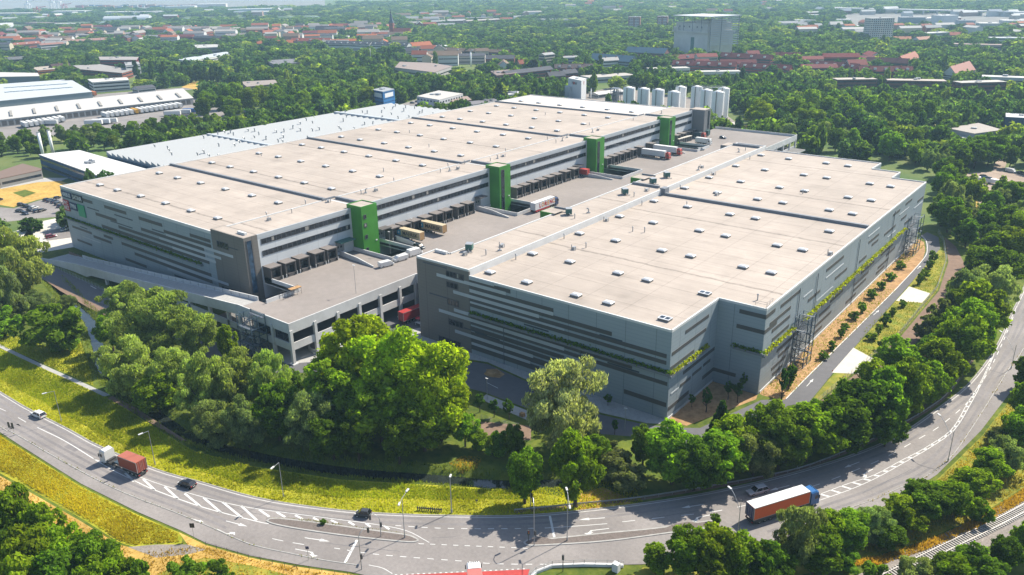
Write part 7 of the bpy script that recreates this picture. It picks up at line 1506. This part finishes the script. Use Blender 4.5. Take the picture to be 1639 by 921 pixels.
YL = [((1528, 290), (1540, 288), CBLK, 'estate', 'dark vehicle at the back of the dirt yard'), ((1568, 285), (1580, 283), CGR, 'estate', 'grey car at the far side of the dirt yard'), ((1572, 313), (1582, 315), (.3, .28, .25), 'hatch', 'beige small vehicle in the dirt yard near the trees'), ((1613, 275), (1622, 277), CW, 'van', 'white van at the back right of the dirt yard'), ((1629, 277), (1638, 280), CBLK, 'sedan', 'dark car at the right edge of the dirt yard'), ((1600, 258), (1610, 256), CW, 'hatch', 'white car on the track behind the dirt yard')]
for a, b, c, s, l in YL: car_px(s, a, b, .03, c, l)
for i, (px, c) in enumerate((((668, 170), CBLK), ((675, 168), CGR), ((660, 166), CBLK), ((650, 172), CDB), ((683, 170), CSIL), ((668, 164), CGR))): q = G2(*px); car('hatch', *q, .03, R(20+i*3), c, f'{"silver" if c == CSIL else "dark"} car in the small car park beside the white workshop office, {ORD[i]} placed', 'car', 'parked_car', 'cars by the white workshop office')
# lorries
def tractor(parent, x0, col, cab='matt', day=False):
    """lorry tractor with its front bumper at x0, facing +x; built into the parts of parent"""
    m = 'car_paint'; mb = MB(); w = 1.22
    rg = lambda x, z0, z1, ww, rd=.14: [(x, -ww+rd*.4, z0), (x, ww-rd*.4, z0), (x, ww, z0+rd), (x, ww, z1-rd*2), (x, ww-rd*1.5, z1), (x, -ww+rd*1.5, z1), (x, -ww, z1-rd*2), (x, -ww, z0+rd)]
    mb.loft([rg(x0-2.25, .55, 3.45, w), rg(x0-.9, .45, 3.6, w), rg(x0-.45, .42, 3.35, w*.99), rg(x0-.12, .4, 1.75, w*.97), rg(x0, .45, 1.3, w*.9)])
    c = mb.build('cab', m, parent); c.color = (*col, 1)
    mb = MB(); mb.face([(x0-.09, -1.05, 1.72), (x0-.09, 1.05, 1.72), (x0-.40, .98, 2.85), (x0-.40, -.98, 2.85)]); mb.build('windscreen', 'car_glass', c)
    for s in (-1, 1):
        mb = MB(); mb.face([(x0-.5, s*(w+.012), 1.75), (x0-1.35, s*(w+.012), 1.75), (x0-1.35, s*(w+.012), 2.6), (x0-.62, s*(w+.012), 2.6)]); mb.build('side_window', 'car_glass', c)
        mb = MB(); mb.box(x0-.45, x0-.3, s*1.3-.08+s*.1, s*1.3+.08+s*.1, 1.9, 2.7); mb.build('wing_mirror', 'dark_metal', c)
        mb = MB(); mb.box(x0-.14, x0+.01, s*.85-.2, s*.85+.2, .6, .85); mb.build('headlight', 'lamp_clear', c)
    mb = MB()
    for k in range(5): mb.box(x0-.95, x0-.85, -.8+k*.38, -.68+k*.38, 3.6, 3.78)
    mb.build('roof_lamp', 'dark_metal', c)
    mb = MB(); mb.box(x0-6.0, x0-2.25, -.45, .45, .62, .92); mb.box(x0-5.2, x0-4.0, -.6, .6, .92, 1.08); mb.box(x0-3.6, x0-2.5, .5, 1.15, .45, .95); mb.box(x0-3.6, x0-2.5, -1.15, -.5, .45, .95); mb.box(x0-2.9, x0-2.3, -1.0, 1.0, .95, 1.3); mb.build('chassis', 'dark_metal', parent)
    for x in (x0-1.35, x0-4.9):
        for y in (-1.03, 1.03): wheel(parent, x, y, .5, .32)
def box_trailer(parent, x0, L, z0, z1, side, roof, wheels=True, rear_doors=True, skirt=None, axles=None):
    """semi trailer body from x0 backwards"""
    x1 = x0-L; mb = MB(); mb.box(x1, x0, -1.26, 1.26, z0, z1); b = mb.build('body', 'matt_paint', parent); b.color = (*side, 1)
    mb = MB(); mb.box(x1+.02, x0-.02, -1.24, 1.24, z1, z1+.05); k = mb.build('roof', 'matt_paint', parent); k.color = (*roof, 1)
    mb = MB()
    for y in (-1.27, 1.27): mb.box(x1-.02, x0+.02, y-.02, y+.02, z0, z0+.12); mb.box(x1-.02, x0+.02, y-.02, y+.02, z1-.12, z1+.02)
    for x in (x1, x0):
        for y in (-1.25, 1.25): mb.box(x-.06, x+.06, y-.05, y+.05, z0, z1)
    mb.box(x1-.03, x1, -.02, .02, z0+.1, z1-.1)
    for y in (-.9, -.35, .35, .9): mb.tube((x1-.05, y, z0+.1), (x1-.05, y, z1-.1), .03, n=5)
    mb.build('frame', 'zinc', b)
    mb = MB(); mb.box(x1+.3, x0-.2, -.5, .5, z0-.35, z0); mb.box(x1, x1+.2, -1.2, 1.2, .45, .75); mb.box(x0-4.6, x0-4.2, -1.0, -.8, .35, z0-.3); mb.box(x0-4.6, x0-4.2, .8, 1.0, .35, z0-.3); mb.box(x1+5, x0-5.2, -1.2, -1.15, .5, z0-.1); mb.box(x1+5, x0-5.2, 1.15, 1.2, .5, z0-.1); mb.build('chassis', 'dark_metal', parent)
    if skirt:
        mb = MB(); mb.box(x1+.3, x0-3.6, -1.29, -1.24, .5, z0-.02); mb.box(x1+.3, x0-3.6, 1.24, 1.29, .5, z0-.02); k = mb.build('side_skirt', 'matt_paint', parent); k.color = (*skirt, 1)
    if wheels:
        for x in (axles or (x1+1.6, x1+2.9, x1+4.2)):
            for y in (-1.03, 1.03): wheel(parent, x, y, .5, .34)
    for s in (-1, 1): mb = MB(); mb.box(x1-.04, x1+.02, s*.95-.2, s*.95+.2, .5, .68); mb.build('tail_light', 'lamp_red', parent)
    return b
def corrugate(parent, x1, x0, z0, z1, col, m='matt_paint'):
    mb = MB(); n = int((x0-x1)/.28)
    for k in range(n):
        x = x1+.15+k*.28
        for y in (-1.235, 1.235): mb.box(x-.07, x+.07, min(y, y*1.028), max(y, y*1.028), z0+.15, z1-.15)
    o = mb.build('corrugation', m, parent); o.color = (*col, 1)
def lorry_px(pa, pb, z, label, name='lorry', cat='lorry'):
    a = G(*pa, z); b = G(*pb, z); t = thing(name, (float(b[0]), float(b[1]), z), label, cat, math.atan2(b[1]-a[1], b[0]-a[0])); return t, float(np.linalg.norm(b-a))
# lorry with the red container
t, L = lorry_px((226, 760), (168, 737), ZR, 'white lorry carrying a short rust red container on the main road')
tractor(t, 0, (.70, .70, .69)); RC = (.34, .075, .045)
b = box_trailer(t, -6.9, 6.06, 1.25, 3.85, RC, (.42, .13, .085), skirt=None, axles=(-12.2, -10.9, -9.6)); corrugate(b, -12.96, -6.9, 1.25, 3.85, RC)
mb = MB(); mb.box(-6.9, -4.2, -.55, .55, .95, 1.15); mb.build('gooseneck', 'steel_blue', t)
# curtain-sided lorry
t, L = lorry_px((1177, 843), (1304, 803), ZR, 'long lorry with orange-red curtain sides, white roof and blue cab on the main road')
tractor(t, 0, (.03, .16, .42)); b = box_trailer(t, -2.75, 13.6, 1.2, 4.0, (.92, .15, .03), (.74, .75, .72), skirt=(.06, .07, .08))
mb = MB(); mb.box(-16.37, -16.34, -1.2, 1.2, 1.25, 3.9); mb.build('rear_door', 'sign_navy', b)
# lorry leaving over the junction at the bottom edge
t, L = lorry_px((770, 1030), (758, 921), ZR, 'lorry with white cab and pale red container roof at the bottom edge of the picture')
tractor(t, 0, (.9, .9, .9)); box_trailer(t, -2.9, 12.2, 1.25, 3.85, (.42, .10, .09), (.50, .16, .14))
def deck_lorry(name, xr, y, heading, label, z=ZD, cat='lorry'):
    return thing(name, (xr, y, z), label, cat, heading)
MG = 'ochre container trailers at the docks'
for y, lb, dx in ((43.6, 'ochre shipping container trailer backed onto a dock, left one next to the ramp wall', 0), (55.0, 'ochre shipping container trailer backed onto a dock, right one', 2.0)):
    t = deck_lorry('container_trailer', -120.2+dx*.2, y-2.9, 0, lb, ZD, 'trailer'); t['group'] = MG; OC = (.46, .36, .22)
    b = box_trailer(t, 0, 12.2, 1.25, 4.05, OC, (.56, .46, .30)); corrugate(b, -12.2, 0, 1.25, 4.05, OC)
    mb = MB(); mb.box(.003, .03, -1.2, 1.2, 1.3, 4.0); o = mb.build('front_wall', 'matt_paint', b); o.color = (.42, .26, .12, 1)
    text_mesh('lettering', 'MAERSK', 1.9, 'letter_black', b, face_matrix((-4.9, -1.30, 2.65), (1, 0, 0)), .05, 1.1)
    mb = MB(); mb.box(-11.6, -9.6, -1.30, -1.28, 1.7, 3.6); st = mb.build('emblem_panel', 'letter_blue', b)
    mb = MB(); c = (-10.6, 2.65)
    for k in range(7): a = math.pi/2+k*2*math.pi/7; mb.face([(c[0]+.18*math.cos(a-.45), -1.31, c[1]+.18*math.sin(a-.45)), (c[0]+.75*math.cos(a), -1.31, c[1]+.75*math.sin(a)), (c[0]+.18*math.cos(a+.45), -1.31, c[1]+.18*math.sin(a+.45)), (c[0], -1.31, c[1])])
    mb.build('star', 'letter_white', st)
a = G2(845, 343, ZD); t = thing('lorry', (-111.6, 111.5, ZD), 'white box lorry with orange and red lettering and dark blue cab parked on the deck', 'lorry', R(90))
tractor(t, 0, (.02, .05, .14)); b = box_trailer(t, -2.75, 13.6, 1.2, 4.1, (.72, .73, .74), (.76, .76, .76), skirt=(.42, .03, .04))
for k, (chx, mm) in enumerate(zip('LORENC', ('letter_red', 'letter_orange', 'letter_red', 'letter_orange', 'letter_red', 'letter_orange'))): text_mesh('lettering', chx, 2.4, mm, b, face_matrix((-13.0+k*1.85, -1.30, 2.6), (1, 0, 0)), .05)
mb = MB(); cx_ = -8.8
for k in range(8): aa = k*math.pi/4; mb.face([(cx_+.2*math.cos(aa-.4), -1.285, 2.6+.2*math.sin(aa-.4)), (cx_+1.3*math.cos(aa), -1.285, 2.6+1.3*math.sin(aa)), (cx_+.2*math.cos(aa+.4), -1.285, 2.6+.2*math.sin(aa+.4))])
mb.build('sun_emblem', 'letter_orange', b)
for y, lb in ((216.2, 'white box lorry with red cab backed onto a dock, nearer one'), (228.6, 'white box lorry with red cab backed onto a dock, farther one')):
    t = deck_lorry('lorry', -114.4, y, 0, lb); t['group'] = 'white lorries with red cabs'; tractor(t, 0, (.45, .03, .02)); box_trailer(t, -2.75, 13.6, 1.2, 4.05, (.70, .72, .73), (.76, .76, .77))
p = G2(932, 282, ZD); t = deck_lorry('swap_body', p[0]+3.4, p[1], R(2), 'red trailer box standing by the docks before the third stair tower', ZD, 'trailer'); box_trailer(t, 0, 7.2, 1.1, 3.6, (.42, .035, .02), (.50, .05, .04))
p = G2(1122, 218, ZD); t = deck_lorry('trailer', p[0]+5, p[1], R(0), 'dark green covered trailer at the farthest docks', ZD, 'trailer'); box_trailer(t, 0, 12, 1.1, 3.8, (.03, .10, .085), (.03, .13, .12))
p = G2(1122, 231, ZD); t = deck_lorry('lorry', p[0]+6, p[1], R(-4), 'small white lorry beside the last deck opening', ZD); tractor(t, 0, (.6, .6, .6)); box_trailer(t, -2.4, 7, 1.1, 3.5, (.66, .67, .67), (.7, .7, .7))
for k in range(6): mb = MB(); mb.box(-1.1, 1.1, -1.1, 1.1, 0, 2.6); mb.box(-1.15, 1.15, -1.15, 1.15, 2.6, 2.8, 1); o = mb.build('waste_container', ['dark_metal', 'pad_concrete']); p = G2(1088+k*3.6, 229-k*1.0+1.5, ZD); o.location = (p[0]-1, p[1], ZD+.002); tag(o, f'black waste container with pale lid, {ORD[k]} from the left in its row', 'container', 'black waste containers on the deck')
p = G2(1142, 222, ZD); t = deck_lorry('lorry', -124, 277, R(0), 'red-fronted lorry at the last dock beside the grey stair tower'); tractor(t, 0, (.42, .05, .03)); box_trailer(t, -2.6, 6.5, 1.1, 3.6, (.05, .08, .09), (.1, .12, .12))
t = thing('lorry', (-92, 16, .03), 'red trailer in the shade under the truck deck', 'trailer', R(86)); box_trailer(t, 0, 13.6, 1.2, 4.0, (.40, .02, .03), (.4, .03, .03))
# trailers along the freight hall
def simple_trailer_group(pxs, z, cols, ang, group, what):
    proto = None
    for i, (px, c) in enumerate(zip(pxs, cols)):
        p = G2(*px, z)
        if proto is None:
            proto = thing('box_trailer', (*p, z), '', 'trailer', ang, group); box_trailer(proto, 6.8, 13.0, 1.1, 4.0, c, c); o = proto
        else: o = copy_tree(proto); o.location = (*p, z)
        for q in o.children:
            if q.name.split('.')[0] in ('body', 'roof'): q.color = (*c, 1)
        o['label'] = what(i, c)
WT = (.72, .72, .70); cols = [WT]*6+[(.62, .33, .02)]+[WT]*9
simple_trailer_group([(169+i*7.8, 188.5-i*1.06) for i in range(16)], .02, cols, R(-9), 'trailers docked along the freight hall', lambda i, c: ('yellow-orange trailer among white ones along the freight hall' if c != WT else f'white box trailer docked along the freight hall, {ORD[i]} from the left'))
simple_trailer_group([(40+i*8.4, 204-i*1.3) for i in range(8)], .02, [WT]*8, R(-9), 'trailers parked at the left end of the freight hall', lambda i, c: f'white box trailer at the left end of the freight hall, {ORD[i]} from the left')
simple_trailer_group([(150, 201), (162, 199.5), (174, 198), (276, 186), (292, 184), (306, 182)], .02, [WT, (.7, .72, .75), WT, WT, WT, (.05, .15, .4)], R(40), 'trailers across the yard from the freight hall', lambda i, c: f'{"blue" if c[0] < .1 else "white"} trailer on the lorry yard in front of the freight hall, {ORD[i]} from the left')
simple_trailer_group([(5, 168), (26, 166), (40, 164), (68, 160.5), (77, 159.5), (103, 157), (150, 153.5)], .02, [(.30, .05, .04), (.04, .22, .09), (.30, .33, .26), (.04, .16, .30), (.55, .58, .6), WT, (.55, .16, .04)], R(-9), 'trailers behind the freight hall', lambda i, c: f'{["dark red", "green", "olive", "blue", "pale grey", "white", "orange"][i]} trailer parked behind the freight hall')
t = thing('lorry', (*G2(60, 201), .02), 'white lorry with red front on the yard at the left end of the freight hall', 'lorry', R(215)); tractor(t, 0, (.5, .03, .03)); box_trailer(t, -2.6, 13.6, 1.2, 4.0, WT, WT)
# boat hulls / machines on the dirt yard
p = G2(1580, 293); t = thing('caravan', (*p, .03), 'long white boat-like caravan on the dirt yard', 'caravan', R(-10)); mb = MB(); mb.loft([[(x, -w_, z0), (x, w_, z0), (x, w_, z1), (x, -w_, z1)] for x, w_, z0, z1 in ((-5, .9, .9, 2.0), (-4, 1.2, .6, 2.4), (3, 1.25, .6, 2.5), (5.5, .3, 1.2, 2.2))]); mb.build('hull', 'silo_white', t); mb = MB(); mb.box(-3, 1.5, -1.0, 1.0, 2.4, 3.0); mb.build('cabin', 'glass_blue', t)
for x in (-2, 1): wheel(t, x, -1.1, .35); wheel(t, x, 1.1, .35)
p = G2(1508, 228); t = thing('mobile_crane', (*p, 0), 'yellow mobile crane with raised boom by the pale shed', 'crane', R(140)); mb = MB(); mb.box(-4, 4, -1.25, 1.25, .8, 1.9); mb.box(-1.5, 1.5, -1.2, 1.2, 1.9, 3.2); k = mb.build('carrier', 'matt_paint', t); k.color = (.5, .33, .03, 1); mb = MB(); mb.tube((0, 0, 3), (9, 0, 9.5), .5, .35, 6); mb.tube((9, 0, 9.5), (10.5, 0, 8.2), .2, n=5); k = mb.build('boom', 'matt_paint', t); k.color = (.62, .45, .10, 1)
for x in (-3, -1.4, 1.4, 3):
    for y in (-1.1, 1.1): wheel(t, x, y, .55, .35)

# ------------------------------------------------------------------ street furniture
def height_at(b, ty):
    lo, hi = 0.0, 40.0
    for _ in range(30):
        m_ = (lo+hi)/2
        if PX(b[0], b[1], m_)[1] > ty: lo = m_
        else: hi = m_
    return lo
def street_lamp(base, ty, arms, label, curved=False, r=.09):
    """arms: pixel positions of the lamp heads"""
    b = G(*base); h = height_at(b, ty); t = thing('street_lamp', (float(b[0]), float(b[1]), ground_z(b[0], b[1])), label, 'street lamp')
    mb = MB(); mb.tube((0, 0, 0), (0, 0, h), r, r*.6, 8); mb.tube((0, 0, 0), (0, 0, .9), r*1.6, n=8)
    pole = mb.build('pole', 'zinc', t)
    for ax, ay, dz in arms:
        q = G(ax, ay, h+dz); d = Vector((float(q[0]-b[0]), float(q[1]-b[1]), dz)); d2 = Vector((d.x, d.y, 0)); d2 = d2.normalized() if d2.length > .01 else Vector((1, 0, 0)); mb = MB()
        if curved:
            pts = [Vector((0, 0, h-2.5))]+[Vector((d.x*k/6, d.y*k/6, h-2.5+(2.5+dz)*math.sin(k/6*math.pi/2))) for k in range(1, 7)]; mb.path(pts, .05, 6)
        else: mb.path([Vector((0, 0, h-.05)), d+Vector((0, 0, h))], .05, 6)
        mb.build('arm', 'zinc', t)
        mb = MB(); c = d+Vector((0, 0, h)); mb.obox((c.x, c.y), math.atan2(d2.y, d2.x), 1.0, .34, c.z-.06, c.z+.1); hd = mb.build('lamp_head', 'white_trim', t); mb = MB(); mb.obox((c.x, c.y), math.atan2(d2.y, d2.x), .8, .26, c.z-.09, c.z-.061); mb.build('lens', 'lamp_clear', hd)
    return t
street_lamp((98.8, 676), 626, [(71, 630, 0)], 'street lamp with one arm at the left, above the white car'); street_lamp((248.5, 744.6), 690, [(225, 695, 0)], 'street lamp with one arm behind the red container lorry'); street_lamp((454, 796.5), 740.5, [(436, 749, 0)], 'street lamp with one arm on the verge left of the traffic island')
street_lamp((648, 862), 798, [(652, 785, .3), (639, 807, .3)], 'double-armed street lamp on the right tip of the traffic island'); street_lamp((723, 821.6), 766, [(721, 762, .2)], 'dark street lamp on the verge right of the traffic island', r=.12); street_lamp((907.7, 866.7), 790, [(912, 812, .2), (907, 783, .3)], 'double-armed street lamp on the long median strip')
street_lamp((1180, 862), 800, [(1168, 781, .5)], 'curved street lamp in front of the orange curtain-sided lorry', True); street_lamp((1517, 739), 690, [(1503, 664, .8)], 'curved street lamp on the right kerb of the bend', True); street_lamp((1618, 591), 552, [(1602, 531, .8)], 'curved street lamp farthest along the right kerb', True)
def signal_head(t, x, y, z, ang):
    mb = MB(); mb.obox((x, y), ang, .28, .34, z-.5, z+.5); hd = mb.build('signal_head', 'dark_metal', t); c, s = math.cos(ang), math.sin(ang)
    for k, mm in ((.32, 'lamp_red'), (0, 'letter_orange'), (-.32, 'hvac_green')): mb = MB(); mb.tube((x+c*.14, y+s*.14, z+k), (x+c*.17, y+s*.17, z+k), .11, n=10); mb.build('signal_lens', mm, hd)
def arch_signal(base, ty, heads_px, end_px, label):
    b = G(*base); h = height_at(b, ty); t = thing('traffic_light', (float(b[0]), float(b[1]), 0), label, 'traffic light'); e = G(*end_px, h-.9); d = Vector((float(e[0]-b[0]), float(e[1]-b[1]), 0)); mb = MB()
    mb.tube((0, 0, 0), (0, 0, h-1.2), .09, .07, 8); mb.path([Vector((d.x*(1-math.cos(k/6*math.pi/2)), d.y*(1-math.cos(k/6*math.pi/2)), h-1.2+1.2*math.sin(k/6*math.pi/2))) for k in range(7)][:5]+[Vector((d.x*.72, d.y*.72, h-.02)), Vector((d.x, d.y, h-.35))], .06, 7); mb.build('mast', 'zinc', t)
    ang = math.atan2(-.3, -1) if base[0] < 800 else 0
    signal_head(t, d.x, d.y, h-1.0, YAW+R(90)+R(40)); signal_head(t, .25, 0, 3.0, YAW+R(90)+R(40)); return t
arch_signal((610, 860), 824, None, (592, 828), 'arched traffic light mast on the traffic island'); arch_signal((579, 912), 852, None, (589, 848), 'tall traffic light mast at the mouth of the junction'); arch_signal((855, 874), 807, None, (853, 800), 'pale traffic light mast at the left tip of the median strip')
b = G2(849, 812.5); t = thing('traffic_light', (*b, 0), 'traffic light post in front of the smaller roadside tree', 'traffic light'); mb = MB(); mb.tube((0, 0, 0), (0, 0, 5.2), .08, n=8); mb.build('mast', 'zinc', t); signal_head(t, .3, 0, 4.6, R(100)); signal_head(t, .3, .1, 2.9, R(100))
b = G2(901, 915); t = thing('traffic_light', (*b, 0), 'short traffic light post by the bridge parapet at the bottom edge', 'traffic light'); mb = MB(); mb.tube((0, 0, 0), (0, 0, 3.4), .07, n=8); mb.build('mast', 'dark_metal', t); signal_head(t, 0, 0, 3.1, R(100))
b = G2(846, 872); t = thing('traffic_light', (*b, .15), 'low signal post on the left tip of the median strip', 'traffic light'); mb = MB(); mb.tube((0, 0, 0), (0, 0, 3.0), .07, n=8); mb.build('mast', 'dark_metal', t); signal_head(t, 0, 0, 2.6, R(-30))
def road_sign(base, ty, w_, h_, face, label, back='dark_metal'):
    b = G(*base); h = height_at(b, ty); t = thing('road_sign', (float(b[0]), float(b[1]), 0), label, 'road sign'); mb = MB(); mb.tube((0, 0, 0), (0, 0, h), .04, n=6); mb.build('post', 'zinc', t); mb = MB(); mb.obox((0, 0), R(-52), .06, w_, h-h_, h); mb.build('sign_plate', face, t)
road_sign((311, 862), 838, .9, 1.0, 'dark_metal', 'road sign seen from behind, at the point of the left grass corner'); road_sign((494, 897), 875, .6, .6, 'sign_navy', 'small blue cycle path sign by the kerb'); road_sign((17, 692), 676, .5, 1.5, 'dark_metal', 'left one of two dark sign backs at the left edge'); road_sign((23, 694), 677, .5, 1.5, 'dark_metal', 'right one of two dark sign backs at the left edge')
road_sign((1331, 604), 593, .3, .3, 'sign_red', 'tiny red marker post by the concrete pad'); road_sign((763, 806), 800, .5, .35, 'dark_metal', 'small dark sign in the meadow left of the roadside trees')
# guard rail
GRL = smooth_line(GP([(824, 823), (927, 813), (1022, 803), (1122, 787), (1231, 767), (1304, 748), (1389, 713), (1436, 689), (1480, 664), (1517, 637), (1543, 603), (1562, 575)]), 4); t = thing('guard_rail', (0, 0, 0), 'long metal guard rail along the inside of the main road bend', 'guard rail'); mb = MB(); wall_strip(mb, GRL, .55, .62, .45, .78); mb.build('rail', 'zinc', t); pm = None
for q in resample(offset(GRL, .66), 3.0):
    if pm is None: mb = MB(); mb.box(-.05, .05, -.05, .05, 0, .74); k = mb.build('rail_post', 'zinc', t); pm = k.data
    else: k = link('rail_post', pm, t)
    k.location = (q.x, q.y, 0)
mb = MB(); ribbon(mb, GRL, .25, 1.3, .028); struct(mb.build('dirt_margin', 'dirt_path'))
# wooden toothed rail on the verge and low fence on the cycle path
a, b = G2(667, 817), G2(708, 820); t = thing('log_rail', (*a, 0), 'low dark toothed wooden rail in the grass beside the road', 'low fence', math.atan2(b[1]-a[1], b[0]-a[0])); L = math.dist(a, b); mb = MB(); mb.box(0, L, -.06, .06, .5, .7)
for k in range(12): x = L*(k+.5)/12; mb.box(x-.08, x+.08, -.1, .1, 0, .95)
mb.build('rail', 'dark_metal', t)
def fence(px, h, label, m='dark_metal', step=2.5, mesh=True):
    P = [Vector(p) for p in GP(px)]; t = thing('wire_fence', (P[0].x, P[0].y, 0), label, 'fence'); o = P[0]; pts = resample([tuple(p-o) for p in P], step)
    mb = MB(); mb.tube((0, 0, 0), (0, 0, h), .045, n=5); pm = None
    for q in pts:
        if pm is None: k = mb.build('post', m, t); pm = k.data
        else: k = link('post', pm, t)
        k.location = (q.x, q.y, 0)
    mb = MB()
    for z in ([h*k/6 for k in range(1, 7)] if mesh else [h*.55, h*.95]):
        for a_, b_ in zip(pts, pts[1:]): mb.tube((a_.x, a_.y, z), (b_.x, b_.y, z), .018, n=3)
    mb.build('wire', m, t)
fence([(330, 874), (400, 895), (480, 911), (560, 923)], 1.0, 'low railing between cycle path and dry grass at the bottom', mesh=False)
fence([(1276, 752), (1296, 657), (1341, 619), (1439, 538), (1499, 464), (1514, 420), (1510, 390), (1500, 372)], 1.8, 'grey wire fence between planted strip and dirt path', 'zinc')
fence([(770, 672), (800, 680), (840, 688)], 1.4, 'short wire fence on the bare ground before the street', 'zinc')
fence([(60, 415), (110, 440), (170, 468)], 1.6, 'wire fence at the foot of the ramp wall', 'zinc')
# bridge parapet at the bottom
t = thing('bridge_parapet', (0, 0, 0), 'white bridge parapet with metal railing at the bottom edge', 'parapet'); mb = MB(); pp = GP([(840, 935), (858, 918), (884, 908), (935, 906), (990, 907), (998, 908)]); wall_strip(mb, pp, -.25, .25, 0, .55); mb.build('parapet_wall', 'concrete', t); mb = MB(); railing(mb, [(*p, .55) for p in pp], .8, 1.6); mb.build('railing', 'zinc', t); mb = MB(); q = G2(986, 914); mb.box(q[0]-.6, q[0]+.6, q[1]-.5, q[1]+.5, 0, 1.7); mb.build('end_pillar', 'concrete', t)
# railway
ra, rb2 = np.array(G2(1360, 955)), np.array(G2(1680, 792)); rm = np.array(G2(1510, 880)); L_ = smooth_line([tuple(ra), tuple(rm), tuple(np.array(G2(1600, 836))), tuple(rb2)], 6); mb = MB(); ribbon(mb, L_, -3.4, 3.0, .02); struct(mb.build('ballast', 'gravel'))
t = thing('railway_track', (0, 0, 0), 'single railway track on pale sleepers at the lower right', 'railway track')
for o_ in (-.75, .75): mb = MB(); wall_strip(mb, L_, o_-.06, o_+.06, .2, .36); mb.build('rail', 'rail_steel', t)
sp = resample(L_, .66); sm = None
for i in range(len(sp)-1):
    d = (sp[i+1]-sp[i]); a = math.atan2(d.y, d.x)
    if sm is None: mb = MB(); mb.box(-.14, .14, -1.3, 1.3, .02, .2); k = mb.build('sleeper', 'sleeper_concrete', t); sm = k.data
    else: k = link('sleeper', sm, t)
    k.location = (sp[i].x, sp[i].y, 0); k.rotation_euler = (0, 0, a)
# deck lamp posts
for px, h, lb in (((570, 470), 9, 'thin lamp post at the parapet of the truck deck'), ((660, 384), 8, 'thin lamp post beside the ramp wall on the truck deck'), ((625, 407), 8, 'thin lamp post beside the white vans on the deck')):
    p = G2(*px, ZD); o = thing('lamp_post', (*p, ZD), lb, 'lamp post'); mb = MB(); mb.tube((0, 0, 0), (0, 0, h), .07, .05, 7); mb.build('pole', 'zinc', o); mb = MB(); mb.box(-.5, .5, -.15, .15, h, h+.12); mb.build('lamp_head', 'white_trim', o)
for px, lb in (((1000, 690), 'thin street light on the small street below the blue corner'), ((780, 640), 'thin street light on the pavement right of the lime-green trees')):
    p = G2(*px); o = thing('lamp_post', (*p, 0), lb, 'lamp post'); mb = MB(); mb.tube((0, 0, 0), (0, 0, 6), .06, .045, 7); mb.build('pole', 'zinc', o); mb = MB(); mb.box(-.4, .4, -.12, .12, 6, 6.1); mb.build('lamp_head', 'white_trim', o)
# small things in front of the warehouse
p = G2(788, 599); mb = MB(); mb.loft([[(r_*math.cos(2*math.pi*k/14)*(1+.2*math.sin(k*2.3)), r_*.8*math.sin(2*math.pi*k/14), z) for k in range(14)] for r_, z in ((2.4, 0), (1.7, .5), (.3, .9))]); o = mb.build('sand_heap', 'mulch'); o.location = (*p, .142); tag(o, 'small heap of reddish sand on the pavement before the warehouse', 'sand heap')
p = G2(836, 667); mb = MB(); mb.box(-.6, .6, -.5, .5, 0, .12); mb.box(-.55, .55, -.45, .45, .12, .9, 1); o = mb.build('pallet_load', ['timber_grey', 'mulch']); o.location = (*p, .122); tag(o, 'small brown pallet load at the edge of the pavement, left of the silvery willow', 'pallet')
p = G2(671, 521); o = thing('shade_table', (*p, .03), 'white table with small red parasol beside the brown warehouse corner', 'table'); mb = MB(); mb.box(-1.2, 1.2, -.7, .7, .9, 1.0)
for x in (-1, 1):
    for y in (-.5, .5): mb.box(x-.05, x+.05, y-.05, y+.05, 0, .9)
mb.build('table', 'white_trim', o); mb = MB(); mb.tube((-.9, .9, 0), (-.9, .9, 2.1), .04, n=5); mb.loft([[(-.9+r_*math.cos(k*math.pi/4), .9+r_*math.sin(k*math.pi/4), z) for k in range(8)] for r_, z in ((1.2, 1.9), (.1, 2.4))]); mb.build('parasol', 'sign_red', o)
p = G2(517, 556); o = thing('spiral_ramp', (*p, 0), 'low round concrete drum under the edge of the truck deck beside the lime-green tree', 'concrete drum'); mb = MB(); mb.tube((0, 0, 0), (0, 0, .9), 4.2, n=28); mb.build('drum', 'concrete', o, False); mb = MB(); mb.tube((0, 0, .9), (0, 0, .92), 3.6, n=28); mb.build('top', 'gravel', o)
# haze
mb = MB(); mb.box(-4800, 2600, -420, 5200, -3.2, 104.0); hz = mb.build('haze', 'concrete'); hm = bpy.data.materials.new('haze'); hm.use_nodes = True; hz.data.materials.clear(); hz.data.materials.append(hm); tt = hm.node_tree; tt.nodes.clear(); ho = tt.nodes.new('ShaderNodeOutputMaterial'); pv = tt.nodes.new('ShaderNodeVolumePrincipled'); pv.inputs['Color'].default_value = (0.50, 0.78, 1.0, 1); pv.inputs['Density'].default_value = 0.00012; pv.inputs['Anisotropy'].default_value = 0.1; tt.links.new(pv.outputs[0], ho.inputs['Volume']); tag(hz, 'thin blue summer haze over the city', 'haze', None, 'stuff')

for o in list(SC.objects):
    if o.parent is None and o.get('label'):
        n = len(__import__('re').findall(r"[A-Za-z0-9']+", o['label']))
        if n > 16 or n < 4: print('LABEL', n, o.name, o['label'])
